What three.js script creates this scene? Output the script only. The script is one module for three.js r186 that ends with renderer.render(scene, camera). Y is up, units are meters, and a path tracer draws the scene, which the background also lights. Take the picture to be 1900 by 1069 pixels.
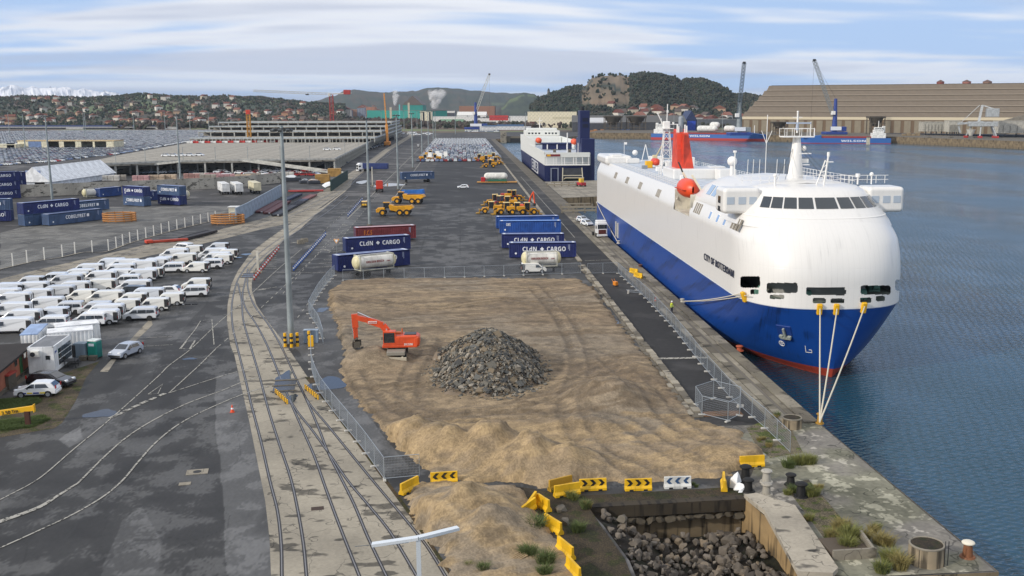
import * as THREE from 'three';
import { mergeGeometries } from 'three/addons/utils/BufferGeometryUtils.js';
import { RoundedBoxGeometry } from 'three/addons/geometries/RoundedBoxGeometry.js';
import { TextGeometry } from 'three/addons/geometries/TextGeometry.js';
import { MarchingCubes } from 'three/addons/objects/MarchingCubes.js';
import { FontLoader } from 'three/addons/loaders/FontLoader.js';

// ---------------------------------------------------------------- camera, sky, sun, exposure
const F = 1900, CX = 1050, CY = 534.5, EYE = 31.5;                 // lens in photo pixels, eye height above the quay
const scene = new THREE.Scene();
const camera = new THREE.PerspectiveCamera(2 * Math.atan(CY / F) * 180 / Math.PI, 2100 / 1069, 1, 60000);
camera.setViewOffset(2100, 1069, 0, 0, 1900, 1069);                // the photo is a crop: its axis lies right of the middle
const PITCH = Math.atan((CY - 201) / F), YAW = Math.atan(((CX - 854) / F) / Math.hypot(1, (CY - 201) / F));
camera.rotation.order = 'YXZ';
camera.rotation.set(-PITCH, -YAW, 0);
camera.position.set(0, EYE, 0);
const renderer = new THREE.WebGLRenderer({ antialias: true });
renderer.toneMapping = THREE.LinearToneMapping;
renderer.toneMappingExposure = 0.92;
renderer.shadowMap.enabled = true;
const SUN = new THREE.Vector3(-0.8, 0.44, 0.42).normalize();
const sun = new THREE.DirectionalLight(0xfff6ea, 2.9);
sun.position.copy(SUN).multiplyScalar(400).add(new THREE.Vector3(0, 0, -150));
sun.target.position.set(0, 0, -150);
sun.castShadow = true; sun.shadow.radius = 5; sun.shadow.mapSize.set(4096, 4096);
Object.assign(sun.shadow.camera, { left: -200, right: 200, top: 200, bottom: -200, near: 1, far: 1000 });
scene.add(sun, sun.target);

// ---------------------------------------------------------------- noise
function rng(s) { return () => { s |= 0; s = s + 0x6D2B79F5 | 0; let t = Math.imul(s ^ s >>> 15, 1 | s); t = t + Math.imul(t ^ t >>> 7, 61 | t) ^ t; return ((t ^ t >>> 14) >>> 0) / 4294967296; }; }
const RND = rng(7), rr = (a, b) => a + (b - a) * RND();
const hsh = (x, y) => { let h = Math.imul(x, 374761393) + Math.imul(y, 668265263) | 0; h = Math.imul(h ^ h >>> 13, 1274126177); return ((h ^ h >>> 16) >>> 0) / 4294967296; };
const md = (a, n) => ((a % n) + n) % n, sm = (a, b, x) => { x = Math.min(1, Math.max(0, (x - a) / (b - a))); return x * x * (3 - 2 * x); }, mix = (a, b, t) => a + (b - a) * t;
const NT = new Float32Array(65536); { const q = rng(99); for (let i = 0; i < 65536; i++) NT[i] = q(); }
function vn(x, y, per = 0) {                                          // value noise, tiling with period per
  const gx = Math.floor(x), gy = Math.floor(y), fx = x - gx, fy = y - gy, u = fx * fx * (3 - 2 * fx), v = fy * fy * (3 - 2 * fy); let ix = gx | 0, iy = gy | 0, jx, jy;
  if (per > 0) { ix %= per; if (ix < 0) ix += per; iy %= per; if (iy < 0) iy += per; jx = ix + 1; if (jx >= per) jx = 0; jy = iy + 1; if (jy >= per) jy = 0; } else { jx = ix + 1; jy = iy + 1; }
  ix &= 255; jx &= 255; iy = (iy & 255) << 8; jy = (jy & 255) << 8;
  const a = NT[iy | ix], b = NT[iy | jx], c = NT[jy | ix], d = NT[jy | jx];
  return a + (b - a) * u + (c - a) * v + (a - b - c + d) * u * v;
}
function fbm(x, y, o = 4, per = 0) { let s = 0, a = 0.5, n = 0; for (let i = 0; i < o; i++) { s += a * vn(x, y, per); n += a; a *= 0.5; x *= 2; y *= 2; per *= 2; if (!per) x += 17.3; } return s / n; }

// the sky: high streaked winter cloud over pale blue, the same all the way round
{
  const W = 4096, H = 2048, data = new Float32Array(W * H * 4);
  const put = (i, c) => { data[i] = c[0]; data[i + 1] = c[1]; data[i + 2] = c[2]; data[i + 3] = 1; };
  const col = (dx, dy, dz) => {
    const y = Math.max(dy, 0.0), k = 1 / (y + 0.028), u = dx * k, v = dz * k;
    const t = sm(0, 0.45, y), haze = Math.exp(-y * 16), wob = fbm(u * 0.16 + 3, v * 0.1, 2) * 2.6;
    let r = mix(0.52, 0.22, t), g = mix(0.72, 0.4, t), b = mix(1.04, 0.8, t);
    const n1 = fbm(u * 0.2 + 9.2, v * 0.42 + wob * 0.7 + 4.1, 5), n2 = fbm(u * 0.1 + 41, v * 0.27 + wob * 0.5 + 15.6, 5), n3 = fbm(u * 0.7 + 5, v * 2.1 + wob + 2, 3);
    const white = sm(0.36, 0.58, n1 + (n3 - 0.5) * 0.3), dark = sm(0.47, 0.66, n2 + (n3 - 0.5) * 0.26) * (1 - haze * 0.45);
    const aw = white * 0.9 * (1 - haze * 0.45);
    r = mix(r, 1.06, aw); g = mix(g, 1.06, aw); b = mix(b, 1.08, aw);
    const ad = dark * 0.78;
    r = mix(r, 0.54, ad); g = mix(g, 0.61, ad); b = mix(b, 0.78, ad);
    const s = Math.max(0, dx * SUN.x + dy * SUN.y + dz * SUN.z), glow = 0.5 * Math.pow(s, 10);
    return [r * (1 + glow), g * (1 + glow * 0.9), b * (1 + glow * 0.7)];
  };
  for (let row = H / 2; row < H; row++) {
    const el = ((row + 0.5) / H - 0.5) * Math.PI, st = el < 0.22 ? 1 : 8, cy = Math.sin(el), ce = Math.cos(el);
    if (st > 1 && row % 4 && row > H / 2 + 4) { data.copyWithin(row * W * 4, (row - 1) * W * 4, row * W * 4); continue; }
    let prev = null;
    for (let c = 0; c <= W; c += st) {
      const az = ((c + 0.5) / W - 0.5) * 2 * Math.PI, now = col(Math.cos(az) * ce, cy, Math.sin(az) * ce);
      if (st === 1) { if (c < W) put((row * W + c) * 4, now); }
      else { if (prev) for (let q = 0; q < st; q++) put((row * W + c - st + q) * 4, [0, 1, 2].map((i) => mix(prev[i], now[i], q / st))); prev = now; }
    }
  }
  for (let i = 0; i < W * H / 2; i++) put(i * 4, [0.3, 0.33, 0.38]);
  const t = new THREE.DataTexture(data, W, H, THREE.RGBAFormat, THREE.FloatType);
  t.mapping = THREE.EquirectangularReflectionMapping; t.magFilter = THREE.LinearFilter; t.needsUpdate = true;
  scene.background = t; scene.environment = t;
}

// ---------------------------------------------------------------- photo pixel -> place
const CAMQ = new THREE.Quaternion().setFromEuler(camera.rotation), CAMI = CAMQ.clone().invert();
const V = (x, y, z) => new THREE.Vector3(x, y, z);
const ray = (x, y) => V((x - CX) / F, -(y - CY) / F, -1).applyQuaternion(CAMQ);
const P = (x, y, Y = 0) => { const d = ray(x, y); return d.multiplyScalar((Y - EYE) / d.y).add(camera.position); };       // on a level plane
const PX = (x, y, X) => { const d = ray(x, y); return d.multiplyScalar(X / d.x).add(camera.position); };                  // on a plane along the quay
const PZ = (x, y, Z) => { const d = ray(x, y); return d.multiplyScalar(Z / d.z).add(camera.position); };                  // on a plane across it
const pix = (v) => { const q = v.clone().sub(camera.position).applyQuaternion(CAMI); return [CX - F * q.x / q.z, CY + F * q.y / q.z]; };
const top = (g, px, py) => PZ(px, py, g.z).y;                                                                            // height of a pixel above a ground point

// ---------------------------------------------------------------- textures and materials
function tex(n, fn, size, opt = {}) {
  const d = new Uint8Array(n * n * 4);
  for (let j = 0; j < n; j++) for (let i = 0; i < n; i++) { const c = fn(i / n, j / n), k = (j * n + i) * 4, a = c.length ? c : [c, c, c]; for (let q = 0; q < 3; q++) d[k + q] = Math.max(0, Math.min(255, a[q] * 255)); d[k + 3] = 255; }
  const t = new THREE.DataTexture(d, n, n); t.wrapS = t.wrapT = THREE.RepeatWrapping; t.magFilter = THREE.LinearFilter; t.minFilter = THREE.LinearMipmapLinearFilter; t.generateMipmaps = true;
  if (!opt.data) t.colorSpace = THREE.SRGBColorSpace;
  if (typeof size === 'number') size = [size, size];
  t.repeat.set(1 / size[0], 1 / size[1]); t.needsUpdate = true; return t;
}
const MC = {};
function mat(c, rough = 0.7, metal = 0, ex = {}) {
  const key = Object.keys(ex).length ? null : [c, rough, metal].join();
  if (key && MC[key]) return MC[key];
  const m = new THREE.MeshPhysicalMaterial({ roughness: rough, metalness: metal, ...ex });
  if (Array.isArray(c)) m.color.setRGB(...c); else m.color.set(c);
  if (key) MC[key] = m; return m;
}
const specks = (amp, o = 3, f = 24) => (u, v) => 1 - amp + amp * 2 * (fbm(u * f, v * f, o, f) - 0.25);
const grime = tex(512, (u, v) => { const a = fbm(u * 6, v * 6, 5, 6), b = fbm(u * 40, v * 3, 3, 1 * 40); return 0.9 + 0.1 * sm(0.3, 0.65, a) - 0.08 * sm(0.62, 0.8, b); }, 6);
const streak = tex(512, (u, v) => { const a = fbm(u * 48, v * 2, 3, 48), b = fbm(u * 5, v * 5, 4, 5), line = (u * 16 % 1) < 0.035 ? 0.03 : 0; return 0.985 - 0.06 * sm(0.58, 0.85, a) * sm(0.35, 0.7, b) - line; }, [12, 9]);
const plain = (c, r = 0.6, m = 0) => mat(c, r, m, { map: grime });                                                         // painted metal or plaster with a little dirt

// ---------------------------------------------------------------- geometry helpers
const bx = (w, h, d, x = 0, y = 0, z = 0, ry = 0) => { const g = new THREE.BoxGeometry(w, h, d); g.translate(0, h / 2, 0); if (ry) g.rotateY(ry); return g.translate(x, y, z); };
const rb = (w, h, d, x = 0, y = 0, z = 0, r = 0.05, s = 2) => new RoundedBoxGeometry(w, h, d, s, Math.min(r, w / 2.1, h / 2.1, d / 2.1)).translate(x, y + h / 2, z);
const cy = (r1, r2, h, x = 0, y = 0, z = 0, n = 12) => new THREE.CylinderGeometry(r1, r2, h, n).translate(x, y + h / 2, z);
const wheelG = (r, w, x, y, z, n = 16) => new THREE.CylinderGeometry(r, r, w, n).rotateZ(Math.PI / 2).translate(x, y, z);
function rod(a, b, r = 0.05, n = 5, r2 = r) {
  const A = a.isVector3 ? a : V(...a), B = b.isVector3 ? b : V(...b), d = B.clone().sub(A), g = new THREE.CylinderGeometry(r2, r, d.length(), n);
  g.translate(0, d.length() / 2, 0).applyQuaternion(new THREE.Quaternion().setFromUnitVectors(V(0, 1, 0), d.normalize())); return g.translate(A.x, A.y, A.z);
}
function bar(a, b, w, h) { const A = V(...a), B = V(...b), L = A.distanceTo(B), g = new THREE.BoxGeometry(w, h, L); const m = new THREE.Matrix4().lookAt(A, B, V(0, 1, 0.001)); g.applyMatrix4(m); return g.translate((A.x + B.x) / 2, (A.y + B.y) / 2, (A.z + B.z) / 2); }
const path = (pts, r, n = 5) => pts.slice(1).map((p, i) => rod(pts[i], p, r, n));
function poly(pts, depth, bev = 0) {                                                                                      // outline [z, y] across x, centred
  const s = new THREE.Shape(pts.map((p) => new THREE.Vector2(p[0], p[1]))), g = new THREE.ExtrudeGeometry(s, { depth: depth - 2 * bev, bevelEnabled: bev > 0, bevelSize: bev, bevelThickness: bev, bevelOffset: -bev, bevelSegments: 2, curveSegments: 8 });
  return g.translate(0, 0, -(depth - 2 * bev) / 2).rotateY(-Math.PI / 2);
}
function M(list) {
  const gs = list.flat(3).map((g) => { const q = g.index ? g.toNonIndexed() : g; for (const k of Object.keys(q.attributes)) if (!['position', 'normal', 'uv'].includes(k)) q.deleteAttribute(k); if (!q.attributes.normal) q.computeVertexNormals(); if (!q.attributes.uv) q.setAttribute('uv', new THREE.BufferAttribute(new Float32Array(q.attributes.position.count * 2), 2)); q.morphAttributes = {}; return q; });
  return gs.length === 1 ? gs[0] : mergeGeometries(gs);
}
function metre(g) {                                                                                                       // uv in metres, by the way a face points
  const p = g.attributes.position, n = g.attributes.normal, uv = new Float32Array(p.count * 2);
  for (let i = 0; i < p.count; i++) { const x = Math.abs(n.getX(i)), y = Math.abs(n.getY(i)), z = Math.abs(n.getZ(i)); const a = y > x && y > z ? [p.getX(i), p.getZ(i)] : x > z ? [p.getZ(i), p.getY(i)] : [p.getX(i), p.getY(i)]; uv[2 * i] = a[0]; uv[2 * i + 1] = a[1]; }
  g.setAttribute('uv', new THREE.BufferAttribute(uv, 2)); return g;
}
const TAKEN = {};
const numbered = (n) => { const k = TAKEN[n] = (TAKEN[n] ?? -1) + 1; return k ? n + '_' + String(k).padStart(3, '0') : n; };
function obj(name, geos, m, parent) {
  let g = Array.isArray(geos) ? M(geos) : geos; if (!g.userData.keep && m.map) { if (g.index) g = g.toNonIndexed(); metre(g); }
  const o = new THREE.Mesh(g, m); o.name = parent ? name : numbered(name); (parent || scene).add(o); return o;
}
function tag(o, label, category, group, kind) { Object.assign(o.userData, { label, category }); if (group) o.userData.group = group; if (kind) o.userData.kind = kind; return o; }
function thing(name, label, category, pos = [0, 0, 0], turn = 0, group) {
  const o = new THREE.Group(); o.name = numbered(name); if (pos.isVector3) o.position.copy(pos); else o.position.set(...pos); o.rotation.y = turn; scene.add(o); return tag(o, label, category, group);
}
function dup(root, pos, turn = 0, label, group) {
  const r = root.clone(); r.name = numbered(root.name.replace(/_\d+$/, '')); r.userData = { ...root.userData }; scene.add(r); if (pos.isVector3) r.position.copy(pos); else r.position.set(...pos); r.rotation.y = turn;
  if (label) r.userData.label = label; if (group) r.userData.group = group; return r;
}
function struct(name, geos, m) { const o = obj(name, geos, m); o.userData.kind = 'structure'; return o; }
const dirTo = (a, b) => Math.atan2(b.x - a.x, b.z - a.z);                                                                  // turn that points local +z from a to b
const FONT = await new FontLoader().loadAsync('fonts/droid/droid_sans_bold.typeface.json');
function text(s, size, w, depth = 0.02) { const g = new TextGeometry(s, { font: FONT, size, depth, curveSegments: 3 }); g.computeBoundingBox(); const b = g.boundingBox; g.translate(-(b.max.x + b.min.x) / 2, 0, 0); if (w) g.scale(w / (b.max.x - b.min.x), 1, 1); return g; }
// ---------------------------------------------------------------- ground, water, quays
const flat = (pts, y, holes = []) => {                                                                                    // level sheet through ground points
  const s = new THREE.Shape(pts.map((p) => new THREE.Vector2(p.x, -p.z))); for (const h of holes) s.holes.push(new THREE.Path(h.map((p) => new THREE.Vector2(p.x, -p.z))));
  return new THREE.ShapeGeometry(s).rotateX(-Math.PI / 2).translate(0, y, 0);
};
const pp = (a, Y = 0) => a.map(([x, y]) => P(x, y, Y));
const W2 = (x, z) => V(x, 0, z);
function smooth(pts, n = 6) { return new THREE.CatmullRomCurve3(pts, false, 'catmullrom', 0.5).getPoints((pts.length - 1) * n); }
function strip(pts, w, y, w2 = w) {                                                                                       // ribbon along ground points
  const pos = [], N = pts.length;
  const side = pts.map((p, i) => { const a = pts[Math.max(0, i - 1)], b = pts[Math.min(N - 1, i + 1)], d = V(b.x - a.x, 0, b.z - a.z).normalize(), h = mix(w, w2, i / (N - 1)) / 2; return [V(p.x - d.z * h, y, p.z + d.x * h), V(p.x + d.z * h, y, p.z - d.x * h)]; });
  for (let i = 0; i < N - 1; i++) { const [a, b] = side[i], [c, d] = side[i + 1]; for (const v of [a, b, c, b, d, c]) pos.push(v.x, v.y, v.z); }
  const g = new THREE.BufferGeometry(); g.setAttribute('position', new THREE.Float32BufferAttribute(pos, 3)); g.computeVertexNormals();
  if (g.attributes.normal.getY(0) < 0) { for (let i = 0; i < pos.length; i += 9) for (let q = 0; q < 3; q++) { const t = pos[i + q]; pos[i + q] = pos[i + 3 + q]; pos[i + 3 + q] = t; } g.setAttribute('position', new THREE.Float32BufferAttribute(pos, 3)); g.computeVertexNormals(); }
  return g;
}
function dashes(pts, len, gap, w, y) { const out = [], c = new THREE.CatmullRomCurve3(pts, false, 'catmullrom', 0.1), L = c.getLength(); for (let s = 0; s + len < L; s += len + gap) out.push(strip([c.getPointAt(s / L), c.getPointAt((s + len) / L)], w, y)); return out; }
const inside = (x, z, p) => { let c = false; for (let i = 0, j = p.length - 1; i < p.length; j = i++) if ((p[i].z > z) !== (p[j].z > z) && x < (p[j].x - p[i].x) * (z - p[i].z) / (p[j].z - p[i].z) + p[i].x) c = !c; return c; };
const sdist = (x, z, p) => { let m = 1e9; for (let i = 0, j = p.length - 1; i < p.length; j = i++) { const ax = p[j].x, az = p[j].z, bx_ = p[i].x - ax, bz = p[i].z - az, t = Math.min(1, Math.max(0, ((x - ax) * bx_ + (z - az) * bz) / (bx_ * bx_ + bz * bz))); m = Math.min(m, Math.hypot(x - ax - bx_ * t, z - az - bz * t)); } return inside(x, z, p) ? m : -m; };

const QX = 35.7, SEA = -3.5, END = -1075;
const pitEdge = pp([[1205, 1130], [1168, 1040], [1120, 975], [1085, 938], [1378, 922], [1420, 958], [1550, 1069]]);
const farQuay = pp([[1090, 256.5], [1215, 258], [1420, 262], [1660, 266], [1900, 277], [2400, 300]], SEA);
const land = [W2(-40000, 40), W2(pitEdge[0].x, 40), ...pitEdge, W2(26.2, -62.8), W2(36.4, -62.8), W2(QX, -97), W2(QX, END), W2(92, END - 6), ...farQuay, W2(3000, farQuay.at(-1).z + 500), W2(40000, -300), W2(40000, -50000), W2(-40000, -50000)];
const asphaltTile = tex(1024, (u, v) => { const a = fbm(u * 5, v * 5, 6, 5), b = fbm(u * 160, v * 160, 2, 160), c = fbm(u * 11 + 0.3, v * 11, 4, 11), k = 0.21 + 0.16 * (a - 0.4) + 0.1 * (b - 0.5) + 0.12 * sm(0.56, 0.66, c); return [k * 1.02, k, k * 0.98]; }, 70);
struct('ground', flat(land, -0.03), mat('#ffffff', 0.85, 0, { map: asphaltTile }));
{
  const rip = tex(1024, (u, v) => { let h = 0; for (const [a, b, k, s] of [[14, 31, 0.3, 1], [-19, 37, 0.22, 3], [9, 47, 0.2, 5], [31, 53, 0.12, 2], [-41, 71, 0.08, 4]]) h += k * Math.sin(2 * Math.PI * (a * u + b * v) + 5 * fbm(u * 6 + s, v * 6, 3, 6)); return 0.5 + 0.4 * h * (0.4 + 1.1 * fbm(u * 4, v * 4, 3, 4)); }, 36, { data: true }), gust = tex(256, (u, v) => 0.25 + 0.75 * sm(0.3, 0.7, fbm(u * 5, v * 9, 4, 5) * 0.5 + fbm(u * 9, v * 3, 3, 3) * 0.5), [260, 420], { data: true });
  const wm = mat([0.014, 0.056, 0.086], 0.24, 0, { bumpMap: rip, bumpScale: 0.16, roughnessMap: gust, ior: 1.33 });
  const g = metre(flat([W2(-60, 60), W2(3000, 60), W2(3000, -1600), W2(-60, -1600)], SEA).toNonIndexed()); const o = new THREE.Mesh(g, wm); o.name = 'water'; o.userData.kind = 'structure'; scene.add(o);
}
const concTex = tex(1024, (u, v) => { const a = fbm(u * 4, v * 4, 6, 4), b = fbm(u * 90, v * 90, 2, 90), c = fbm(u * 9, v * 14, 4, 9 * 1), d = Math.abs(fbm(u * 7 + 2, v * 7, 4, 7) - 0.5); const k = 0.7 + 0.22 * (a - 0.45) + 0.08 * (b - 0.5) - 0.3 * sm(0.6, 0.72, c) - (d < 0.008 ? 0.2 : 0); return [k, k * 0.975, k * 0.925]; }, 17);
const CONC = mat('#c6c1b6', 0.85, 0, { map: concTex }), CONCD = mat('#8f8a80', 0.9, 0, { map: concTex }), CONCW = mat('#d3cec2', 0.85, 0, { map: concTex });
function wall(name, label, pts, y0, y1, m, cat = 'wall') {
  const pos = []; pts.slice(1).forEach((b, i) => { const a = pts[i]; for (const [p, y] of [[a, y0], [b, y0], [a, y1], [b, y0], [b, y1], [a, y1]]) pos.push(p.x, y, p.z); });
  const g = new THREE.BufferGeometry(); g.setAttribute('position', new THREE.Float32BufferAttribute(pos, 3)); g.computeVertexNormals(); return tag(obj(name, [g], m), label, cat);
}
const stain = tex(512, (u, v) => { const a = fbm(u * 40, v * 2, 3, 40), b = fbm(u * 6, v * 6, 4, 6), k = 0.74 + 0.25 * (b - 0.5) - 0.32 * sm(0.5, 0.75, a); return [k, k * 0.94, k * 0.84]; }, [14, 7]);
const WALLM = mat('#a89e8c', 0.9, 0, { map: stain });
wall('quay_wall', 'stained concrete quay wall dropping from the pier into the harbour', [W2(26.2, -62.8), W2(36.4, -62.8), W2(QX, -97), W2(QX, END), W2(92, END - 6), farQuay[0]], -12, 0.004, WALLM);
wall('quay_wall', 'far stained quay wall below the brown warehouse', farQuay.map((p) => V(p.x, 0, p.z)), -8, 3.2, WALLM);
struct('far_quay_deck', flat([...farQuay.map((p) => W2(p.x, p.z)), ...farQuay.slice().reverse().map((p) => W2(p.x + 40, p.z - 160))], 3.2), CONCD);

// the yard: one sheet of worn, patched asphalt
{
  const X0 = -118, X1 = 24, Z0 = -345, Z1 = -48, N = 2048, NZ = 1024, d = new Uint8Array(N * NZ * 4);
  const patch = [
    [[[0, 470], [240, 395], [480, 350], [520, 310], [300, 300], [0, 330]], 0.135, 1.06], [[[0, 500], [480, 380], [520, 355], [430, 330], [0, 350]], 0.15, 1.06],      // fenced yard
    [[[395, 700], [440, 690], [500, 870], [508, 1075], [420, 1075], [405, 860]], 0.14, 1.0],                                                                            // pale strip by the rails
    [[[255, 940], [290, 890], [325, 862], [400, 858], [412, 990], [300, 1008]], 0.05, 1.0], [[[300, 640], [395, 600], [420, 640], [398, 690], [395, 760], [250, 880], [180, 1000], [120, 1000], [210, 860], [290, 770]], 0.043, 1.0],
    [[[170, 770], [270, 650], [300, 660], [215, 800], [140, 850]], 0.075, 1.0], [[[225, 965], [262, 940], [300, 1008], [290, 1069], [180, 1069]], 0.1, 1.0], [[[110, 815], [150, 790], [160, 815], [130, 830]], 0.15, 1],
    [[[560, 470], [600, 440], [618, 470], [560, 585], [525, 570], [500, 535]], 0.035, 0.98], [[[575, 560], [605, 520], [640, 505], [660, 515], [610, 545], [620, 590], [635, 650], [630, 700], [690, 780], [760, 870], [700, 880], [580, 690], [540, 640]], 0.13, 1],
    [[[600, 505], [640, 470], [760, 470], [1080, 480], [1090, 520], [620, 525]], 0.055, 1], [[[570, 460], [640, 395], [700, 360], [660, 410], [610, 470]], 0.1, 1], [[[480, 575], [540, 560], [600, 600], [540, 650]], 0.1, 1],
    [[[235, 640], [330, 630], [380, 560], [360, 520], [250, 590]], 0.085, 1], [[[940, 300], [1000, 380], [960, 380], [915, 310]], 0.085, 1],
  ].map(([p, k, w]) => [pp(p), k, w]).map(([p, k, w]) => { const b = new THREE.Box3().setFromPoints(p); return [p, k, w, b]; });
  const LUT = new Uint8Array(2048); for (let i = 0; i < 2048; i++) { const v = i / 4096; LUT[i] = 255 * (v <= 0.0031308 ? v * 12.92 : 1.055 * Math.pow(v, 1 / 2.4) - 0.055); }
  const cw = N / 8 + 2, coarse = (fn) => { const o = new Float32Array(cw * cw); for (let j = 0; j < cw; j++) for (let i = 0; i < cw; i++) o[j * cw + i] = fn(mix(X0, X1, i * 8 / N), mix(Z1, Z0, j * 8 / NZ)); return (i, j) => { const x = i / 8, y = j / 8, a = x | 0, b = y | 0, fx = x - a, fy = y - b, k = b * cw + a; return (o[k] * (1 - fx) + o[k + 1] * fx) * (1 - fy) + (o[k + cw] * (1 - fx) + o[k + cw + 1] * fx) * fy; }; };
  const fa = coarse((x, z) => fbm(x * 0.06, z * 0.06, 4)), foil = coarse((x, z) => sm(0.63, 0.72, fbm(x * 0.3 + 60, z * 0.17 + 9, 3))), fs = coarse((x, z) => 0.02 * sm(0.5, 0.7, fbm(x * 0.12, z * 0.8, 3))), fc = coarse((x, z) => fbm(x * 0.11 + 30, z * 0.11, 3));
  for (let j = 0; j < NZ; j++) for (let i = 0; i < N; i++) {
    const x = mix(X0, X1, (i + 0.5) / N), z = mix(Z1, Z0, (j + 0.5) / NZ);
    const a = fa(i, j), e = fbm(x * 0.4 + 7, z * 0.4, 4), f = vn(x * 6.3, z * 4.1), wx = x + (a - 0.5) * 1.2 + (e - 0.5) * 0.6, wz = z + (e - 0.5) * 0.7;
    let k = 0.052, w = 1.01;
    if (x > -13 && z < -200) { k = 0.04 + fs(i, j); for (const l of [-9.3, -0.6, 8.6]) if (Math.abs(x - l) < 0.16) k *= 0.45; }
    for (const p of patch) if (x > p[3].min.x && x < p[3].max.x && z > p[3].min.z && z < p[3].max.z && inside(wx, wz, p[0])) { k = p[1]; w = p[2]; }
    k *= 0.36 + 0.72 * a;
    k += 0.042 * sm(0.53, 0.61, e * 0.7 + f * 0.12 + a * 0.25) + 0.03 * (e - 0.5);                                         // worn pale blotches
    if (Math.abs(fc(i, j) - 0.5) < 0.0025) k *= 0.62;
    k *= 1 - 0.4 * foil(i, j);
    k = Math.min(0.48, Math.max(0.018, k * (0.85 + 0.3 * f)));
    const q = (j * N + i) * 4; d[q] = LUT[k * w * 4096 | 0]; d[q + 1] = LUT[k * (0.5 + w * 0.5) * 4096 | 0]; d[q + 2] = LUT[k * (2 - w) * 0.985 * 4096 | 0]; d[q + 3] = 255;
  }
  const t = new THREE.DataTexture(d, N, NZ); t.colorSpace = THREE.SRGBColorSpace; t.magFilter = THREE.LinearFilter; t.minFilter = THREE.LinearMipmapLinearFilter; t.generateMipmaps = true; t.needsUpdate = true;
  const yard = [W2(X0, Z1), W2(pitEdge[0].x - 1, Z1), ...pitEdge.slice(1, 4).map((p) => W2(p.x - 0.4, p.z - 0.3)), W2(X1, pitEdge[4].z - 1), W2(X1, Z0), W2(X0, Z0)];
  const g = flat(yard, 0).toNonIndexed(), pos = g.attributes.position, uv = new Float32Array(pos.count * 2);
  for (let i = 0; i < pos.count; i++) { uv[2 * i] = (pos.getX(i) - X0) / (X1 - X0); uv[2 * i + 1] = (pos.getZ(i) - Z1) / (Z0 - Z1); }
  g.setAttribute('uv', new THREE.BufferAttribute(uv, 2)); g.userData.keep = 1;
  const o = new THREE.Mesh(g, mat('#ffffff', 0.74, 0, { map: t })); o.name = 'yard_asphalt'; o.userData.kind = 'structure'; scene.add(o);
}
// quayside road, apron and pier
struct('quay_road', flat([W2(24.6, -345), W2(30.9, -345), W2(30.9, -96), W2(24.6, -101)], 0.004), mat('#8f8f90', 0.8, 0, { map: asphaltTile }));
struct('quay_road', flat([W2(25, END), W2(31, END), W2(31, -345), W2(25, -345)], 0.004), mat('#c9c6c0', 0.85, 0, { map: asphaltTile }));
struct('main_strip', flat([W2(-14, -900), W2(24, -900), W2(24, -345), W2(-14, -345)], 0.002), mat('#b9bbbd', 0.8, 0, { map: asphaltTile }));
struct('quay_apron', flat([W2(31, END), W2(QX, END), W2(QX, -300), W2(31, -300)], 0.006), CONCD);
const apron = struct('quay_apron', flat([W2(30.9, -300), W2(QX - 0.02, -300), W2(QX - 0.02, -97), W2(30.9, -97)], 0.002), mat('#6b665d', 0.95));
{
  const ms = [0, 1, 2, 3].map((i) => mat(['#c0bbaf', '#aba698', '#979287', '#cdc8bc'][i], 0.9, 0, { map: concTex })), R = rng(5);
  for (const [x0, x1, h] of [[30.95, 31.95, 0.1], [32.0, 33.0, 0.1], [33.45, 34.1, 0.06], [34.15, 35.72, 0.14]]) for (let z = -299; z < -98; z += 5.05) { const L = 4.98; obj('slab', bx(x1 - x0 - 0.05, h, L, (x0 + x1) / 2, 0.006 + R() * 0.02, z + 2.5, (R() - 0.5) * 0.004), ms[R() * 4 | 0], apron); }
}
{
  const kerb = tag(obj('concrete_kerb', bx(1.1, 0.1, 104, 23.95, 0.004, -152), CONCD), 'long low kerb of broken concrete blocks beside the earthworks', 'kerb'), R = rng(11);
  for (let z = -203; z < -100; z += 1.55) if (R() > 0.07) obj('block', bx(0.75 + R() * 0.1, 0.2 + R() * 0.08, 1.48, 24.15 + (R() - 0.5) * 0.08, 0.06, z, (R() - 0.5) * 0.03), [CONC, CONCW, CONCD][R() * 3 | 0], kerb);
  for (let z = -203; z < -100; z += 2.6) if (R() > 0.25) obj('block', bx(0.6, 0.14, 2.3 - R(), 23.4 + (R() - 0.5) * 0.15, 0.05, z, (R() - 0.5) * 0.05), [CONC, CONCD][R() * 2 | 0], kerb);
  const far = tag(obj('concrete_kerb', bx(0.9, 0.22, 560, 24.3, 0.004, -490), CONC), 'pale kerb line along the far quay road', 'kerb'); void far;
}
const PIERT = tex(1024, (u, v) => { const a = fbm(u * 5, v * 5, 6, 5), b = fbm(u * 70, v * 70, 3, 70), c = fbm(u * 19, v * 19, 4, 19), d = Math.abs(fbm(u * 6 + 2, v * 6, 4, 6) - 0.5); const k = 0.44 + 0.3 * (a - 0.45) + 0.14 * (b - 0.5) + 0.16 * sm(0.56, 0.62, c * 0.75 + b * 0.22) - (d < 0.007 ? 0.14 : 0); const moss = sm(0.5, 0.7, fbm(u * 3 + 0.5, v * 3, 4, 3)) * 0.035; return [k - moss * 0.3, k * 0.965, k * 0.9 - moss]; }, 23);
const PIER = mat('#ffffff', 0.9, 0, { map: PIERT });
struct('pier_deck', flat([W2(26.3, -63), W2(36.2, -63), W2(35.6, -97), W2(25.3, -97), P(1400, 868), P(1378, 921), P(1420, 957), P(1548, 1067)], 0.01), PIER);
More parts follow.
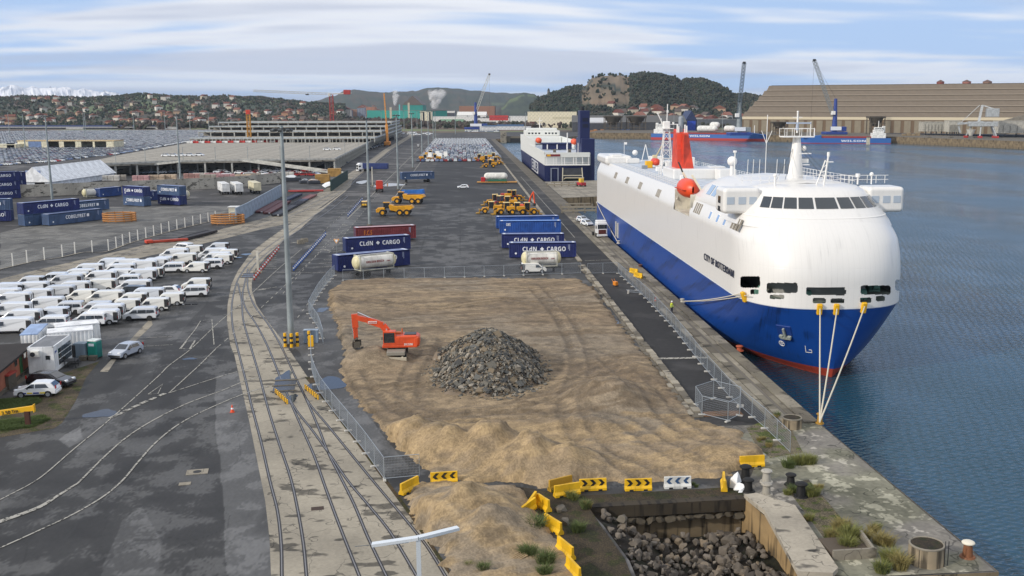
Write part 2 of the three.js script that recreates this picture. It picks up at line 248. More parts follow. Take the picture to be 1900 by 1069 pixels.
const GRAVT = tex(512, (u, v) => { const a = vn(u * 110, v * 110, 110), b = fbm(u * 6, v * 6, 4, 6), k = 0.42 + 0.3 * (a - 0.5) + 0.2 * (b - 0.5), g = sm(0.5, 0.65, fbm(u * 9 + 4, v * 9, 3, 9)); return [k - g * 0.1, k * 0.95 - g * 0.03, k * 0.82 - g * 0.2]; }, 7);
struct('gravel_strip', flat(pp([[1385, 795], [1440, 770], [1470, 800], [1490, 840], [1430, 850], [1405, 830]]), 0.02), mat('#e8e2d4', 0.95, 0, { map: GRAVT }));
struct('gravel_strip', flat(pp([[1455, 900], [1500, 890], [1560, 960], [1600, 1010], [1560, 1040], [1500, 960]]), 0.02), mat('#cfc7b4', 0.95, 0, { map: GRAVT }));
struct('soil_verge', flat(pp([[955, 903], [1020, 912], [1085, 920], [1378, 903], [1380, 921], [1090, 937], [1112, 972], [1160, 1038], [1195, 1130], [1088, 1110], [1045, 1000], [990, 940]]), 0.022), mat('#8a7d66', 0.95, 0, { map: GRAVT }));
struct('kerb_verge', flat(pp([[0, 775], [60, 700], [125, 690], [185, 670], [160, 700], [140, 745], [115, 785], [100, 795], [0, 812]]), 0.012), mat('#b8ab93', 0.95, 0, { map: GRAVT }));
struct('concrete_path', flat(pp([[185, 690], [280, 590], [283, 603], [215, 668], [200, 690]]), 0.012), CONC);
struct('concrete_path', flat(pp([[0, 735], [55, 700], [50, 690], [60, 668], [0, 690]]), 0.009), CONCD);

// railway: pale concrete bed with sunk rails
struct('concrete_bed', flat(pp([[503, 1075], [500, 1000], [492, 930], [478, 860], [462, 780], [447, 715], [435, 660], [427, 640], [421, 595], [422, 566], [429, 528], [441, 503], [467, 467], [496, 445], [526, 424], [560, 402], [598, 385], [629, 362], [649, 347], [640, 356], [584, 400], [557, 425], [526, 447], [494, 476], [474, 499], [467, 523], [467, 539], [476, 566], [499, 600], [529, 638], [545, 662], [575, 706], [606, 750], [650, 808], [700, 876], [760, 958], [800, 1016], [838, 1075]]), 0.014), CONCW);
struct('concrete_bed', flat(pp([[0, 518], [60, 503], [160, 480], [280, 452], [340, 443], [400, 428], [480, 408], [526, 392], [558, 377], [586, 361], [617, 344], [640, 327], [655, 317], [676, 304], [712, 278], [768, 246], [776, 247], [722, 280], [688, 309], [665, 326], [654, 336], [650, 347], [622, 366], [590, 388], [552, 412], [500, 422], [420, 442], [330, 463], [200, 492], [90, 514], [0, 534]]), 0.018), CONC);
struct('earth_strip', flat(pp([[565, 700], [580, 700], [650, 800], [770, 960], [845, 1075], [838, 1075], [760, 958], [700, 876], [650, 808], [606, 750]]), 0.02), mat('#a38a63', 0.95, 0, { map: GRAVT }));
const RAILM = mat([0.035, 0.03, 0.027], 0.5, 0.4), STEEL = mat([0.32, 0.3, 0.28], 0.35, 0.8);
const c8 = (a) => a.map(([x, y]) => [380 + x / 2.898, 700 + y / 2.898]);
const rails = {
  a: [[526, 438], [497, 458], [467, 483], [445, 512], [436, 535], [430, 566], [431, 602], [439, 640], ...c8([[215, 0], [250, 150], [300, 340], [350, 560], [390, 720], [410, 900], [414, 1090]])],
  b: [[441, 526], [448, 557], [451, 593], [464, 640], ...c8([[295, 0], [340, 170], [400, 360], [460, 540], [500, 720], [530, 900], [548, 1090]])],
  c: [[460, 499], [455, 521], [450, 548], [456, 573], [474, 600], [495, 640], ...c8([[405, 0], [450, 110], [520, 270], [590, 430], [650, 600], [720, 790], [838, 1090]])],
  d: [[526, 446], [490, 474], [466, 499], [459, 521], [462, 544], [474, 571], [496, 600], [520, 640], ...c8([[487, 0], [550, 130], [610, 270], [660, 400], [720, 520], [800, 680], [880, 870], [985, 1090]])],
  e: c8([[450, 110], [500, 190], [580, 290], [680, 430], [770, 560], [880, 690], [1000, 840], [1150, 1090]]),
  f: c8([[500, 30], [560, 140], [660, 260], [790, 420], [930, 590], [1090, 780], [1200, 920], [1305, 1090]]),
};
function track(label, list, w = 0.26) { const t = thing('railway_track', label, 'railway track'); for (const p of list) { const s = smooth(p.map((q) => P(...q)), 5), r = obj('rail', [strip(s, w, 0.024)], RAILM, t); obj('rail_head', [strip(s, 0.075, 0.034)], STEEL, r); } }
track('curving railway track sunk in the pale concrete along the asphalt lot', [rails.a, rails.b]);
track('railway track sunk in concrete running straight through the turnout', [rails.c, rails.d]);
track('branch railway track leaving the turnout beside the mesh fence', [rails.e, rails.f]);
track('far single railway track in concrete past the tall lamp post', [[[526, 438], [560, 415], [598, 390], [640, 360]], [[526, 446], [566, 420], [604, 396], [646, 364]]], 0.3);
track('railway track in concrete leading out to the white vans', [[[0, 521], [100, 500], [280, 458], [420, 430], [520, 402], [590, 372], [640, 345], [675, 315], [740, 270]], [[0, 528], [100, 507], [280, 462], [420, 437], [520, 408], [600, 375], [648, 345], [682, 315], [746, 270]]], 0.3);
// turnout pit and grate covers
for (const [x, y, w, d, l] of [[461, 511, 2.2, 6, 'dark turnout pit between the rails at the bend'], [528, 716, 2.4, 6, 'dark wet turnout pit between striped guard boards']]) { const p = P(x, y), o = thing('turnout_pit', l, 'turnout', [p.x, 0, p.z], 0.1); obj('pit', bx(w, 0.02, d, 0, 0.02, 0), mat([0.03, 0.027, 0.025], 0.25), o); for (const k of [-0.4, 0, 0.4]) obj('sleeper', bx(w + 0.4, 0.06, 0.4, 0, 0.02, k * d), CONCD, o); }

// painted markings
const PAINT = mat('#aeaba1', 0.8, 0, { map: tex(512, (u, v) => { const a = fbm(u * 30, v * 30, 4, 30); return 0.95 - 0.6 * sm(0.5, 0.72, a); }, 5) });
const c3 = (a) => a.map(([x, y]) => [x / 2.898, 700 + y / 2.898]), S = (a) => smooth(pp(a), 5);
const L1 = [[0, 928], [35, 910], [59, 897], [86, 878], [138, 833], [207, 776], [292, 700], [313, 679], [354, 648], [400, 604], [424, 583], [455, 556], [512, 503], [560, 462]];
const line = (name, g) => struct(name, g, PAINT);
line('lane_line', [strip(S(L1), 0.13, 0.04)]);
line('lane_line', [strip(S(c3([[420, 570], [480, 510], [560, 430], [680, 325], [820, 235], [1000, 145], [1200, 70], [1320, 20], [1400, 0]])), 0.17, 0.04)]);
line('lane_line', [strip(S(c3([[-20, 785], [200, 705], [300, 645], [420, 570]])), 0.62, 0.04, 0.2)]);
line('lane_line', [strip(S(c3([[0, 920], [200, 830], [400, 735], [560, 640], [660, 555], [740, 460], [840, 350], [960, 255], [1100, 180], [1300, 95], [1440, 50]])), 0.17, 0.04)]);
line('lane_line', [strip(pp([[313, 730], [369, 679], [402, 646]]), 0.15, 0.04), dashes(pp([[402, 646], [424, 627], [470, 585], [555, 505], [640, 425]]), 2, 2, 0.15, 0.04)]);
line('lane_line', [strip(S([[313, 730], [400, 702], [440, 690], [482, 679]]), 0.15, 0.04)]);
line('give_way_line', [[209, 774], [223, 768], [237, 761], [252, 754], [267, 747], [284, 740], [300, 733]].map(([x, y]) => strip(pp([[x - 6, y + 2.5], [x + 6, y - 2.5]]), 0.5, 0.04)));
line('give_way_triangle', [strip(pp([[275, 732], [302, 713], [293, 731], [275, 732]]), 0.14, 0.042)]);
line('bay_line', [strip(pp([[333, 648], [362, 612], [372, 596], [393, 593], [397, 640]]), 0.13, 0.04), strip(pp([[335, 647], [345, 634], [362, 632], [352, 648], [335, 647]]), 0.25, 0.042), strip(pp([[235, 645], [320, 640]]), 0.13, 0.04), strip(pp([[250, 628], [320, 625]]), 0.13, 0.04)]);
for (let k = 0; k < 6; k++) line('bay_line', [strip(pp([[-40 + k * 52, 432 + k * 1 - k * 2], [40 + k * 52 + 20, 452 - k * 3]]), 0.13, 0.04)]);
for (let k = 0; k < 5; k++) line('hatch_stripe', [strip(pp([[582 + k * 9, 496 - k * 7], [622 + k * 3, 495 - k * 7.5]]), 0.35, 0.04)]);
for (let k = 0; k < 7; k++) line('hatch_stripe', [strip(pp([[486 + k * 2.2, 498 - k * 3.6], [513, 498.5 - k * 4]]), 0.3, 0.04)]);
for (const [a, b, n] of [[[525, 545], [640, 412], 0], [[552, 590], [655, 450], 0], [[600, 430], [720, 318], 1], [[610, 470], [735, 320], 1]]) line('lane_line', n ? dashes(pp([a, b]), 3, 4, 0.14, 0.04) : dashes(pp([a, b]), 2, 3, 0.14, 0.04));
for (const [x, y, t] of [[494, 536, 2.4], [608, 465, 0.5], [635, 452, 0.5], [610, 434, 2.4], [550, 450, 2.4], [640, 418, 0.5], [577, 456, 2.4]]) { const p = P(x, y), g = flat([W2(-0.1, 1.4), W2(0.1, 1.4), W2(0.1, -0.2), W2(0.45, -0.2), W2(0, -1.4), W2(-0.45, -0.2), W2(-0.1, -0.2)], 0.042).scale(1.2, 1, 1.6); struct('lane_arrow', [g.rotateY(t).translate(p.x, 0, p.z)], PAINT); }
line('stop_line', [strip(pp([[512, 506], [625, 506]]), 0.2, 0.04)]); line('stop_line', [strip(pp([[600, 447], [650, 447]]), 0.25, 0.04)]); line('stop_line', [strip(pp([[1085, 484], [1150, 482]]), 0.3, 0.05)]); line('stop_line', [strip(pp([[1222, 666], [1325, 664]]), 0.8, 0.05)]);
line('lane_line', [strip([W2(-24, -330), W2(-24, -900)], 0.3, 0.03)]); line('lane_line', [strip([W2(-33, -300), W2(-33, -1000)], 0.3, 0.03)]); line('lane_line', [strip([W2(27.6, -480), W2(27.6, -250)], 0.2, 0.03)]);
// standing water
const WET = mat([0.02, 0.021, 0.023], 0.04);
for (const [x, y, w, d, t] of [[610, 712, 2.4, 3.4, 0.2], [596, 575, 1.2, 2.2, 0.6], [457, 472, 1.2, 1.5, 0.3], [440, 478, 1.4, 0.8, 0.5], [190, 768, 2, 1.6, 0.4], [352, 666, 1, 0.6, 0], [345, 565, 2.6, 0.7, 0.2], [730, 343, 6, 9, 0], [700, 345, 3, 8, 0], [672, 338, 2.5, 12, 0.4], [1140, 598, 0.8, 3, 0], [540, 740, 0.8, 2, 0.4], [528, 700, 1, 3, 0.2]]) {
  const p = P(x, y), pts = [], R = rng(x * 7 + y); for (let k = 0; k < 22; k++) { const a = k / 22 * 2 * Math.PI, r = 0.75 + 0.22 * R() + 0.14 * Math.sin(a * 3 + x); pts.push(W2(p.x + Math.cos(a + t) * w * r, p.z + Math.sin(a + t) * d * r)); }
  struct('puddle', flat(smooth([...pts, pts[0]], 2), 0.026), WET);
}
{ // manhole slabs
  for (const [x, y, s] of [[366, 876, 1.3], [343, 898, 0.7], [589, 944, 0.7]]) { const p = P(x, y), o = thing('manhole', s > 1 ? 'square concrete manhole surround with round dark cover on the asphalt' : s > 0.6 && x > 500 ? 'small rusty drain grate between the rails' : 'small pale concrete slab set in the asphalt', 'manhole', [p.x, 0, p.z], 0.15); obj('surround', bx(s * 1.4, 0.03, s, 0, 0.005, 0), x > 500 ? mat([0.05, 0.03, 0.02], 0.8) : CONCW, o); if (s > 1) obj('cover', cy(0.36, 0.36, 0.02, 0, 0.03, 0, 20), mat([0.03, 0.03, 0.03], 0.7), o); }
}
// ---------------------------------------------------------------- earthworks, rubble, rock armour
const dirtA = pp([[610, 540], [640, 522], [700, 518], [800, 517], [950, 518], [1075, 518], [1108, 548], [1148, 600], [1198, 660], [1248, 722], [1296, 782], [1330, 792], [1375, 800], [1405, 830], [1412, 848], [1375, 872], [1335, 888], [1200, 898], [1100, 893], [1020, 908], [930, 893], [860, 896], [800, 884], [772, 858], [742, 832], [716, 806], [690, 776], [660, 745], [642, 720], [630, 690], [640, 665], [632, 630], [622, 600], [612, 570]]);
const dirtB = pp([[752, 908], [800, 893], [870, 895], [955, 908], [985, 940], [1010, 975], [1040, 1000], [1085, 1069], [1100, 1110], [850, 1110], [812, 1030], [770, 962]]);
const humps = [[770, 812, 3.6, 4.5, 1.5], [805, 826, 3, 4, 1.5], [842, 838, 3.6, 4, 1.9], [905, 843, 4.6, 5, 2.3], [985, 860, 5, 4.6, 2.2], [1050, 868, 4, 4, 1.5], [1130, 742, 5.5, 7, 1.7], [1085, 790, 6, 3, 0.5], [690, 668, 4.5, 5, 1.1], [745, 640, 3, 5, 0.7], [625, 560, 2, 9, 0.5], [640, 620, 2.4, 7, 0.5], [1330, 850, 6, 4, 0.7], [1110, 545, 5, 9, 0.6], [1180, 690, 3, 9, 0.4],
  [862, 962, 5, 5, 2.1], [815, 950, 3, 3.4, 1.1], [905, 990, 4, 4, 1.5], [940, 928, 3.2, 2.6, 0.7]].map(([x, y, a, b, h]) => { const p = P(x, y); return [p.x, p.z, a, b, h]; });
const ruts = [[[690, 560], [800, 575], [930, 560], [1060, 580]], [[800, 640], [760, 720], [790, 770], [900, 770], [1010, 740], [1120, 690]], [[1040, 650], [1110, 660], [1180, 710], [1250, 780], [1330, 830]], [[720, 740], [820, 780], [1000, 775], [1150, 785], [1260, 850]], [[1000, 540], [1050, 600], [1080, 680], [1060, 760], [1100, 830], [1190, 880]], [[660, 700], [700, 760], [760, 790]]].map((a) => { const c = smooth(pp(a), 10); let L = 0; const acc = c.map((p, i) => L += i ? p.distanceTo(c[i - 1]) : 0), bb = new THREE.Box3().setFromPoints(c).expandByScalar(2.5); return { d: (x, z) => { if (x < bb.min.x || x > bb.max.x || z < bb.min.z || z > bb.max.z) return [9, 0]; let m = 1e9, k = 0; for (let i = 0; i < c.length; i++) { const q = (c[i].x - x) ** 2 + (c[i].z - z) ** 2; if (q < m) { m = q; k = i; } } const a_ = c[Math.max(0, k - 1)], b_ = c[Math.min(c.length - 1, k + 1)], dx = b_.x - a_.x, dz = b_.z - a_.z, l = Math.hypot(dx, dz); return [Math.abs((x - c[k].x) * dz - (z - c[k].z) * dx) / l, acc[k] + ((x - c[k].x) * dx + (z - c[k].z) * dz) / l]; } }; });
function earthY(x, z, s) {
  const n = fbm(x * 0.35 + 3, z * 0.35, 4), n2 = fbm(x * 1.3, z * 1.3, 3);
  let h = 0;
  for (const [px, pz, a, b, t] of humps) { const d = Math.hypot((x - px) / a, (z - pz) / b) + (n - 0.5) * 0.5; if (d < 1.25) h = Math.max(h, 1.3 * t * (d < 0.25 ? 1 - d * d * 1.2 : Math.max(0, 1.1 - d * 0.95) ** 1.15)); }
  const edge = sm(-0.5, 0.7, s + (n2 - 0.5) * 1.7);
  let rut = 0; if (s > 0.5) for (const T of ruts) { const d = T.d(x, z); if (d[0] < 2.2) { const w = Math.min(Math.abs(d[0] - 1.1), 9); if (w < 0.55) rut = Math.min(rut, -0.13 * (1 - w / 0.55) + 0.05 * Math.sin(d[1] * 5.2)); else if (w < 0.95) rut = Math.max(rut, 0.05); } }
  return -0.3 + edge * (0.58 + 0.3 * (n - 0.5) + 0.1 * (n2 - 0.5) + h * (0.95 + 0.16 * (n2 - 0.5)) + rut);
}
{
  const X0 = -29, X1 = 30, Z0 = -201, Z1 = -58, C = 0.3, nx = Math.round((X1 - X0) / C), nz = Math.round((Z1 - Z0) / C), pos = [], colr = [], idx = [], ok = [];
  const CA = [0.37, 0.275, 0.165], CB = [0.27, 0.198, 0.122], CC = [0.45, 0.325, 0.175], CD = [0.12, 0.095, 0.07], CE = [0.3, 0.245, 0.175];
  for (let j = 0; j <= nz; j++) for (let i = 0; i <= nx; i++) {
    const x = X0 + i * C, z = Z0 + j * C, s = Math.max(sdist(x, z, dirtA), sdist(x, z, dirtB)), near = s > -2; ok.push(near);
    const tread = s > 2 && z > -116 ? 0.07 * Math.sin((x * 0.4 + z) * 7) * sm(0.5, 0.65, fbm(x * 0.14 + 5, z * 0.3, 2)) : 0;
    pos.push(x, near ? earthY(x, z, s) + tread : -1, z);
    const a = fbm(x * 0.12 + 11, z * 0.3, 4), b = fbm(x * 0.5, z * 0.9 + 20, 4), e = fbm(x * 0.06 + 2, z * 0.06, 3);
    let c = CA.map((v, q) => mix(v, CB[q], sm(0.42, 0.66, a))); c = c.map((v, q) => mix(v, CE[q], sm(0.45, 0.7, e) * 0.8));
    if (z > -101) c = c.map((v, q) => mix(v, CC[q], 0.95 * sm(0.3, 0.55, a + b - 0.5)));
    c = c.map((v, q) => mix(v, CD[q], 0.5 * sm(0.64, 0.76, b)));
    for (const T of ruts) { const d = T.d(x, z); if (Math.abs(d[0] - 1.1) < 0.6 && s > 0.5) c = c.map((v, q) => mix(v, CD[q], 0.38)); }
    const st = fbm(x * 0.16, z * 0.9 + x * 0.1, 3); c = c.map((v, q) => mix(v, CB[q] * 0.72, 0.85 * sm(0.52, 0.68, st) * sm(-92, -104, z)));
    const k = 0.88 + 0.24 * vn(x * 2.3, z * 2.3); colr.push(c[0] * k, c[1] * k, c[2] * k);
  }
  for (let j = 0; j < nz; j++) for (let i = 0; i < nx; i++) { const a = j * (nx + 1) + i, b = a + 1, c = a + nx + 1, d = c + 1; if (ok[a] && ok[b] && ok[c] && ok[d]) idx.push(a, c, b, b, c, d); }
  const g = new THREE.BufferGeometry(); g.setAttribute('position', new THREE.Float32BufferAttribute(pos, 3)); g.setAttribute('color', new THREE.Float32BufferAttribute(colr, 3)); g.setIndex(idx); g.computeVertexNormals();
  const uv = new Float32Array(pos.length / 3 * 2); for (let i = 0; i < uv.length / 2; i++) { uv[2 * i] = pos[3 * i]; uv[2 * i + 1] = pos[3 * i + 2]; } g.setAttribute('uv', new THREE.BufferAttribute(uv, 2)); g.userData.keep = 1;
  const rut = (u, v) => 0.5 * fbm(u * 60, v * 60, 4, 60) + 0.4 * fbm(u * 9, v * 9, 4, 9);
  const m = mat('#ffffff', 0.97, 0, { vertexColors: true, map: tex(1024, (u, v) => { const k = 0.86 + 0.26 * (fbm(u * 110, v * 110, 2, 110) - 0.5) + 0.3 * (fbm(u * 14, v * 14, 4, 14) - 0.5); return [k, k, k]; }, 13), bumpMap: tex(1024, rut, 15, { data: true }), bumpScale: 0.045 });
  struct('earth', g, m);
}
function rock(seed, flatY = 1, det = 1) {
  const g = new THREE.IcosahedronGeometry(0.5, det), p = g.attributes.position, R = rng(seed), o = R() * 50;
  for (let i = 0; i < p.count; i++) { const v = V(p.getX(i), p.getY(i), p.getZ(i)), n = 0.62 + 0.75 * vn(v.x * 2.6 + o + 9, v.y * 2.6 + v.z * 3.1 + 9); p.setXYZ(i, v.x * n * 1.15, v.y * n * flatY, v.z * n); }
  const pl = [...Array(9)].map(() => [V(R() - 0.5, (R() - 0.5) * flatY, R() - 0.5).normalize(), 0.2 + R() * 0.14]); for (let i = 0; i < p.count; i++) { const v = V(p.getX(i), p.getY(i), p.getZ(i)); for (const [n, d] of pl) { const k = v.dot(n) - d * (flatY < 0.5 ? 0.6 : 1); if (k > 0) v.addScaledVector(n, -k); } p.setXYZ(i, v.x, v.y, v.z); }
  g.computeVertexNormals(); return g;
}
{ // heap of broken slate
  const c = P(907, 690), heap = thing('rubble_heap', 'tall heap of broken grey slate slabs on the bare earth', 'rubble heap', [c.x, 0, c.z]), A = 6.7, B = 11.5, HT = 4.6;
  const hy = (x, z) => { if (Math.hypot(x / A, z / B) > 1.25) return 0.25; const d = (Math.abs(x / A) ** 2.5 + Math.abs(z / B) ** 2.5) ** 0.4 * (0.78 + 0.5 * fbm(x * 0.33 + 3, z * 0.33, 3)); return HT * 0.96 * Math.max(0, 1 - d ** 2.1) * (0.8 + 0.42 * fbm(x * 0.3, z * 0.3 + 8, 2)) + 0.22; };
  const g = new THREE.PlaneGeometry(A * 2.3, B * 2.3, 44, 60).rotateX(-Math.PI / 2), p = g.attributes.position; for (let i = 0; i < p.count; i++) p.setY(i, hy(p.getX(i), p.getZ(i)) - 0.25 + 0.2 * (p.getY(i))); g.computeVertexNormals();
  obj('earth_core', g, mat([0.2, 0.155, 0.11], 0.95), heap);
  const R = rng(31), kinds = [...Array(6)].map((_, k) => { const q = rock(50 + k, 0.3, 0); const b = k % 2 ? new THREE.BoxGeometry(0.9, 0.17, 0.62) : q; const pp_ = b.attributes.position; if (k % 2) for (let i = 0; i < pp_.count; i++) { const s = 1 - 0.35 * hsh(Math.round(pp_.getX(i) * 9) + k, Math.round(pp_.getZ(i) * 9)); pp_.setX(i, pp_.getX(i) * s); } b.computeVertexNormals(); return b; });
  const cols = [[0.1, 0.1, 0.09], [0.06, 0.062, 0.058], [0.14, 0.13, 0.105], [0.038, 0.039, 0.038], [0.2, 0.17, 0.125], [0.1, 0.095, 0.08], [0.16, 0.125, 0.08], [0.28, 0.25, 0.2]], ms = cols.map((k) => mat(k, 0.75));
  const spot = (big) => { let x, z; do { x = (R() * 2 - 1) * A * 1.2; z = (R() * 2 - 1) * B * 1.2; } while (Math.hypot(x / A, z / B) > (big ? 1.02 : 0.98 + 0.25 * R() ** 3) || (big && z < -2)); const e = 0.3, nx = (hy(x - e, z) - hy(x + e, z)) / (2 * e), nz = (hy(x, z - e) - hy(x, z + e)) / (2 * e); const q = new THREE.Quaternion().setFromUnitVectors(V(0, 1, 0), V(nx + (R() - 0.5) * 0.9, 1, nz + (R() - 0.5) * 0.9).normalize()).multiply(new THREE.Quaternion().setFromAxisAngle(V(0, 1, 0), R() * 6.3)); return [V(x, hy(x, z) + 0.02 + 0.08 * R(), z), q]; };
  for (let i = 0; i < 300; i++) { const [v, q] = spot(true), s = 0.6 + R() * 0.6, o = obj('slate_slab', kinds[R() * 6 | 0], ms[R() * 8 | 0], heap); o.position.copy(v); o.quaternion.copy(q); o.scale.set(s, s * (0.8 + R()), s); }
  for (let k = 0; k < 3; k++) { const n = 2400, im = new THREE.InstancedMesh(kinds[k], mat('#ffffff', 0.78), n), mm = new THREE.Matrix4(); for (let i = 0; i < n; i++) { const [v, q] = spot(false), s = 0.22 + R() * 0.42; mm.compose(v, q, V(s, s * (0.8 + R()), s)); im.setMatrixAt(i, mm); im.setColorAt(i, new THREE.Color().setRGB(...cols[R() * 8 | 0])); } im.name = 'small_slate'; im.userData.kind = 'stuff'; heap.add(im); }
}
const rockKinds = [1, 2, 3, 4, 5, 6, 7].map((k) => rock(k * 13, 0.8, 1));
const rockM = ['#5c544b', '#6b6257', '#786d5f', '#4a433c', '#847663', '#625a50'].map((c) => mat(c, 0.85, 0, { map: grime }));
const bankY = (x, z) => { const l = Math.min(...[0, 1, 2].map((i) => { const a = pitEdge[i], b = pitEdge[i + 1], bx_ = b.x - a.x, bz = b.z - a.z, t = Math.min(1, Math.max(0, ((x - a.x) * bx_ + (z - a.z) * bz) / (bx_ * bx_ + bz * bz))); return Math.hypot(x - a.x - bx_ * t, z - a.z - bz * t); })); const back = z - pitEdge[3].z; return -0.4 - 2.35 * sm(0, 5.5, l) - 0.02 * Math.max(0, back - 3) + 0.7 * (fbm(x * 0.5, z * 0.5, 4) - 0.5); };
{
  const X0 = pitEdge[3].x - 2, X1 = pitEdge[6].x + 1, Z0 = pitEdge[3].z + 0.6, Z1 = -48, C = 0.35, nx = Math.round((X1 - X0) / C), nz = Math.round((Z1 - Z0) / C), g = new THREE.PlaneGeometry(X1 - X0, Z1 - Z0, nx, nz).rotateX(-Math.PI / 2).translate((X0 + X1) / 2, 0, (Z0 + Z1) / 2), p = g.attributes.position;
  const poly_ = [...pitEdge.map((q) => W2(q.x, q.z)), W2(pitEdge[6].x, -40), W2(pitEdge[0].x, -40)];
  for (let i = 0; i < p.count; i++) p.setY(i, bankY(p.getX(i), p.getZ(i)));
  const keep = []; for (let i = 0; i < g.index.count; i += 3) { const t = [0, 1, 2].map((k) => g.index.getX(i + k)); if (t.every((k) => sdist(p.getX(k), p.getZ(k), poly_) > -1.3)) keep.push(...t); } g.setIndex(keep); g.computeVertexNormals();
  struct('rock_bank', g, mat('#5a4f42', 0.95, 0, { map: GRAVT }));
  const armour = thing('rock_armour', 'slope of dark brown boulders below the broken quay beam', 'rock armour', [pitEdge[4].x - 6, -3, pitEdge[4].z + 6]), R = rng(77);
  let n = 0; for (let t = 0; t < 2600 && n < 290; t++) {
    const x = mix(pitEdge[3].x + 2.5, pitEdge[6].x, R()), z = mix(pitEdge[3].z + 0.8, -60, R()); if (sdist(x, z, poly_) < 0.3) continue; if (pix(V(x, -3, z))[0] < 1165 && R() < 0.75) continue;
    const s = 0.6 + R() ** 2 * 0.65, o = obj('boulder', rockKinds[R() * 7 | 0], rockM[R() * 6 | 0], armour); o.position.set(x, bankY(x, z) + 0.1 + R() * 0.35, z).sub(armour.position); o.rotation.set(R() * 6, R() * 6, R() * 6); o.scale.set(s * (0.8 + R() * 0.5), s, s); n++;
  }
  { const im = new THREE.InstancedMesh(rockKinds[1], mat('#ffffff', 0.9), 420), mm = new THREE.Matrix4(); let c = 0; for (let t = 0; t < 9000 && c < 420; t++) { const x = mix(pitEdge[3].x + 1, pitEdge[6].x, R()), z = mix(pitEdge[3].z + 0.8, -58, R()); if (sdist(x, z, poly_) < 0.2) continue; const s = 0.3 + R() * 0.4; im.setMatrixAt(c, mm.compose(V(x, bankY(x, z) + 0.12 + R() * 0.3, z).sub(armour.position), new THREE.Quaternion().setFromEuler(new THREE.Euler(R() * 6, R() * 6, R() * 6)), V(s * 1.2, s, s))); const k = 0.06 + R() * 0.12; im.setColorAt(c++, new THREE.Color().setRGB(k, k * 0.86, k * 0.7)); } im.count = c; im.name = 'small_rock'; im.userData.kind = 'stuff'; armour.add(im); }
  for (const [x, y, s, l] of [[1155, 965, 1.6, 'pale boulder perched at the edge of the rock pit'], [1040, 948, 2, 'broken pale concrete slab lying in the weeds'], [1050, 972, 1.7, 'flat grey concrete chunk beside yellow barriers'], [920, 1062, 1.3, 'white broken slab on the muddy ground']]) { const q = P(x, y), o = tag(obj('rubble_block', rock(x, 0.5, 1), mat('#9a948a', 0.9, 0, { map: concTex })), l, 'rubble'); o.position.set(q.x, 0.12, q.z); o.scale.setScalar(s * 0.75); }
  // quay beam over the pit and undercut wall
  const a = pitEdge[3], b = pitEdge[4], beam = thing('quay_beam', 'dark weathered concrete beam spanning the back of the rock pit', 'beam', [(a.x + b.x) / 2, 0, (a.z + b.z) / 2], Math.atan2(-(b.z - a.z), b.x - a.x)), L = a.distanceTo(b);
  obj('beam', bx(L, 1.0, 0.9, 0, -0.92, 0.2), mat('#4f4a41', 0.9, 0, { map: stain }), beam);
  for (let k = 0; k < 16; k++) { const o = obj('broken_edge', rockKinds[k % 7], mat('#7d766a', 0.95, 0, { map: concTex }), beam); o.position.set(-L / 2 + (k + 0.5) * L / 16, -1.25 - 0.2 * R(), 0.35); o.scale.set(1.3, 0.6 + R() * 0.4, 0.9); }
  wall('pit_wall', 'dark stained back wall under the quay beam', [W2(a.x, a.z - 0.2), W2(b.x, b.z - 0.2)], -8, -0.9, WALLM);
  wall('pier_wall', 'rust streaked concrete side wall of the pier above the boulders', [pitEdge[4], pitEdge[5], pitEdge[6], W2(26.2, -62.8)].map((q) => W2(q.x, q.z)), -9, 0.004, mat('#c9b48f', 0.9, 0, { map: stain }));
  const cap = tag(obj('capping_slab', [flat(pp([[1381, 925], [1404, 922], [1475, 945], [1555, 1062], [1545, 1072], [1480, 1069], [1418, 955]]), 0.35), wallStrip(pp([[1381, 925], [1418, 955], [1480, 1069], [1545, 1072], [1555, 1062], [1475, 945], [1404, 922], [1381, 925]]), 0, 0.35)], mat('#e4ded2', 0.85, 0, { map: concTex })), 'pale concrete capping slab along the pier edge above the boulders', 'slab'); void cap;
}
function wallStrip(pts, y0, y1) { const pos = []; pts.slice(1).forEach((b, i) => { const a = pts[i]; for (const [p, y] of [[a, y0], [b, y0], [a, y1], [b, y0], [b, y1], [a, y1]]) pos.push(p.x, y, p.z); }); const g = new THREE.BufferGeometry(); g.setAttribute('position', new THREE.Float32BufferAttribute(pos, 3)); g.computeVertexNormals(); return g; }

// weeds
function tuft(seed, n, h, w) { const R = rng(seed), pos = []; for (let i = 0; i < n; i++) { const a = R() * 6.3, r = R() * 0.4, x = Math.cos(a) * r, z = Math.sin(a) * r, b = R() * 6.3, L = h * (0.55 + R() * 0.6), out = (0.3 + R() * 0.6) * L, dx = Math.cos(a) * out * 0.8, dz = Math.sin(a) * out * 0.8, cx = Math.cos(b) * w, cz = Math.sin(b) * w; const m = [x + dx * 0.35, L * 0.62, z + dz * 0.35], e = [x + dx, L * 0.86, z + dz]; pos.push(x - cx, 0, z - cz, x + cx, 0, z + cz, m[0] + cx * 0.7, m[1], m[2] + cz * 0.7, x - cx, 0, z - cz, m[0] + cx * 0.7, m[1], m[2] + cz * 0.7, m[0] - cx * 0.7, m[1], m[2] - cz * 0.7, m[0] - cx * 0.7, m[1], m[2] - cz * 0.7, m[0] + cx * 0.7, m[1], m[2] + cz * 0.7, ...e); } const g = new THREE.BufferGeometry(); g.setAttribute('position', new THREE.Float32BufferAttribute(pos, 3)); g.computeVertexNormals(); return g; }
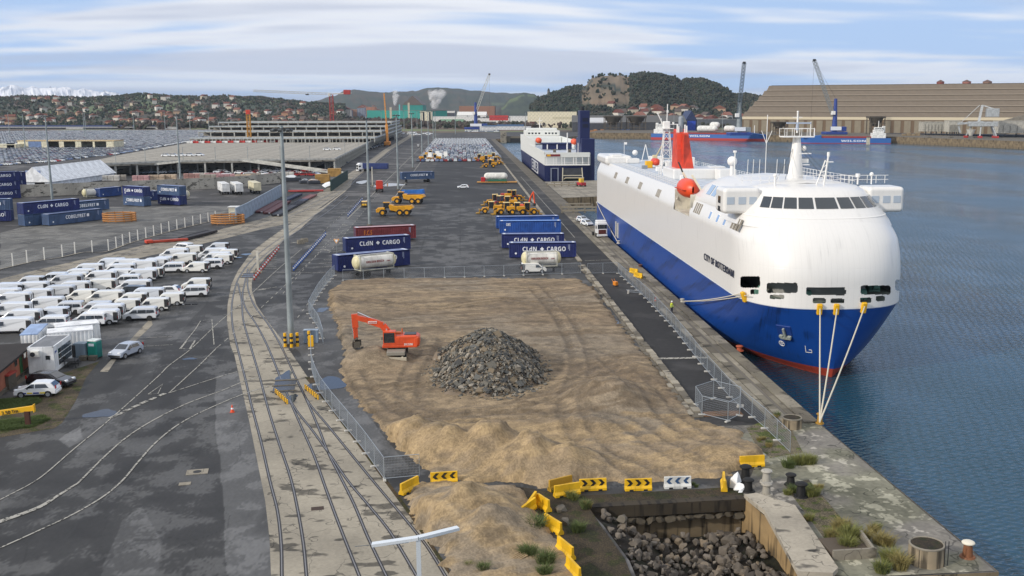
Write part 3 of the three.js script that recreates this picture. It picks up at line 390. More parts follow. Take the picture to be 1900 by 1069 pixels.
{
  const T = [tuft(1, 260, 0.9, 0.016), tuft(2, 320, 0.75, 0.018), tuft(3, 220, 1.1, 0.02)], GM = [mat([0.16, 0.17, 0.045], 0.9), mat([0.09, 0.12, 0.035], 0.9), mat([0.24, 0.2, 0.07], 0.9)];
  const spots = [[1480, 862, 1.2, 0], [1500, 862, 1.3, 0], [1462, 868, 1, 1], [1465, 915, 0.8, 0], [1508, 922, 1, 0], [1495, 965, 0.7, 2], [1560, 985, 1.3, 2], [1580, 1000, 1.4, 0], [1545, 1000, 1.2, 2], [1570, 1020, 1.3, 0], [1600, 1000, 1, 2], [1640, 1010, 1.2, 2], [1650, 1040, 1.4, 0], [1670, 1055, 1.3, 2], [1635, 1060, 1.2, 0], [1445, 775, 0.7, 1], [1425, 828, 0.7, 1], [1412, 815, 0.5, 2], [1625, 985, 0.8, 2], [1520, 905, 0.5, 2],
    [992, 985, 1.5, 1], [978, 1032, 1.3, 1], [1016, 1050, 1.3, 1], [955, 935, 0.9, 1], [965, 1020, 0.7, 1], [1070, 985, 1, 1], [1085, 945, 0.9, 1], [1060, 925, 0.8, 0], [1120, 1010, 0.8, 1], [1010, 1069, 1, 1], [870, 1050, 0.6, 0], [1130, 940, 0.5, 1], [1290, 902, 0.4, 1], [1030, 915, 0.7, 1], [890, 1060, 0.8, 1], [1100, 1060, 1, 1]];
  for (const [x, y, s, k] of spots) for (let q = 0; q < 2; q++) { const p = P(x + rr(-8, 8), y + rr(-3, 3)), inPit = x > 1095 && x < 1380 && y > 930; const o = tag(obj('grass_tuft', T[(x + q) % 3 | 0], GM[(k + (q && x % 2 ? 1 : 0)) % 3]), x > 1600 ? 'yellow grass tuft near the large round plinth on the pier' : x > 1530 ? 'yellow green grass tuft in the pier planter box' : x > 1380 ? (y < 840 ? 'small grass tuft in the gravel at the fence end' : 'grass tuft among the mooring bollards on the pier') : y > 1030 ? 'dark grass tuft on the muddy ground by the pallet' : 'dark green grass tuft beside the yellow barriers', 'grass', x > 1600 ? 'grass by the large plinth' : x > 1530 ? 'grass in the planter' : x > 1380 ? (y < 840 ? 'grass at the fence end' : 'grass among the bollards') : y > 1030 ? 'grass by the pallet' : 'grass by the yellow barriers'); o.position.set(p.x, inPit ? bankY(p.x, p.z) : 0, p.z); o.scale.set(s, s * 0.85, s); o.rotation.y = rr(0, 6); }
  const im = new THREE.InstancedMesh(tuft(9, 26, 0.16, 0.02), mat([0.075, 0.11, 0.03], 0.95), 1500), R = rng(8), mm = new THREE.Matrix4(), lawn = pp([[0, 742], [60, 738], [75, 745], [30, 765], [0, 770]]), lawn2 = pp([[0, 782], [75, 772], [88, 780], [60, 792], [0, 800]]); let n = 0;
  for (let t = 0; t < 60000 && n < 1500; t++) { const p = P(R() * 95, 735 + R() * 70); if (inside(p.x, p.z, lawn) || inside(p.x, p.z, lawn2)) im.setMatrixAt(n++, mm.compose(p, new THREE.Quaternion().setFromAxisAngle(V(0, 1, 0), R() * 6), V(1.3, 0.9, 1.3))); }
  im.count = n; im.name = 'lawn_grass'; tag(im, 'short green grass beside the yellow height beam', 'grass', null, 'stuff'); scene.add(im);
  struct('lawn', [flat(lawn, 0.02), flat(lawn2, 0.02)], mat([0.06, 0.075, 0.03], 0.95));
}
// ---------------------------------------------------------------- car carrier at the quay
const SO = V(48.2, 0, -205), ship = thing('car_carrier', 'white and blue car carrier with a round domed bow and red funnel', 'ship', SO);
const plate = tex(512, (u, v) => { const e = (k, n) => Math.min(1, Math.abs((k * n) % 1 - 0.5) * 2 * 14 / 14) ; const a = Math.max(sm(0.94, 1, e(u + 0.5 / 8, 8) ** 1), sm(0.94, 1, e(v + 0.5 / 4, 4))); return 0.5 + 0.35 * a + 0.4 * (fbm(u * 16, v * 8, 3, 8) - 0.5); }, [16, 10], { data: true }), runs = tex(512, (u, v) => { const a = fbm(u * 64, v * 2, 3, 64), b = fbm(u * 5, v * 5, 4, 5), k = 0.98 - 0.3 * sm(0.56, 0.82, a) * sm(0.35, 0.7, b) - 0.12 * sm(0.55, 0.75, b); return k; }, [20, 12]);
const WHITE = mat('#e6e4df', 0.32, 0, { map: streak, bumpMap: plate, bumpScale: 0.02, clearcoat: 0.35, clearcoatRoughness: 0.25 }), BLUE = mat('#0f4494', 0.42, 0, { map: runs, bumpMap: plate, bumpScale: 0.03, clearcoat: 0.3, clearcoatRoughness: 0.3 }), BOOT = mat('#a8402c', 0.6, 0, { map: runs }), WHT = mat('#eceae5', 0.4), GLASS = mat([0.02, 0.028, 0.035], 0.06, 0, { clearcoat: 1, clearcoatRoughness: 0.03 }), DARK = mat([0.015, 0.016, 0.018], 0.6), RED = mat('#d8452a', 0.45, 0, { map: grime }), DECKM = mat('#c3ccd6', 0.6, 0, { map: grime }), YEL = mat('#e8b21a', 0.5), ROPE = mat('#cfc7b2', 0.8), GREY = mat('#8d9398', 0.5, 0.2);
const L0 = 6.2, TOP = 17.5;
function level(Y, inset = 0) {
  const fl = Math.pow(Math.min(1, Math.max(0, (Y + 3.5) / 9.7)), 0.78), p = mix(1.05, 2.7, fl), q = mix(2.4, 2.6, fl), L = mix(44, 13.5, fl) - inset; let tip = mix(-127, -124.6, fl), b = 11.2;
  if (Y < -3.5) { tip = -127.5; }
  if (Y > 9.5) { const r = Math.min(0.97, (Y - 9.5) / 8.3); tip -= 8 * (1 - Math.sqrt(1 - r * r)); }
  if (Y > 14.2) b -= 1.3 * ((Y - 14.2) / 3.3) ** 1.4;
  return { b: b - inset, tip: tip + 205 - inset, L, p: 2 / p, q: 2 / q, zs: -281 + 205 };
}
function plan(Y, ns = 40, nn = 200, inset = 0) {
  const { b, tip, L, p, q, zs } = level(Y, inset), z0 = tip - L, out = [], r = 1.6;
  for (let k = 0; k <= 6; k++) { const a = k / 6 * Math.PI / 2; out.push([-b + r - r * Math.sin(a), zs + r - r * Math.cos(a)]); }
  for (let k = 1; k < ns; k++) out.push([-b, mix(zs + r, z0, k / ns)]);
  for (let k = 0; k <= nn; k++) { const a = k / nn * Math.PI, c = Math.cos(a), s = Math.sin(a); out.push([-Math.sign(c) * b * Math.abs(c) ** p, z0 + L * s ** q]); }
  for (let k = 1; k < ns; k++) out.push([b, mix(z0, zs + r, k / ns)]);
  for (let k = 6; k >= 0; k--) { const a = k / 6 * Math.PI / 2; out.push([b - r + r * Math.sin(a), zs + r - r * Math.cos(a)]); }
  out.push(out[0].slice()); return out;
}
function shell(ys, hole, ns, nn, inset) {
  const rows = ys.map((y) => plan(y, ns, nn, inset).map(([x, z]) => V(x, y, z))), n = rows[0].length, pos = [], idx = [], uv = []; let acc = 0; const arc = rows[0].map((p, i) => acc += i ? p.distanceTo(rows[0][i - 1]) : 0);
  rows.forEach((r) => r.forEach((p, i) => { pos.push(p.x, p.y, p.z); uv.push(arc[i], p.y); }));
  for (let j = 0; j < rows.length - 1; j++) for (let i = 0; i < n - 1; i++) { const a = j * n + i, b = a + 1, c = a + n, d = c + 1; if (hole) { const m = rows[j][i].clone().add(rows[j + 1][i + 1]).multiplyScalar(0.5), nn_ = rows[j][i + 1].clone().sub(rows[j][i]).cross(rows[j + 1][i].clone().sub(rows[j][i])); if (hole(m, nn_)) continue; } idx.push(a, c, b, b, c, d); }
  const g = new THREE.BufferGeometry(); g.setAttribute('position', new THREE.Float32BufferAttribute(pos, 3)); g.setAttribute('uv', new THREE.Float32BufferAttribute(uv, 2)); g.setIndex(idx); g.computeVertexNormals(); g.userData.keep = 1; return g;
}
const lin = (a, b, n) => [...Array(n + 1)].map((_, i) => mix(a, b, i / n));
const ports = [[1373.8, 1410.4, 512.7, 534], [1422.6, 1480, 524.8, 543.8], [1495.6, 1569, 533, 548], [1597, 1652.7, 529.7, 546.7], [1661, 1683, 519, 539.5]], chocks = [[1428, 1455, 547, 555], [1508, 1532, 553, 563], [1541, 1566, 554, 563], [1596, 1617, 552, 562], [1625, 1642, 549, 559], [1392, 1408, 537, 546]];
const rr2 = ([x0, x1, y0, y1], x, y, r) => { const cx = Math.max(x0 + r, Math.min(x1 - r, x)), cyy = Math.max(y0 + r, Math.min(y1 - r, y)); return Math.hypot(x - cx, y - cyy) <= r; };
const bowHole = (m, n) => { const w = m.clone().add(SO); if (m.z < 55) return m.x < 0 && m.y > 14.0 && w.z > -177 && w.z < -164.5; if (n.dot(camera.position.clone().sub(w)) > 0 === false && n.dot(camera.position.clone().sub(w)) * 1 < 0) n.negate(); if (m.y > 9.8) return false; const c = V(m.x, 0, (m.z - 66) * 1.2); if (c.dot(camera.position.clone().sub(w)) < 0) return false; const [x, y] = pix(w); return ports.some((p) => rr2(p, x, y, 4.5)) || chocks.some((p) => rr2(p, x, y, 3)); };
obj('hull_bottom', shell([-9, -6, -4.5, -3.5, -2.9, -2.25], null, 14, 60), BOOT, ship);
const hullBlue = obj('hull', shell(lin(-2.25, L0, 22), null, 20, 90), BLUE, ship);
obj('superstructure', shell([...lin(L0, 9.8, 40), ...lin(10, TOP, 26)], bowHole, 90, 420), WHITE, ship);
obj('rubbing_band', shell([L0 - 0.1, L0 + 0.02], null, 20, 90), mat('#d9dde2', 0.5), ship).scale.set(1.003, 1, 1.0005);
obj('deck', flat(plan(TOP, 30, 120).slice(0, -1).map(([x, z]) => W2(x, z)), TOP - 0.02), DECKM, ship);
{ // mooring deck seen through the bow openings
  obj('mooring_deck', [flat(plan(6.5, 20, 60, 0.3).slice(0, -1).map(([x, z]) => W2(x, z)).filter((p) => p.z > 45), 6.45), flat(plan(9.6, 20, 60, 0.3).slice(0, -1).map(([x, z]) => W2(x, z)).filter((p) => p.z > 45), 9.7)], mat([0.2, 0.24, 0.21], 0.8), ship);
  obj('mooring_bulkhead', shell([6.45, 9.7], null, 12, 60, 4.2), mat([0.3, 0.3, 0.28], 0.8), ship);
  for (const [x, z] of [[-3.2, 76.2], [4.4, 76], [-8, 72], [8.5, 70.5]]) { obj('winch', [new THREE.CylinderGeometry(0.6, 0.6, 0.9, 16).rotateZ(Math.PI / 2).translate(x, 7.35, z), bx(1.6, 0.9, 0.8, x, 6.45, z - 0.6)], mat('#6f9c8d', 0.6), ship); }
}
const hp = hullBlue.geometry.attributes.position, hn = hullBlue.geometry.attributes.normal;
function onHull(px, py) { let best = null, bd = 1e9; for (let i = 0; i < hp.count; i++) { const l = V(hp.getX(i), hp.getY(i), hp.getZ(i)), w = l.clone().add(SO); let n = V(hn.getX(i), hn.getY(i), hn.getZ(i)); if (n.x * l.x < 0) n.negate(); if (n.dot(camera.position.clone().sub(w)) < 0) continue; const [x, y] = pix(w), d = Math.hypot(x - px, y - py); if (d < bd) { bd = d; best = [w, n]; } } const dr = ray(px, py).normalize(), t = best[0].clone().sub(camera.position).dot(best[1]) / dr.dot(best[1]); return [dr.multiplyScalar(t).add(camera.position).sub(SO), best[1]]; }
const lay = (name, g, m, px, py, lift = 0.04) => { const [p, n] = onHull(px, py), o = obj(name, [g], m, ship); o.position.copy(p).addScaledVector(n, lift); o.lookAt(p.clone().add(SO).addScaledVector(n, 5)); return o; };
// name on the bow and small marks
{
  const a = PX(1307, 476, 37), b = PX(1362, 516, 37), g = text('CITY OF ROTTERDAM', 1.0, Math.abs(b.z - a.z), 0.04).rotateY(-Math.PI / 2), o = obj('ship_name', [g], mat([0.02, 0.025, 0.05], 0.5), ship); o.position.set(-11.25, (a.y + b.y) / 2 - 0.2, (a.z + b.z) / 2 - SO.z); o.rotation.x = 0;
  lay('thruster_mark', new THREE.TorusGeometry(0.42, 0.05, 6, 20), WHT, 1451, 637); lay('thruster_mark', M([bx(0.75, 0.07, 0.03, 0, 0, 0), bx(0.07, 0.75, 0.03, 0, -0.37, 0)]), WHT, 1451, 637);
  lay('bulb_mark', M([bx(0.08, 1.1, 0.03, -0.4, -0.2, 0), bx(0.8, 0.08, 0.03, 0, -0.2, 0), bx(0.08, 0.5, 0.03, 0.4, -0.2, 0), bx(0.35, 0.08, 0.03, 0.2, 0.25, 0)]), WHT, 1501, 652);
  lay('anchor_pocket', M([rb(2.2, 1.6, 0.3, 0, -0.8, -0.1, 0.2)]), mat('#0a357c', 0.6), 1455, 613, 0.02); lay('anchor', M([bx(0.25, 1.5, 0.3, 0, -0.7, 0), bx(1.5, 0.3, 0.3, 0, -0.9, 0), bx(0.5, 0.3, 0.35, -0.6, -0.7, 0), bx(0.5, 0.3, 0.35, 0.6, -0.7, 0)]), mat('#9aa097', 0.7), 1457, 617, 0.25);
  for (const [x, y] of [[1521, 564], [1552, 564], [1603, 561], [1380, 541]]) lay('yellow_roller', M([rb(0.7, 1.5, 0.5, 0, -1.1, 0, 0.15)]), YEL, x, y + 5, 0.1);
}
const portX = (Y) => -level(Y).b;
// louvre groups on the sloping shoulder, side windows
for (const [x, y] of [[1144.6, 325], [1166, 334], [1190, 344], [1224, 358], [1297, 386], [1368, 415]]) { const c = PX(x, y, 37.6), big = x > 1290; for (let k = 0; k < 4; k++) { const hh = big ? 1.7 : 1.5, Y = Math.min(c.y - hh / 2, 15.6), o = obj('louvre', bx(0.1, hh, big ? 0.6 : 0.4, 0, 0, 0), mat('#8a8376', 0.7), ship); o.position.set(portX(Y) - 0.04, Y, c.z - SO.z + (k - 1.5) * (big ? 1.2 : 0.95)); o.rotation.z = -Math.atan2(portX(Y + hh) - portX(Y), hh); } }
const win = (name, px, py, w, h) => { const c = PX(px, py, 37.4), Y = Math.min(c.y, 15.6), f = obj(name, rb(0.08, h, w, 0, 0, 0, 0.03), WHT, ship); f.position.set(portX(Y - h / 2) - 0.03, Y - h / 2, c.z - SO.z); f.rotation.z = -Math.atan2(portX(Y + h / 2) - portX(Y - h / 2), h); obj('pane', rb(0.05, h - 0.2, w - 0.2, -0.045, 0.1, 0, 0.02), mat('#7fa0cc', 0.15), f); };
for (const x of [1319, 1333, 1346]) win('window', x, 388 + (x - 1319) * 0.35, 1.2, 1.3);
// stern tower and decks gear
obj('stern_tower', [rb(7, 2.3, 17, -7.6, TOP - 0.4, -67.3, 0.8, 3), rb(3, 1.6, 6, -8, TOP + 0.6, -62, 0.4)], WHITE, ship);
{
  const post = [], railv = []; for (const s of [-1, 1]) { for (let z = -74; z < 28; z += 1.9) if (s > 0 || z > -58) post.push(bx(0.06, 1.1, 0.06, s * 9.7, TOP, z)); for (const h of [0.4, 0.75, 1.1]) railv.push(bx(0.05, 0.05, s > 0 ? 102 : 86, s * 9.7, TOP + h, s > 0 ? -23 : -15)); }
  obj('deck_railing', [...post, ...railv], WHT, ship);
  const vents = []; for (let k = 0; k < 26; k++) { const z = rr(-70, 25), x = rr(-6, 9); vents.push(rb(rr(0.5, 1.4), rr(0.5, 1.5), rr(0.5, 1.6), x, TOP, z, 0.1)); } vents.forEach((g, i) => obj('deck_vent', g, i % 5 ? WHT : GREY, ship));
  for (const [x, z, h] of [[2, -58, 1.8], [6, -40, 2.4], [4, 5, 2.2], [-4, -60, 1.2], [7, -15, 1.6]]) obj('deck_house', rb(3.4, h, 4, x, TOP, z, 0.2), WHITE, ship);
}
const lattice = (x, y0, y1, z, w0, w1, r, n) => { const out = []; for (let k = 0; k < n; k++) { const a = k / n, b = (k + 1) / n, wa = mix(w0, w1, a) / 2, wb = mix(w0, w1, b) / 2, ya = mix(y0, y1, a), yb = mix(y0, y1, b), c = [[-1, -1], [1, -1], [1, 1], [-1, 1]]; c.forEach(([p, q], i) => { const [p2, q2] = c[(i + 1) % 4]; out.push(rod([x + p * wa, ya, z + q * wa], [x + p * wb, yb, z + q * wb], r, 4), rod([x + p * wa, ya, z + q * wa], [x + p2 * wb, yb, z + q2 * wb], r * 0.7, 3), rod([x + p * wb, yb, z + q * wb], [x + p2 * wb, yb, z + q2 * wb], r * 0.7, 3)); }); } return out; };
{ // funnel, masts
  const f0 = [[-1.5, -3.2], [1.7, -3.2], [1.9, 2.8], [-1.5, 2.8]], f1 = [[-1.4, -2.4], [1.1, -2.4], [1.0, 1], [-1.4, 1]], x0 = -3.1, z0 = -3;
  const lo = f0.map(([x, z]) => V(x + x0, TOP + 1.6, z + z0)), hi = f1.map(([x, z]) => V(x + x0, 26.8 + (z < 0 ? 0.5 : -0.4), z + z0)), pos = []; const quad = (a, b, c, d) => { for (const v of [a, b, c, a, c, d]) pos.push(v.x, v.y, v.z); };
  for (let i = 0; i < 4; i++) { const j = (i + 1) % 4; quad(lo[j], lo[i], hi[i], hi[j]); } quad(hi[3], hi[2], hi[1], hi[0]); const g = new THREE.BufferGeometry(); g.setAttribute('position', new THREE.Float32BufferAttribute(pos, 3)); g.computeVertexNormals();
  const fn = obj('funnel', [g], RED, ship); obj('funnel_fin', bx(0.2, 7.4, 4.6, x0 - 0.3, TOP + 1.6, z0 + 0.3), RED, fn); obj('exhaust_pipe', [rod([x0 - 0.3, 26, z0 - 0.6], [x0 - 0.2, 29.4, z0 - 0.9], 0.55, 12), new THREE.SphereGeometry(0.56, 12, 8).translate(x0 - 0.2, 29.4, z0 - 0.9)], GREY, fn); for (const [a, h] of [[-1.1, 28.3], [0.5, 28.2], [0.85, 28], [-0.8, 27.9]]) obj('exhaust_pipe', rod([x0 + a, 26, z0], [x0 + a, h, z0], 0.16, 8), WHT, fn);
  obj('funnel_casing', rb(9, 2.1, 11, -1.5, TOP - 0.1, z0, 0.3), WHITE, ship);
  const m1 = obj('lattice_mast', lattice(-4.8, TOP, 28, -11, 2.6, 0.9, 0.09, 6), WHT, ship); obj('platform', [bx(2.6, 0.15, 2.2, -4.8, 27.2, -11), rb(1.5, 1.5, 1.2, -4.9, 27.3, -11, 0.2), bx(3.6, 0.14, 0.7, -3.6, 28.1, -11), cy(0.22, 0.22, 0.4, -3.4, 28.2, -11)], WHT, m1); obj('topmast', [rod([-4.8, 28, -11], [-4.7, 32.4, -11], 0.11), bx(0.35, 0.5, 0.35, -4.7, 30.6, -11), rod([-5.3, 27.5, -11], [-6.9, 30.6, -11], 0.12)], WHT, m1);
  obj('deck_crane', [cy(0.5, 0.6, 1.6, 0.5, TOP, -52), rb(1.2, 1, 1, 0.5, TOP + 1.4, -52, 0.2), rod([0.8, TOP + 2, -52], [2.2, TOP + 5.4, -50], 0.18)], mat('#cdbd96', 0.6), ship); obj('rescue_boat', [new THREE.CapsuleGeometry(0.9, 3, 4, 10).rotateX(Math.PI / 2).translate(-2, TOP + 1.4, -38)], RED, ship); obj('provision_box', rb(1.6, 1.6, 1.8, -3.6, TOP, -38, 0.1), YEL, ship);
  obj('flag_staff', [rod([-4, TOP, -73], [-4, TOP + 5, -73], 0.06), bx(0.7, 0.6, 0.03, -3.6, TOP + 4.3, -73)], WHT, ship); obj('radome', new THREE.SphereGeometry(0.75, 14, 10).translate(-1.5, TOP + 2.2, -70), WHT, ship); obj('frame_mast', [rod([0, TOP, -68], [1, TOP + 4.5, -68], 0.12), rod([2, TOP, -68], [1, TOP + 4.5, -68], 0.12)], WHT, ship);
}
// house and bridge
function loft(rows) { const n = rows[0].length, pos = [], idx = []; rows.forEach((r) => r.forEach((p) => pos.push(...p))); for (let j = 0; j < rows.length - 1; j++) for (let i = 0; i < n - 1; i++) { const a = j * n + i, b = a + 1, c = a + n, d = c + 1; idx.push(a, c, b, b, c, d); } const g = new THREE.BufferGeometry(); g.setAttribute('position', new THREE.Float32BufferAttribute(pos, 3)); g.setIndex(idx); g.computeVertexNormals(); return g; }
{
  const ring = (y, hw, zt, L, zb, n = 48) => { const o = [[-hw, y, zb]]; for (let k = 0; k <= n; k++) { const a = k / n * Math.PI, c = Math.cos(a), s = Math.sin(a); o.push([-Math.sign(c) * hw * Math.abs(c) ** 0.8, y, zt - L + L * s ** 0.8]); } o.push([hw, y, zb]); return o; };
  const zz = (w) => w - SO.z, bandLo = [18.3, 9.2, zz(-131.2), 8], bandHi = [19.85, 8.2, zz(-132.8), 7];
  obj('bridge', loft([ring(15.9, 11.0, zz(-127.7), 13, zz(-144)), ring(16.6, 10.75, zz(-128.5), 12.2, zz(-144)), ring(17.3, 10.3, zz(-129.5), 11, zz(-144)), ring(17.8, 9.8, zz(-130.3), 9.6, zz(-143)), ring(...bandLo, zz(-142)), ring(...bandHi, zz(-142)), ring(20.4, 7.7, zz(-133.5), 6.6, zz(-142)), ring(20.85, 6.8, zz(-134.6), 5.6, zz(-142)), ring(21.1, 5, zz(-136), 4, zz(-142)), ring(21.15, 0.01, zz(-140), 0.1, zz(-142))]), WHITE, ship);
  obj('bow_ledge', loft([ring(17.22, 10.36, zz(-129.36), 11.1, zz(-141)), ring(17.3, 10.38, zz(-129.38), 11, zz(-141)), ring(17.38, 10.18, zz(-129.68), 10.6, zz(-141))]), WHT, ship);
  const n = 9; for (let i = 0; i < n; i++) { // bridge windows follow the curved front
    const f = (k, [y, hw, zt, L], e) => { const a = mix(0.16, 0.84, (i + k) / n) * Math.PI, c = Math.cos(a), s = Math.sin(a), o = 1.006 + e; return [-Math.sign(c) * hw * Math.abs(c) ** 0.8 * o, y, zt - L + L * s ** 0.8 * o + 0.03]; }, up = (t) => [0, 1, 2, 3].map((q) => mix(bandLo[q], bandHi[q], t));
    const fr = obj('bridge_window', loft([0.06, 0.5, 0.94].map((t) => [0.06, 0.3, 0.6, 0.94].map((k) => f(k, up(t), 0)))), GLASS, ship); void fr;
  }
  for (const s of [-1, 1]) { const wg = obj('bridge_wing', rb(5.2, 3.5, 4.6, s * 10.2, 17.3, zz(-138.6), 0.55, 4), WHITE, ship); for (const k of [-1.6, 0, 1.5]) obj('window', rb(1.05, 1.0, 0.06, s * 10.2 + k, 18.6, zz(-136.28), 0.03), mat('#aeb9c4', 0.12), wg); obj('window', rb(0.06, 1, 1.4, s * 12.8, 18.6, zz(-138.6), 0.03), GLASS, wg); obj('wing_vent', rb(0.1, 0.7, 1.2, s * 12.8, 17.5, zz(-138.6), 0.03), DARK, wg); }
  const prof = [[-10.3, TOP - 0.6], [-10.1, 18.2], [-9, 19.8], [-7.4, 20.8], [-5, 21.3], [0, 21.6], [5, 21.3], [7.4, 20.8], [9, 19.8], [10.1, 18.2], [10.3, TOP - 0.6]];
  obj('accommodation_house', loft([[-167, 0.02], [-165.5, 0.45], [-163, 0.8], [-160, 0.95], [-155, 1], [-140.5, 1], [-139.5, 0.92]].map(([z, k]) => prof.map(([x, y]) => [x, TOP - 0.6 + (y - TOP + 0.6) * k, zz(z)]))), WHITE, ship);
  for (const k of [0, 1, 2]) { const o = obj('skylight', rb(0.07, 1.75, 2.2, 0, 0, 0, 0.03), mat('#9db3cc', 0.15), ship); o.position.set(-10.1, 18.3, zz(-156.5 + k * 3.1)); o.rotation.z = -0.6; }
  // roof rails, masts and antennas
  const R = []; for (let x = -9; x <= 12.2; x += 1.3) R.push(bx(0.06, 1.1, 0.06, x, 21, zz(-141))); for (const h of [0.5, 1.1]) R.push(bx(21.4, 0.06, 0.06, 1.6, 21 + h, zz(-141))); for (let z = -166; z < -141; z += 1.5) R.push(bx(0.06, 1.1, 0.06, 7.4, 20.8, zz(z))); for (const h of [0.5, 1.1]) R.push(bx(0.06, 0.06, 25, 7.4, 20.8 + h, zz(-153.5))); obj('roof_railing', R, WHT, ship);
  const mm = obj('main_mast', loft([0, 1].map((t) => [[-1, -1], [1, -1], [1, 1], [-1, 1], [-1, -1]].map(([a, b]) => [a * mix(0.95, 0.42, t), mix(21.2, 27.4, t), zz(-145) + b * mix(0.8, 0.4, t)]))), WHT, ship); obj('mast_platform', [bx(4.4, 0.16, 2.4, 0, 27.4, zz(-145)), ...[-2.2, -1.1, 0, 1.1, 2.2].flatMap((x) => [bx(0.06, 1.2, 0.06, x, 27.5, zz(-143.8)), bx(0.06, 1.2, 0.06, x, 27.5, zz(-146.2))]), bx(4.4, 0.07, 0.07, 0, 28.6, zz(-143.8)), bx(4.4, 0.07, 0.07, 0, 28.6, zz(-146.2))], WHT, mm); obj('radar', [bx(3.6, 0.22, 0.25, 0.2, 29.3, zz(-145)), cy(0.2, 0.25, 0.9, 0, 28.4, zz(-145))], mat('#a9b4c4', 0.5), mm); obj('mast_head', [rod([0, 28, zz(-145)], [0, 31, zz(-145)], 0.14), bx(1.4, 0.08, 0.08, 0, 30.2, zz(-145)), new THREE.SphereGeometry(0.16, 8, 6).translate(0, 31, zz(-145)), rod([2, 27.5, zz(-145)], [2, 29.6, zz(-145)], 0.07)], WHT, mm); obj('side_platform', [bx(1.7, 0.14, 1.2, 1.2, 25, zz(-145)), new THREE.SphereGeometry(0.4, 10, 8).translate(1.1, 25.8, zz(-145)), bx(1.6, 0.1, 1, 1.1, 23.4, zz(-145)), bx(1.1, 0.6, 0.1, 1.3, 23.7, zz(-145))], WHT, mm); obj('mast_stay', [rod([0.4, 26, zz(-145)], [3.8, 21, zz(-142)], 0.03, 3), rod([0.4, 26.4, zz(-145)], [5, 21, zz(-142)], 0.03, 3), rod([-0.4, 26, zz(-145)], [-4, 21, zz(-142)], 0.03, 3), rod([-0.4, 26, zz(-145)], [-2.6, 21, zz(-142)], 0.03, 3)], DARK, mm);
  obj('fore_mast', [rod([1.4, 21, zz(-137)], [1.9, 25.2, zz(-137)], 0.14), rod([0.3, 21, zz(-137)], [1.5, 24.5, zz(-137)], 0.1), ...[0.3, 0.5, 0.7].map((t) => rod([mix(1.4, 1.9, t), mix(21, 25.2, t), zz(-137)], [mix(0.3, 1.5, t), mix(21, 24.5, t), zz(-137)], 0.06)), bx(0.9, 0.12, 0.6, 2.1, 24.2, zz(-137)), cy(0.2, 0.2, 0.6, 1.9, 25, zz(-137))], WHT, ship);
  obj('search_light', [rod([7, 21, zz(-139)], [7, 22.2, zz(-139)], 0.12), cy(0.32, 0.32, 0.5, 7, 22, zz(-139)), rod([9, 21, zz(-139)], [9, 22.3, zz(-139)], 0.1), new THREE.SphereGeometry(0.3, 10, 8).translate(9, 22.4, zz(-139)), rod([-5.2, 21, zz(-138)], [-5.2, 22.3, zz(-138)], 0.16), new THREE.SphereGeometry(0.26, 10, 8).translate(-5.2, 22.4, zz(-138))], WHT, ship);
  obj('satellite_dome', [new THREE.SphereGeometry(0.85, 16, 12).translate(-2.2, 22.6, zz(-172)), cy(0.35, 0.45, 4.6, -2.2, TOP, zz(-172))], WHT, ship); obj('whip_antenna', [rod([0, 20, zz(-160)], [0.1, 30.5, zz(-160)], 0.06), rod([0.05, 26, zz(-160)], [-0.8, 28, zz(-160)], 0.05), rod([0.05, 26, zz(-160)], [0.9, 28, zz(-160)], 0.05), ...[-3.5, -2.6, -1.6, 1.2, 2.4].map((x) => rod([x, 20.5, zz(-158)], [x + 0.1, 23.6, zz(-158)], 0.045)), rod([-5, 20, zz(-160)], [-5, 24.6, zz(-160)], 0.1), cy(0.3, 0.3, 0.3, -5, 24.6, zz(-160))], WHT, ship);
  // lifeboat in its recess
  obj('boat_recess', [bx(3.2, 0.15, 12, -9.4, 13.95, zz(-170.8)), bx(0.15, 3.6, 12, -7.9, 14, zz(-170.8)), bx(3.2, 3.6, 0.15, -9.4, 14, zz(-164.6)), bx(3.2, 3.6, 0.15, -9.4, 14, zz(-176.9))], mat('#d9d4c4', 0.6, 0, { map: grime }), ship);
  const lb = obj('lifeboat', loft([[-3.9, 0.12], [-3.5, 0.6], [-2.6, 0.9], [-1, 1], [1.2, 1], [2.6, 0.88], [3.4, 0.55], [3.8, 0.1]].map(([z, k]) => [...Array(17)].map((_, i) => { const a = i / 16 * 2 * Math.PI, y = Math.cos(a) * (Math.cos(a) > 0 ? 1.7 : 1.5); return [Math.sin(a) * 1.6 * k - 10, 18.1 + y * (0.3 + 0.7 * k), zz(-171) + z]; }))), mat('#de4a22', 0.4), ship); obj('lifeboat_band', bx(3.3, 0.12, 6.4, -10, 18, zz(-171)), mat('#b53a1a', 0.5), lb);
  obj('davit', [bar([-8.2, TOP, zz(-174.6)], [-10.2, 20.6, zz(-174.6)], 0.3, 0.3), bar([-8.2, TOP, zz(-167.4)], [-10.2, 20.6, zz(-167.4)], 0.3, 0.3), ...[0, 1, 2, 3, 4].map((k) => bx(0.9, 0.08, 0.3, -9.6 + k * 0.25, 14.3 + k * 0.6, zz(-166.5 - k * 0.3)))], mat('#e6ddc2', 0.6), ship); obj('davit_arm', rod([-8.4, 18, zz(-178)], [-9.6, 22, zz(-181)], 0.16), DARK, ship);
}
obj('side_door', [bx(0.12, 3, 2.2, -11.24, 1.2, 205 - 242)], mat('#7d838a', 0.6), ship); obj('bulwark_frame', [bx(0.3, 3.6, 0.5, -11.3, 1, 205 - 240.4), bx(0.3, 3.6, 0.5, -11.3, 1, 205 - 243.6)], mat('#c9c4b6', 0.6), ship);

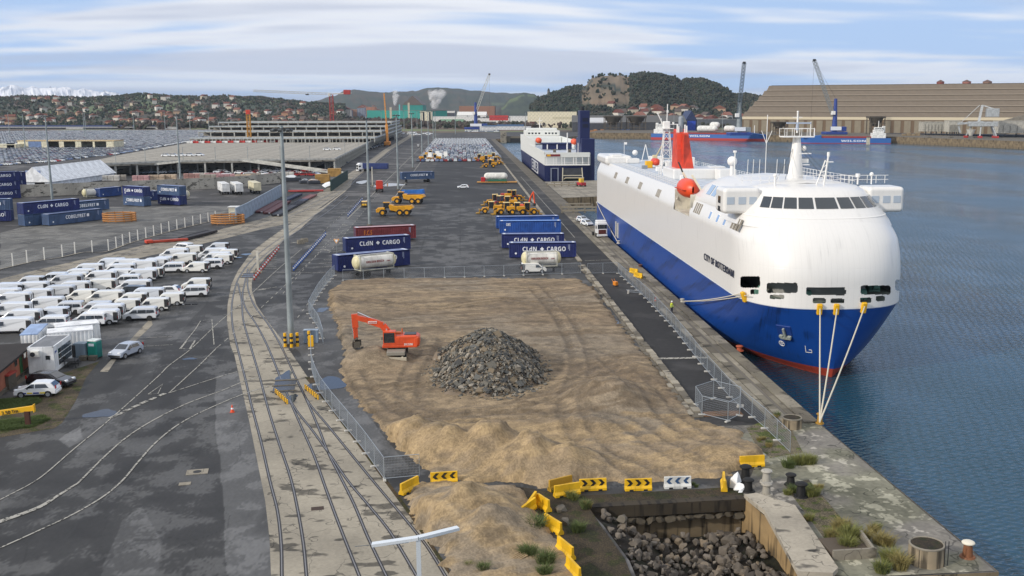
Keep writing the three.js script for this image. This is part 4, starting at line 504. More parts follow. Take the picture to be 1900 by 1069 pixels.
// mooring lines
function rope(label, a, b, sag, r = 0.09) { const pts = [...Array(9)].map((_, i) => { const t = i / 8, p = a.clone().lerp(b, t); p.y -= sag * 4 * t * (1 - t); return p; }); return tag(obj('mooring_rope', path(pts, r, 5), ROPE), label, 'rope'); }
{
  const bol = P(1521, 783, 0.9), w = (px, py) => { const [p, n] = onHull(px, py); return p.add(SO).addScaledVector(n, 0.25); };
  rope('pale mooring rope dropping straight down from the bow, the steepest of three', w(1521, 572), bol, 0.25); rope('pale mooring rope from the bow, the middle one of three', w(1552, 572), bol, 0.3); rope('pale mooring rope slanting widest from the bow to the quay bollard', w(1603, 567), bol, 0.3);
  const b2 = P(1264, 559, 0.5); rope('upper pale mooring rope running aft from the bow shoulder', w(1380, 543), b2, 0.3, 0.07); rope('lower pale mooring rope running aft from the bow shoulder', w(1392, 546), b2, 0.3, 0.07);
  rope('stern mooring rope of the car carrier tied to the quay', V(37, 6, -281), P(1146, 449, 0.4), 0.3, 0.09);
}
// ---------------------------------------------------------------- vehicles
const TYRE = mat([0.018, 0.018, 0.018], 0.85), RIM = mat('#b9bcc0', 0.35, 0.6), CARGLASS = mat([0.022, 0.027, 0.032], 0.05, 0, { clearcoat: 1 }), TRIM = mat([0.03, 0.03, 0.032], 0.7), LAMPW = mat('#e6eaee', 0.15), LAMPR = mat('#a01612', 0.25);
const paint = (c, r = 0.3) => mat(c, r, 0, { clearcoat: 0.6, clearcoatRoughness: 0.1 });
const CARW = paint('#e8eaeb'), VG = paint('#d3d6d9'), VC = paint('#ecebe4'), VB = paint('#dfe4ea');
const KIND = {
  van: { W: 1.95, belt: 1.1, k: 0.1, prof: [[-2.6, 0.34], [-2.66, 0.9], [-2.6, 1.8], [-2.42, 1.95], [0.75, 1.97], [1.2, 1.88], [1.95, 1.18], [2.5, 1.02], [2.68, 0.75], [2.64, 0.32]], side: [[[0.6, 1.12], [0.6, 1.62], [1.2, 1.62], [1.75, 1.12]]], ws: [[1.86, 1.26], [1.22, 1.85]], rw: null, doors: 1, wz: [1.65, -1.6], r: 0.34 },
  small_van: { W: 1.84, belt: 1.0, k: 0.1, prof: [[-2.15, 0.32], [-2.22, 0.85], [-2.12, 1.66], [-1.95, 1.8], [0.4, 1.83], [0.85, 1.75], [1.5, 1.12], [2.05, 0.98], [2.25, 0.72], [2.2, 0.3]], side: [[[0.3, 1.05], [0.3, 1.5], [0.8, 1.5], [1.32, 1.05]]], ws: [[1.42, 1.2], [0.87, 1.72]], rw: [[-2.17, 1.15], [-2.12, 1.62]], doors: 1, wz: [1.4, -1.3], r: 0.32 },
  mpv: { W: 1.84, belt: 1.0, k: 0.12, prof: [[-2.15, 0.32], [-2.22, 0.85], [-2.1, 1.62], [-1.95, 1.76], [0.4, 1.78], [0.85, 1.7], [1.5, 1.1], [2.05, 0.96], [2.25, 0.72], [2.2, 0.3]], side: [[[0.3, 1.05], [0.3, 1.5], [0.8, 1.5], [1.32, 1.05]], [[0.2, 1.05], [0.2, 1.5], [-0.85, 1.5], [-0.85, 1.05]], [[-0.95, 1.05], [-0.95, 1.5], [-1.85, 1.46], [-1.95, 1.1]]], ws: [[1.42, 1.18], [0.87, 1.67]], rw: [[-2.18, 1.1], [-2.1, 1.6]], wz: [1.4, -1.3], r: 0.33 },
  hatch: { W: 1.76, belt: 0.85, k: 0.22, prof: [[-1.98, 0.32], [-2.04, 0.75], [-1.92, 0.98], [-1.5, 1.44], [-0.7, 1.53], [0.2, 1.5], [1.05, 1.0], [1.8, 0.84], [2.03, 0.6], [1.98, 0.28]], side: [[[0.0, 0.98], [0.0, 1.36], [0.25, 1.36], [0.9, 0.98]], [[-0.08, 0.98], [-0.08, 1.36], [-1.05, 1.36], [-1.35, 0.98]]], ws: [[0.98, 1.04], [0.28, 1.46]], rw: [[-1.88, 1.04], [-1.54, 1.4]], wz: [1.28, -1.25], r: 0.31 },
};
function vehicle(kind, color, name, label, cat, group) {
  const s = KIND[kind], t = thing(name, label, cat, [0, 0, 0], 0, group); t.scale.setScalar(1.1); const warp = (g) => { const p = g.attributes.position; for (let i = 0; i < p.count; i++) { const y = p.getY(i); let x = p.getX(i); if (y > s.belt) x *= 1 - s.k * (y - s.belt) / 0.75; const z = p.getZ(i), e = Math.max(0, Math.abs(z) - 1.7) * 0.12; x *= 1 - e; p.setX(i, x); } g.computeVertexNormals(); return g; };
  obj('body', [warp(poly(s.prof, s.W, 0.07))], color, t);
  for (const sd of [-1, 1]) for (const w of s.side) obj('side_window', [warp(poly(w, 0.04).translate(sd * s.W / 2, 0, 0))], CARGLASS, t);
  const pane = ([a, b], n, o) => { const w0 = s.W * 0.42 * (1 - s.k * Math.max(0, a[1] - s.belt) / 0.75), w1 = s.W * 0.4 * (1 - s.k * Math.max(0, b[1] - s.belt) / 0.75), d = V(0, b[1] - a[1], b[0] - a[0]).normalize(), nx = V(0, -d.z, d.y).multiplyScalar(o), g = new THREE.BufferGeometry(), q = [[-w0, ...a], [w0, ...a], [w1, ...b], [-w1, ...b]].map(([x, z, y]) => [x, y + nx.y, z + nx.z]); g.setAttribute('position', new THREE.Float32BufferAttribute([0, 1, 2, 0, 2, 3].flatMap((i) => q[i]), 3)); g.computeVertexNormals(); return obj(n, [g], CARGLASS, t); };
  pane(s.ws, 'windscreen', 0.03); if (s.rw) pane(s.rw, 'rear_window', -0.03);
  const zr = s.prof[1][0], zf = s.prof[s.prof.length - 2][0];
  if (s.doors) { obj('door_seal', [bx(0.025, 1.15, 0.05, 0, 0.5, zr - 0.03)], TRIM, t); for (const x of [-1, 1]) obj('rear_pillar', [bx(0.14, 1.05, 0.06, x * (s.W / 2 - 0.16), 0.6, zr - 0.01), bx(0.05, 1.1, 0.5, x * (s.W / 2 - 0.02), 0.62, zr + 0.28)], TRIM, t); }
  for (const x of [-1, 1]) { obj('headlight', rb(0.34, 0.2, 0.24, x * (s.W / 2 - 0.3), 0.68, zf - 0.17, 0.05), LAMPW, t); obj('tail_light', rb(0.16, 0.36, 0.1, x * (s.W / 2 - 0.13), 0.85, zr + 0.02, 0.03), LAMPR, t); obj('mirror', rb(0.18, 0.16, 0.1, x * (s.W / 2 + 0.07), 1.06 + (s.belt - 1), s.ws[0][0] - 0.35, 0.03), TRIM, t); }
  obj('front_bumper', rb(s.W * 0.86, 0.26, 0.18, 0, 0.3, zf - 0.1, 0.05), TRIM, t); obj('rear_bumper', rb(s.W * 0.88, 0.26, 0.16, 0, 0.34, zr + 0.03, 0.05), kind === 'hatch' ? color : TRIM, t); obj('sill', bx(s.W * 0.9, 0.14, 3, 0, 0.22, 0), TRIM, t);
  for (const z of s.wz) for (const x of [-1, 1]) { obj('wheel_arch', wheelG(s.r * 1.17, 0.06, x * (s.W / 2 - 0.028), s.r, z), TRIM, t); const w = obj('wheel', wheelG(s.r, 0.22, x * (s.W / 2 - 0.1), s.r, z), TYRE, t); obj('rim', wheelG(s.r * 0.64, 0.02, x * (s.W / 2 + 0.015), s.r, z, 14), kind === 'mpv' ? TRIM : RIM, w); }
  return t;
}
const HEAD = -Math.PI / 2 - 0.05;                                      // nose towards the west
const park = (o, px, py, turn) => { o.position.copy(P(px, py)); o.rotation.y = turn; return o; };
{
  const V0 = vehicle('van', CARW, 'panel_van', 'large blank sided white van parked', 'van', 'large white panel vans'), S0 = vehicle('small_van', CARW, 'small_van', 'small white panel van parked', 'van', 'small white panel vans'), M0 = vehicle('mpv', CARW, 'passenger_van', 'white passenger van with dark windows parked', 'van', 'white passenger vans');
  const list = { v: [[324, 480], [338, 489], [401, 487], [395, 479], [263, 503], [285, 499], [230, 501], [261, 521], [249, 542], [271, 558], [12, 548], [5, 559], [58, 546], [64, 560], [122, 531], [135, 545], [106, 553], [163, 510], [186, 524], [204, 499], [222, 510], [185, 540], [196, 563], [24, 567], [84, 576], [22, 587], [40, 601], [22, 617], [194, 590], [184, 601], [218, 520], [145, 520]], s: [[365, 505], [356, 472], [279, 516], [365, 537], [314, 566], [285, 576], [245, 566], [232, 578], [153, 559], [178, 583], [98, 594], [57, 533], [404, 467], [420, 480], [410, 490]], m: [[298, 494], [319, 505], [391, 498], [236, 529], [359, 550], [262, 593], [102, 525], [139, 525], [126, 582], [96, 610], [167, 604]] };
  for (const [k, o] of [['v', V0], ['s', S0], ['m', M0]]) { const base = o.userData.label, gr = o.userData.group; list[k].forEach(([x, y], i) => { const q = i ? dup(o, [0, 0, 0]) : o, w = y > 572 ? (x < 140 ? ' close behind the white cabins' : ' in the row nearest the silver car') : x > 340 ? (y > 530 ? ' standing apart beside the bend of the rails' : ' at the end of the rows near the rails') : y < 512 ? ' in the back row by the post fence' : x < 70 ? ' at the outer end of the rows' : ' in the middle rows'; const alt = RND(); if (alt < 0.3) q.children[0].material = alt < 0.1 ? VG : alt < 0.2 ? VC : VB; q.userData = { label: base + w, category: 'van', group: gr + w }; park(q, x, y, HEAD + rr(-0.04, 0.04)); }); }
  park(dup(M0, [0, 0, 0], 0, 'white passenger van parked nose out at the top end of the van rows'), 341, 466, -0.95);
  park(vehicle('mpv', paint('#1c2226'), 'passenger_van', 'dark passenger van between the white panel vans', 'van'), 244, 551, HEAD);
  const two = vehicle('hatch', CARW, 'parked_car', 'white hatchback with black roof beside the white vans', 'car'); obj('roof_panel', [rb(1.25, 0.05, 1.3, 0, 1.49, -0.3, 0.02)], TRIM, two); park(two, 310, 548, HEAD); two.scale.setScalar(1.16);
  park(vehicle('hatch', paint('#aeb6c2', 0.22), 'parked_car', 'silver hatchback stopped on the road by the green toilet cabin', 'car'), 234, 660, -0.32).scale.set(1.13, 1.08, 1.19);
  park(vehicle('hatch', paint('#10131a', 0.2), 'parked_car', 'black estate car beside the white office cabin', 'car'), 96, 716, 1.32).scale.set(1.15, 1.1, 1.26);
  const z = vehicle('hatch', CARW, 'parked_car', 'small white car with yellow and blue side stripes by the grass', 'car'); park(z, 70, 734, -1.52); obj('stripe', [bx(1.785, 0.14, 0.5, 0, 0.42, -0.75), bx(1.785, 0.14, 0.5, 0, 0.42, 0.45)], mat('#d8c23a', 0.4), z); obj('stripe', [bx(1.786, 0.14, 0.55, 0, 0.42, -0.15), bx(1.786, 0.12, 0.25, 0, 0.42, 0.9)], mat('#2b3c80', 0.4), z);
  park(dup(S0, [0, 0, 0], 0, 'white panel van parked in front of the tank container behind the fence', ''), 990, 506, Math.PI / 2 - 0.05);
  park(vehicle('hatch', CARW, 'parked_car', 'lone white car on the empty dark asphalt strip', 'car'), 859, 350, -1.5);
  for (const [x, y, c, l] of [[1081, 412, '#dfe5ea', 'pale blue and white car on the quay behind the truck'], [1089, 419, '#e9ecee', 'white car parked close behind the white truck']]) { const v = vehicle('hatch', paint(c), 'parked_car', l, 'car'); park(v, x, y, 0.35); obj('hood_panel', [bx(1.3, 0.03, 0.8, 0, 0.9, 1.35)], mat('#3f6fa8', 0.4), v); }
  park(vehicle('small_van', paint('#e3b21e'), 'small_van', 'yellow van driving on the port road', 'van'), 677, 384, Math.PI);
  park(dup(S0, [0, 0, 0], 0, 'white van far along the port road', ''), 776, 273, 0);
}
// lorries
function tractor(name, label, c, px, py, turn, dark) {
  const t = thing(name, label, 'lorry', P(px, py), turn); t.scale.setScalar(1.1);
  obj('cab', [rb(2.45, 2.5, 2.1, 0, 0.95, 1.6, 0.18, 3), rb(2.3, 0.55, 1.6, 0, 3.35, 1.25, 0.2)], paint(c), t); obj('windscreen', rb(2.15, 0.95, 0.05, 0, 2.05, 2.65, 0.02), CARGLASS, t); obj('grille', rb(1.7, 0.95, 0.06, 0, 0.9, 2.66, 0.03), dark, t); obj('bumper', rb(2.45, 0.5, 0.4, 0, 0.35, 2.55, 0.08), paint(c), t);
  for (const x of [-1, 1]) { obj('side_window', rb(0.05, 0.7, 0.9, x * 1.22, 2.1, 1.9, 0.02), CARGLASS, t); obj('mirror', rb(0.18, 0.6, 0.2, x * 1.42, 2.1, 2.45, 0.04), TRIM, t); obj('headlight', rb(0.4, 0.22, 0.06, x * 0.9, 0.6, 2.74, 0.03), LAMPW, t); for (const z of [1.7, -1.6]) obj('wheel', wheelG(0.5, 0.34, x * 1.05, 0.5, z), TYRE, t); }
  obj('chassis', [bx(0.9, 0.3, 4.6, 0, 0.6, -0.6)], TRIM, t); return t;
}
tractor('truck_tractor', 'white truck tractor facing down the quay beside the blue hull', '#e8e8e6', 1112, 439, 0.12, mat('#5b2a22', 0.7));
tractor('truck_tractor', 'red truck tractor standing alone on the port road', '#c23a26', 704, 356, Math.PI, mat('#7d1d14', 0.6));
{ const t = tractor('truck_tractor', 'white truck tractor pulling the blue curtain trailer', '#eceeef', 673, 318, -2.0 + Math.PI * 0.31, TRIM); void t; const p = P(697, 317), s = thing('curtain_trailer', 'dark blue curtain sided trailer behind a white tractor', 'trailer', p, Math.PI / 2 - 0.2); obj('box', rb(2.55, 2.8, 13, 0, 1.1, 0, 0.05), plain('#20336b'), s); for (const z of [-5, -3.8, -2.6]) for (const x of [-1, 1]) obj('wheel', wheelG(0.5, 0.4, x * 1, 0.5, z), TYRE, s); obj('chassis', bx(1, 0.3, 12, 0, 0.75, 0), TRIM, s); }
// yellow plant
const CATY = mat('#e0a018', 0.45, 0, { map: grime }), ORNG = mat('#e2562a', 0.4, 0, { map: grime });
function bigWheel(t, x, z, r, w) { const o = obj('wheel', wheelG(r, w, x, r, z, 18), TYRE, t); obj('rim', wheelG(r * 0.5, w + 0.03, x, r, z, 12), CATY, o); }
function loader(label, px, py, turn, c = CATY, scale = 1, group) {
  const t = thing('wheel_loader', label, 'loader', P(px, py), turn, group); t.scale.setScalar(scale * 1.1);
  for (const x of [-1, 1]) { bigWheel(t, x * 1.05, 1.5, 0.78, 0.6); bigWheel(t, x * 1.05, -1.6, 0.78, 0.6); }
  obj('engine_cover', rb(1.7, 1.3, 2.4, 0, 1.0, -2.0, 0.2), c, t); obj('front_frame', rb(1.2, 0.9, 1.8, 0, 0.8, 1.3, 0.15), c, t); const cab = obj('cab', rb(1.5, 1.6, 1.5, 0, 1.6, -0.3, 0.1), CARGLASS, t); obj('roof', rb(1.65, 0.16, 1.75, 0, 3.2, -0.3, 0.06), mat('#e9cf8e', 0.5), cab); obj('pillar', [-0.72, 0.72].flatMap((x) => [bx(0.09, 1.65, 0.09, x, 1.6, 0.42), bx(0.09, 1.65, 0.09, x, 1.6, -1.02)]), c, cab);
  obj('lift_arm', [bar([-0.5, 1.7, 0.9], [-0.5, 0.7, 3.1], 0.2, 0.4), bar([0.5, 1.7, 0.9], [0.5, 0.7, 3.1], 0.2, 0.4)], c, t); obj('bucket', [poly([[2.9, 0.1], [4, 0.1], [4.05, 0.2], [3.1, 0.35], [3.0, 1.1], [3.3, 1.25], [2.9, 1.2]], 2.6)], mat('#9c7a2a', 0.6), t); obj('counterweight', rb(1.9, 0.7, 0.5, 0, 0.8, -3.2, 0.1), TRIM, t); return t;
}
function dumper(label, px, py, turn) {
  const t = thing('dump_truck', label, 'dump truck', P(px, py), turn); t.scale.setScalar(1.1); for (const x of [-1, 1]) { bigWheel(t, x * 1.2, 3.2, 0.9, 0.65); bigWheel(t, x * 1.2, -1.4, 0.9, 0.65); bigWheel(t, x * 1.2, -3.3, 0.9, 0.65); }
  obj('bonnet', [poly([[2.6, 1.0], [4.9, 0.9], [5.0, 1.7], [4.6, 2.1], [2.6, 2.3]], 2.5, 0.15)], CATY, t); const cab = obj('cab', rb(1.7, 1.5, 1.6, 0, 2.0, 2.2, 0.12), CARGLASS, t); obj('roof', rb(1.8, 0.16, 1.8, 0, 3.5, 2.2, 0.05), CATY, cab); obj('rear_frame', bx(1.2, 0.5, 6, 0, 0.9, -1.5), TRIM, t); obj('grille', rb(1.5, 0.7, 0.06, 0, 1.0, 5.0, 0.02), TRIM, t);
  obj('tipper_body', [poly([[1.2, 1.6], [1.5, 2.9], [1.2, 3.1], [-0.2, 2.7], [-4.6, 2.9], [-5.2, 2.2], [-3.6, 1.3], [-0.5, 1.2]], 2.9, 0.1)], CATY, t); obj('load', rb(2.5, 0.4, 4.6, 0, 2.55, -2, 0.2), mat([0.12, 0.075, 0.04], 0.95), t); return t;
}
dumper('yellow articulated dump truck with cab facing the port road', 733, 400, -1.62); dumper('yellow dump truck with rusty body standing behind the first one', 758, 378, -1.75);
{
  const q = 'wheel loaders parked by the kerb', lab = (n) => ['yellow wheel loader at the outer corner of the machine group', 'yellow wheel loader with pale cab roof beside the blue container', 'yellow wheel loader in the middle of the machine group', 'yellow wheel loader parked at the back of the machine group', 'yellow wheel loader next to the kerb and orange arm', 'yellow wheel loader low behind the top blue container', 'yellow wheel loader with arm lowered in the second row'][n];
  [[910, 396, -1.6], [938, 398, -1.4], [940, 385, -1.7], [955, 372, 1.5], [980, 398, 1.6], [962, 398, 1.5], [917, 381, -1.55]].forEach(([x, y, t], i) => loader(lab(i), x, y, t, CATY, 1, q));
  loader('dark red loader squeezed between yellow loaders', 927, 384, -0.8, mat('#7d2230', 0.5)); loader('red and black loader behind the machine group', 948, 372, 1.4, mat('#a03a30', 0.5));
  const bh = thing('excavator', 'small orange excavator with raised arm among yellow loaders', 'excavator', P(975, 392), 0.6); obj('tracks', [rb(0.6, 0.8, 3, -0.9, 0, 0, 0.3), rb(0.6, 0.8, 3, 0.9, 0, 0, 0.3)], TRIM, bh); obj('house', rb(2.2, 1.3, 2.6, 0, 0.9, -0.5, 0.15), ORNG, bh); obj('cab', rb(1, 1.5, 1.3, -0.5, 1.2, 0.6, 0.1), CARGLASS, bh); obj('boom', [bar([0.5, 1.6, 0.6], [0.5, 4.8, 2.2], 0.35, 0.5), bar([0.5, 4.8, 2.2], [0.5, 6.2, 3.4], 0.3, 0.4)], ORNG, bh); obj('stick', [bar([0.5, 6.2, 3.4], [0.5, 2.6, 4], 0.26, 0.36)], ORNG, bh); obj('bucket', rb(0.9, 0.9, 0.8, 0.5, 1.9, 3.8, 0.2), TRIM, bh);
  // machines farther down the strip
  [[790, 299, 1.5], [806, 299, -1.5], [800, 291, 1.5], [908, 311, -1.5], [921, 305, 1.4], [903, 302, 1.6], [888, 299, -1.5], [917, 296, 1.4]].forEach(([x, y, t]) => loader(x < 850 ? 'yellow loader parked at the head of the tractor row behind the grey container' : 'yellow loader parked in the machine row beside the white silo trailer', x, y, t, CATY, 1.15, x < 850 ? 'loaders on the road side' : 'loaders on the quay side'));
  [[797, 296], [816, 297], [811, 293], [826, 294]].forEach(([x, y]) => tractor('truck_tractor', 'white truck tractor parked among yellow loaders by the road', '#e8e8e4', x, y, 2.8, TRIM).userData.group = 'white tractors by the road');
  const gt = thing('machine_trailer', 'green low trailer loaded with machinery beyond the silo trailer', 'trailer', P(905, 292), Math.PI / 2); obj('bed', bx(2.6, 0.7, 15, 0, 0.8, 0), mat('#27633a', 0.6), gt); obj('load', [rb(2.2, 1.8, 5, 0, 1.5, 2, 0.2), rb(2.2, 1.3, 4, 0, 1.5, -4, 0.2)], mat('#8d9790', 0.6), gt); for (const z of [-5, -3.6, 4]) for (const x of [-1, 1]) obj('wheel', wheelG(0.5, 0.4, x, 0.5, z), TYRE, gt);
  const si = thing('silo_trailer', 'white silo trailer with red cab end and green rail by the kerb', 'trailer', P(920, 340), Math.PI / 2 - 0.05); obj('tank', [new THREE.CapsuleGeometry(1.5, 7, 6, 16).rotateX(Math.PI / 2).translate(0, 3, 0)], plain('#e7e5dc'), si); obj('hopper', [cy(1.3, 0.4, 1.6, 0, 0.9, -1.5), cy(1.3, 0.4, 1.6, 0, 0.9, 1.8)], plain('#dcd9cf'), si); obj('rail', bx(2.7, 0.7, 8, 0, 0.9, 0.6), mat('#2c6b52', 0.6), si); obj('cab', rb(2.3, 2, 1.8, 0, 0.6, -5.4, 0.2), mat('#b0272a', 0.4), si); obj('bed', bx(2.7, 0.35, 17, 0, 0.4, 0.5), mat('#c08a35', 0.6), si); for (const z of [3, 4.4]) for (const x of [-1, 1]) obj('wheel', wheelG(0.5, 0.4, x, 0.5, z), TYRE, si);
  const sk = thing('skip', 'bright blue tipper body lying behind the dump trucks', 'skip', P(768, 366), 1.45); obj('body', [poly([[-3.6, 0.5], [-4.2, 2.6], [3.6, 2.9], [3.9, 1.2], [3.2, 0.5]], 2.5, 0.08)], plain('#2a6dbd'), sk); obj('load', rb(2.1, 0.3, 6, 0, 2.55, 0, 0.1), mat('#4a5a66', 0.9), sk); obj('feet', [bx(2, 0.5, 0.4, 0, 0, -2.4), bx(2, 0.5, 0.4, 0, 0, 2.4)], TRIM, sk);
}
{ // orange wheeled excavator on the earth
  const z0 = P(740, 664).z, b = P(740, 664); b.y = 0.15; const ex = thing('excavator', 'orange wheeled excavator digging beside the slate heap', 'excavator', b), q = (px, py, dz = 0) => { const v = PZ(px, py, z0 + dz); return [v.x - b.x, v.y - b.y, v.z - b.z]; };
  obj('chassis', [rb(2.3, 0.5, 5, -0.2, 0.75, 0.2, 0.1)], mat('#8a857a', 0.8), ex); for (const x of [-1.15, 0.85]) for (const z of [-1.6, 1.7]) { const w = obj('wheel', wheelG(0.55, 0.5, x, 0.55, z, 16), TYRE, ex); obj('rim', wheelG(0.28, 0.53, x, 0.55, z, 10), mat('#b8b0a0', 0.6), w); }
  obj('blade', [rb(2.7, 0.55, 0.16, -0.2, 0.1, 3.1, 0.04), bar([-1, 0.6, 2.2], [-1, 0.4, 3.1], 0.2, 0.25), bar([0.6, 0.6, 2.2], [0.6, 0.4, 3.1], 0.2, 0.25)], mat('#b9b09c', 0.8), ex);
  obj('turntable', cy(1, 1, 0.3, 0, 1.2, 0, 20), TRIM, ex); obj('house', [rb(4.4, 0.35, 2.5, 0.25, 1.45, 0, 0.08), rb(2.9, 1.25, 2.45, 1.0, 1.7, 0, 0.2, 3)], ORNG, ex); obj('counterweight', rb(0.9, 1.4, 2.5, 2.3, 1.5, 0, 0.35, 3), ORNG, ex); obj('engine_grille', rb(1.5, 0.12, 1.3, 1.55, 2.95, 0, 0.04), mat('#44484c', 0.6), ex);
  const cab = obj('cab', [rb(1.5, 1.75, 1.1, -1.05, 1.7, 0.65, 0.15, 3)], CARGLASS, ex); obj('cab_frame', [bx(0.09, 1.75, 0.08, -1.78, 1.75, 1.2), bx(0.1, 1.75, 0.08, -0.32, 1.75, 1.2), bx(1.55, 0.14, 1.2, -1.05, 3.4, 0.65), bx(1.55, 0.5, 0.06, -1.05, 1.6, 1.2), bx(0.09, 1.7, 0.08, -1.78, 1.75, 0.12)], ORNG, cab); obj('exhaust', [rod([0.5, 2.9, -0.4], [0.5, 3.6, -0.4], 0.08), rb(0.9, 0.2, 0.6, -0.1, 2.95, -0.5, 0.05)], mat('#c9642f', 0.5), ex);
  const A = q(732, 640), B = q(710, 604, -0.2), C = q(656, 588, -0.3), D = q(660, 628, -0.3); A[2] = B[2] = C[2] = D[2] = -0.35;
  const boom = obj('boom', [bar(A, [A[0] - 0.75, B[1] - 0.9, A[2]], 0.5, 0.7), bar([A[0] - 0.7, B[1] - 1.0, A[2]], B, 0.5, 0.85), bar(B, [mix(B[0], C[0], 0.5), mix(B[1], C[1], 0.5) + 0.1, B[2]], 0.48, 0.8), bar([mix(B[0], C[0], 0.48), mix(B[1], C[1], 0.48) + 0.1, B[2]], C, 0.46, 0.62)], ORNG, ex); obj('name_plate', [bx(1.1, 0.3, 0.03, mix(B[0], C[0], 0.35), mix(B[1], C[1], 0.35) - 0.1, -0.07).rotateZ(0)], WHT, boom); obj('name', [text('DOOSAN', 0.2, 0.95, 0.02).translate(mix(B[0], C[0], 0.35), mix(B[1], C[1], 0.35) - 0.05, -0.05)], mat('#c23a20', 0.5), boom);
  obj('stick', [bar([C[0] + 0.1, C[1] + 0.35, C[2]], [mix(C[0], D[0], 0.5) + 0.1, mix(C[1], D[1], 0.5), C[2]], 0.4, 0.75), bar([mix(C[0], D[0], 0.45) + 0.1, mix(C[1], D[1], 0.45), C[2]], D, 0.38, 0.5)], ORNG, ex); obj('bucket', [(() => { const s = new THREE.Shape(); s.absarc(0, 0, 0.8, 1.2, 4.9, false); s.absarc(0, 0, 0.68, 4.9, 1.2, true); return new THREE.ExtrudeGeometry(s, { depth: 1.2, bevelEnabled: false, curveSegments: 14 }).rotateZ(0.5).translate(D[0] + 0.35, D[1] - 0.7, D[2] - 0.6); })(), bx(0.8, 0.8, 0.06, D[0] + 0.2, D[1] - 1.1, D[2] - 0.6), bx(0.8, 0.8, 0.06, D[0] + 0.2, D[1] - 1.1, D[2] + 0.58), bx(0.5, 0.4, 0.4, D[0], D[1] - 0.25, D[2]), ...[-0.5, -0.17, 0.17, 0.5].map((k) => bx(0.3, 0.08, 0.12, D[0] + 0.75, D[1] - 1.3, D[2] + k))], mat('#5a554c', 0.7, 0.3), ex);
  obj('hydraulic_cylinder', [rod([A[0] - 0.9, A[1] - 0.1, 0.1], [B[0] + 0.5, B[1] - 0.35, 0.1], 0.11, 8), rod([mix(B[0], C[0], 0.25), B[1] + 0.65, -0.35], [C[0] + 0.5, C[1] + 0.55, -0.35], 0.1, 8), rod([C[0] - 0.3, C[1] - 0.4, -0.35], [D[0] - 0.25, D[1] + 0.3, -0.35], 0.08, 8)], mat('#c9ccce', 0.25, 0.8), ex); obj('mirror', [rb(0.1, 0.4, 0.25, -1.95, 2.5, 1.3, 0.03)], TRIM, ex); obj('house_name', [text('DX 210W', 0.26, 1.1, 0.02).translate(1.35, 1.75, 1.24)], WHT, ex);
}
// ---------------------------------------------------------------- containers
const K = 1.1;                                                         // container sizes as the eye height gives them
const NAVY = plain('#1d2a66', 0.5), GREYB = plain('#42597c', 0.55), MAROON = plain('#7b2f35', 0.6), BLUEC = plain('#1f4f9e', 0.5), LOGO = mat('#e8ebef', 0.5), FRAME = mat('#5c6a86', 0.6);
function corr(L, H, n) { const pos = [], p = L / n; for (let i = 0; i < n; i++) { const x = -L / 2 + i * p, k = [[0, 0], [0.35, 0], [0.5, -0.05], [0.85, -0.05], [1, 0]]; for (let q = 0; q < 4; q++) { const [a, z0] = k[q], [b, z1] = k[q + 1]; for (const [u, y, z] of [[a, 0, z0], [b, 0, z1], [b, 1, z1], [a, 0, z0], [b, 1, z1], [a, 1, z0]]) pos.push(x + u * p, y * H, z); } } const g = new THREE.BufferGeometry(); g.setAttribute('position', new THREE.Float32BufferAttribute(pos, 3)); g.computeVertexNormals(); return g; }
const LOGOS = {};
function logo(s) { if (!LOGOS[s]) LOGOS[s] = s === 'CLdN' ? M([text('CLdN', 0.95, 3.0, 0.03).translate(-3.1, 0, 0), text('CARGO', 0.95, 4.0, 0.03).translate(2.6, 0, 0), new THREE.BoxGeometry(0.62, 0.62, 0.03).rotateZ(Math.PI / 4).translate(-0.45, 0.48, 0.015), ]) : s === 'COB' ? M([text('COBELFRET', 0.95, 6.6, 0.03).translate(-0.5, 0, 0), new THREE.BoxGeometry(0.8, 0.8, 0.03).translate(3.6, 0.47, 0.015)]) : s === 'OBI' ? text('OBI', 0.7, 1.1, 0.03) : s === 'FCS' ? text('F.C.S', 1.1, 1.9, 0.03) : text(s, 0.5, 5.2, 0.03); return LOGOS[s]; }
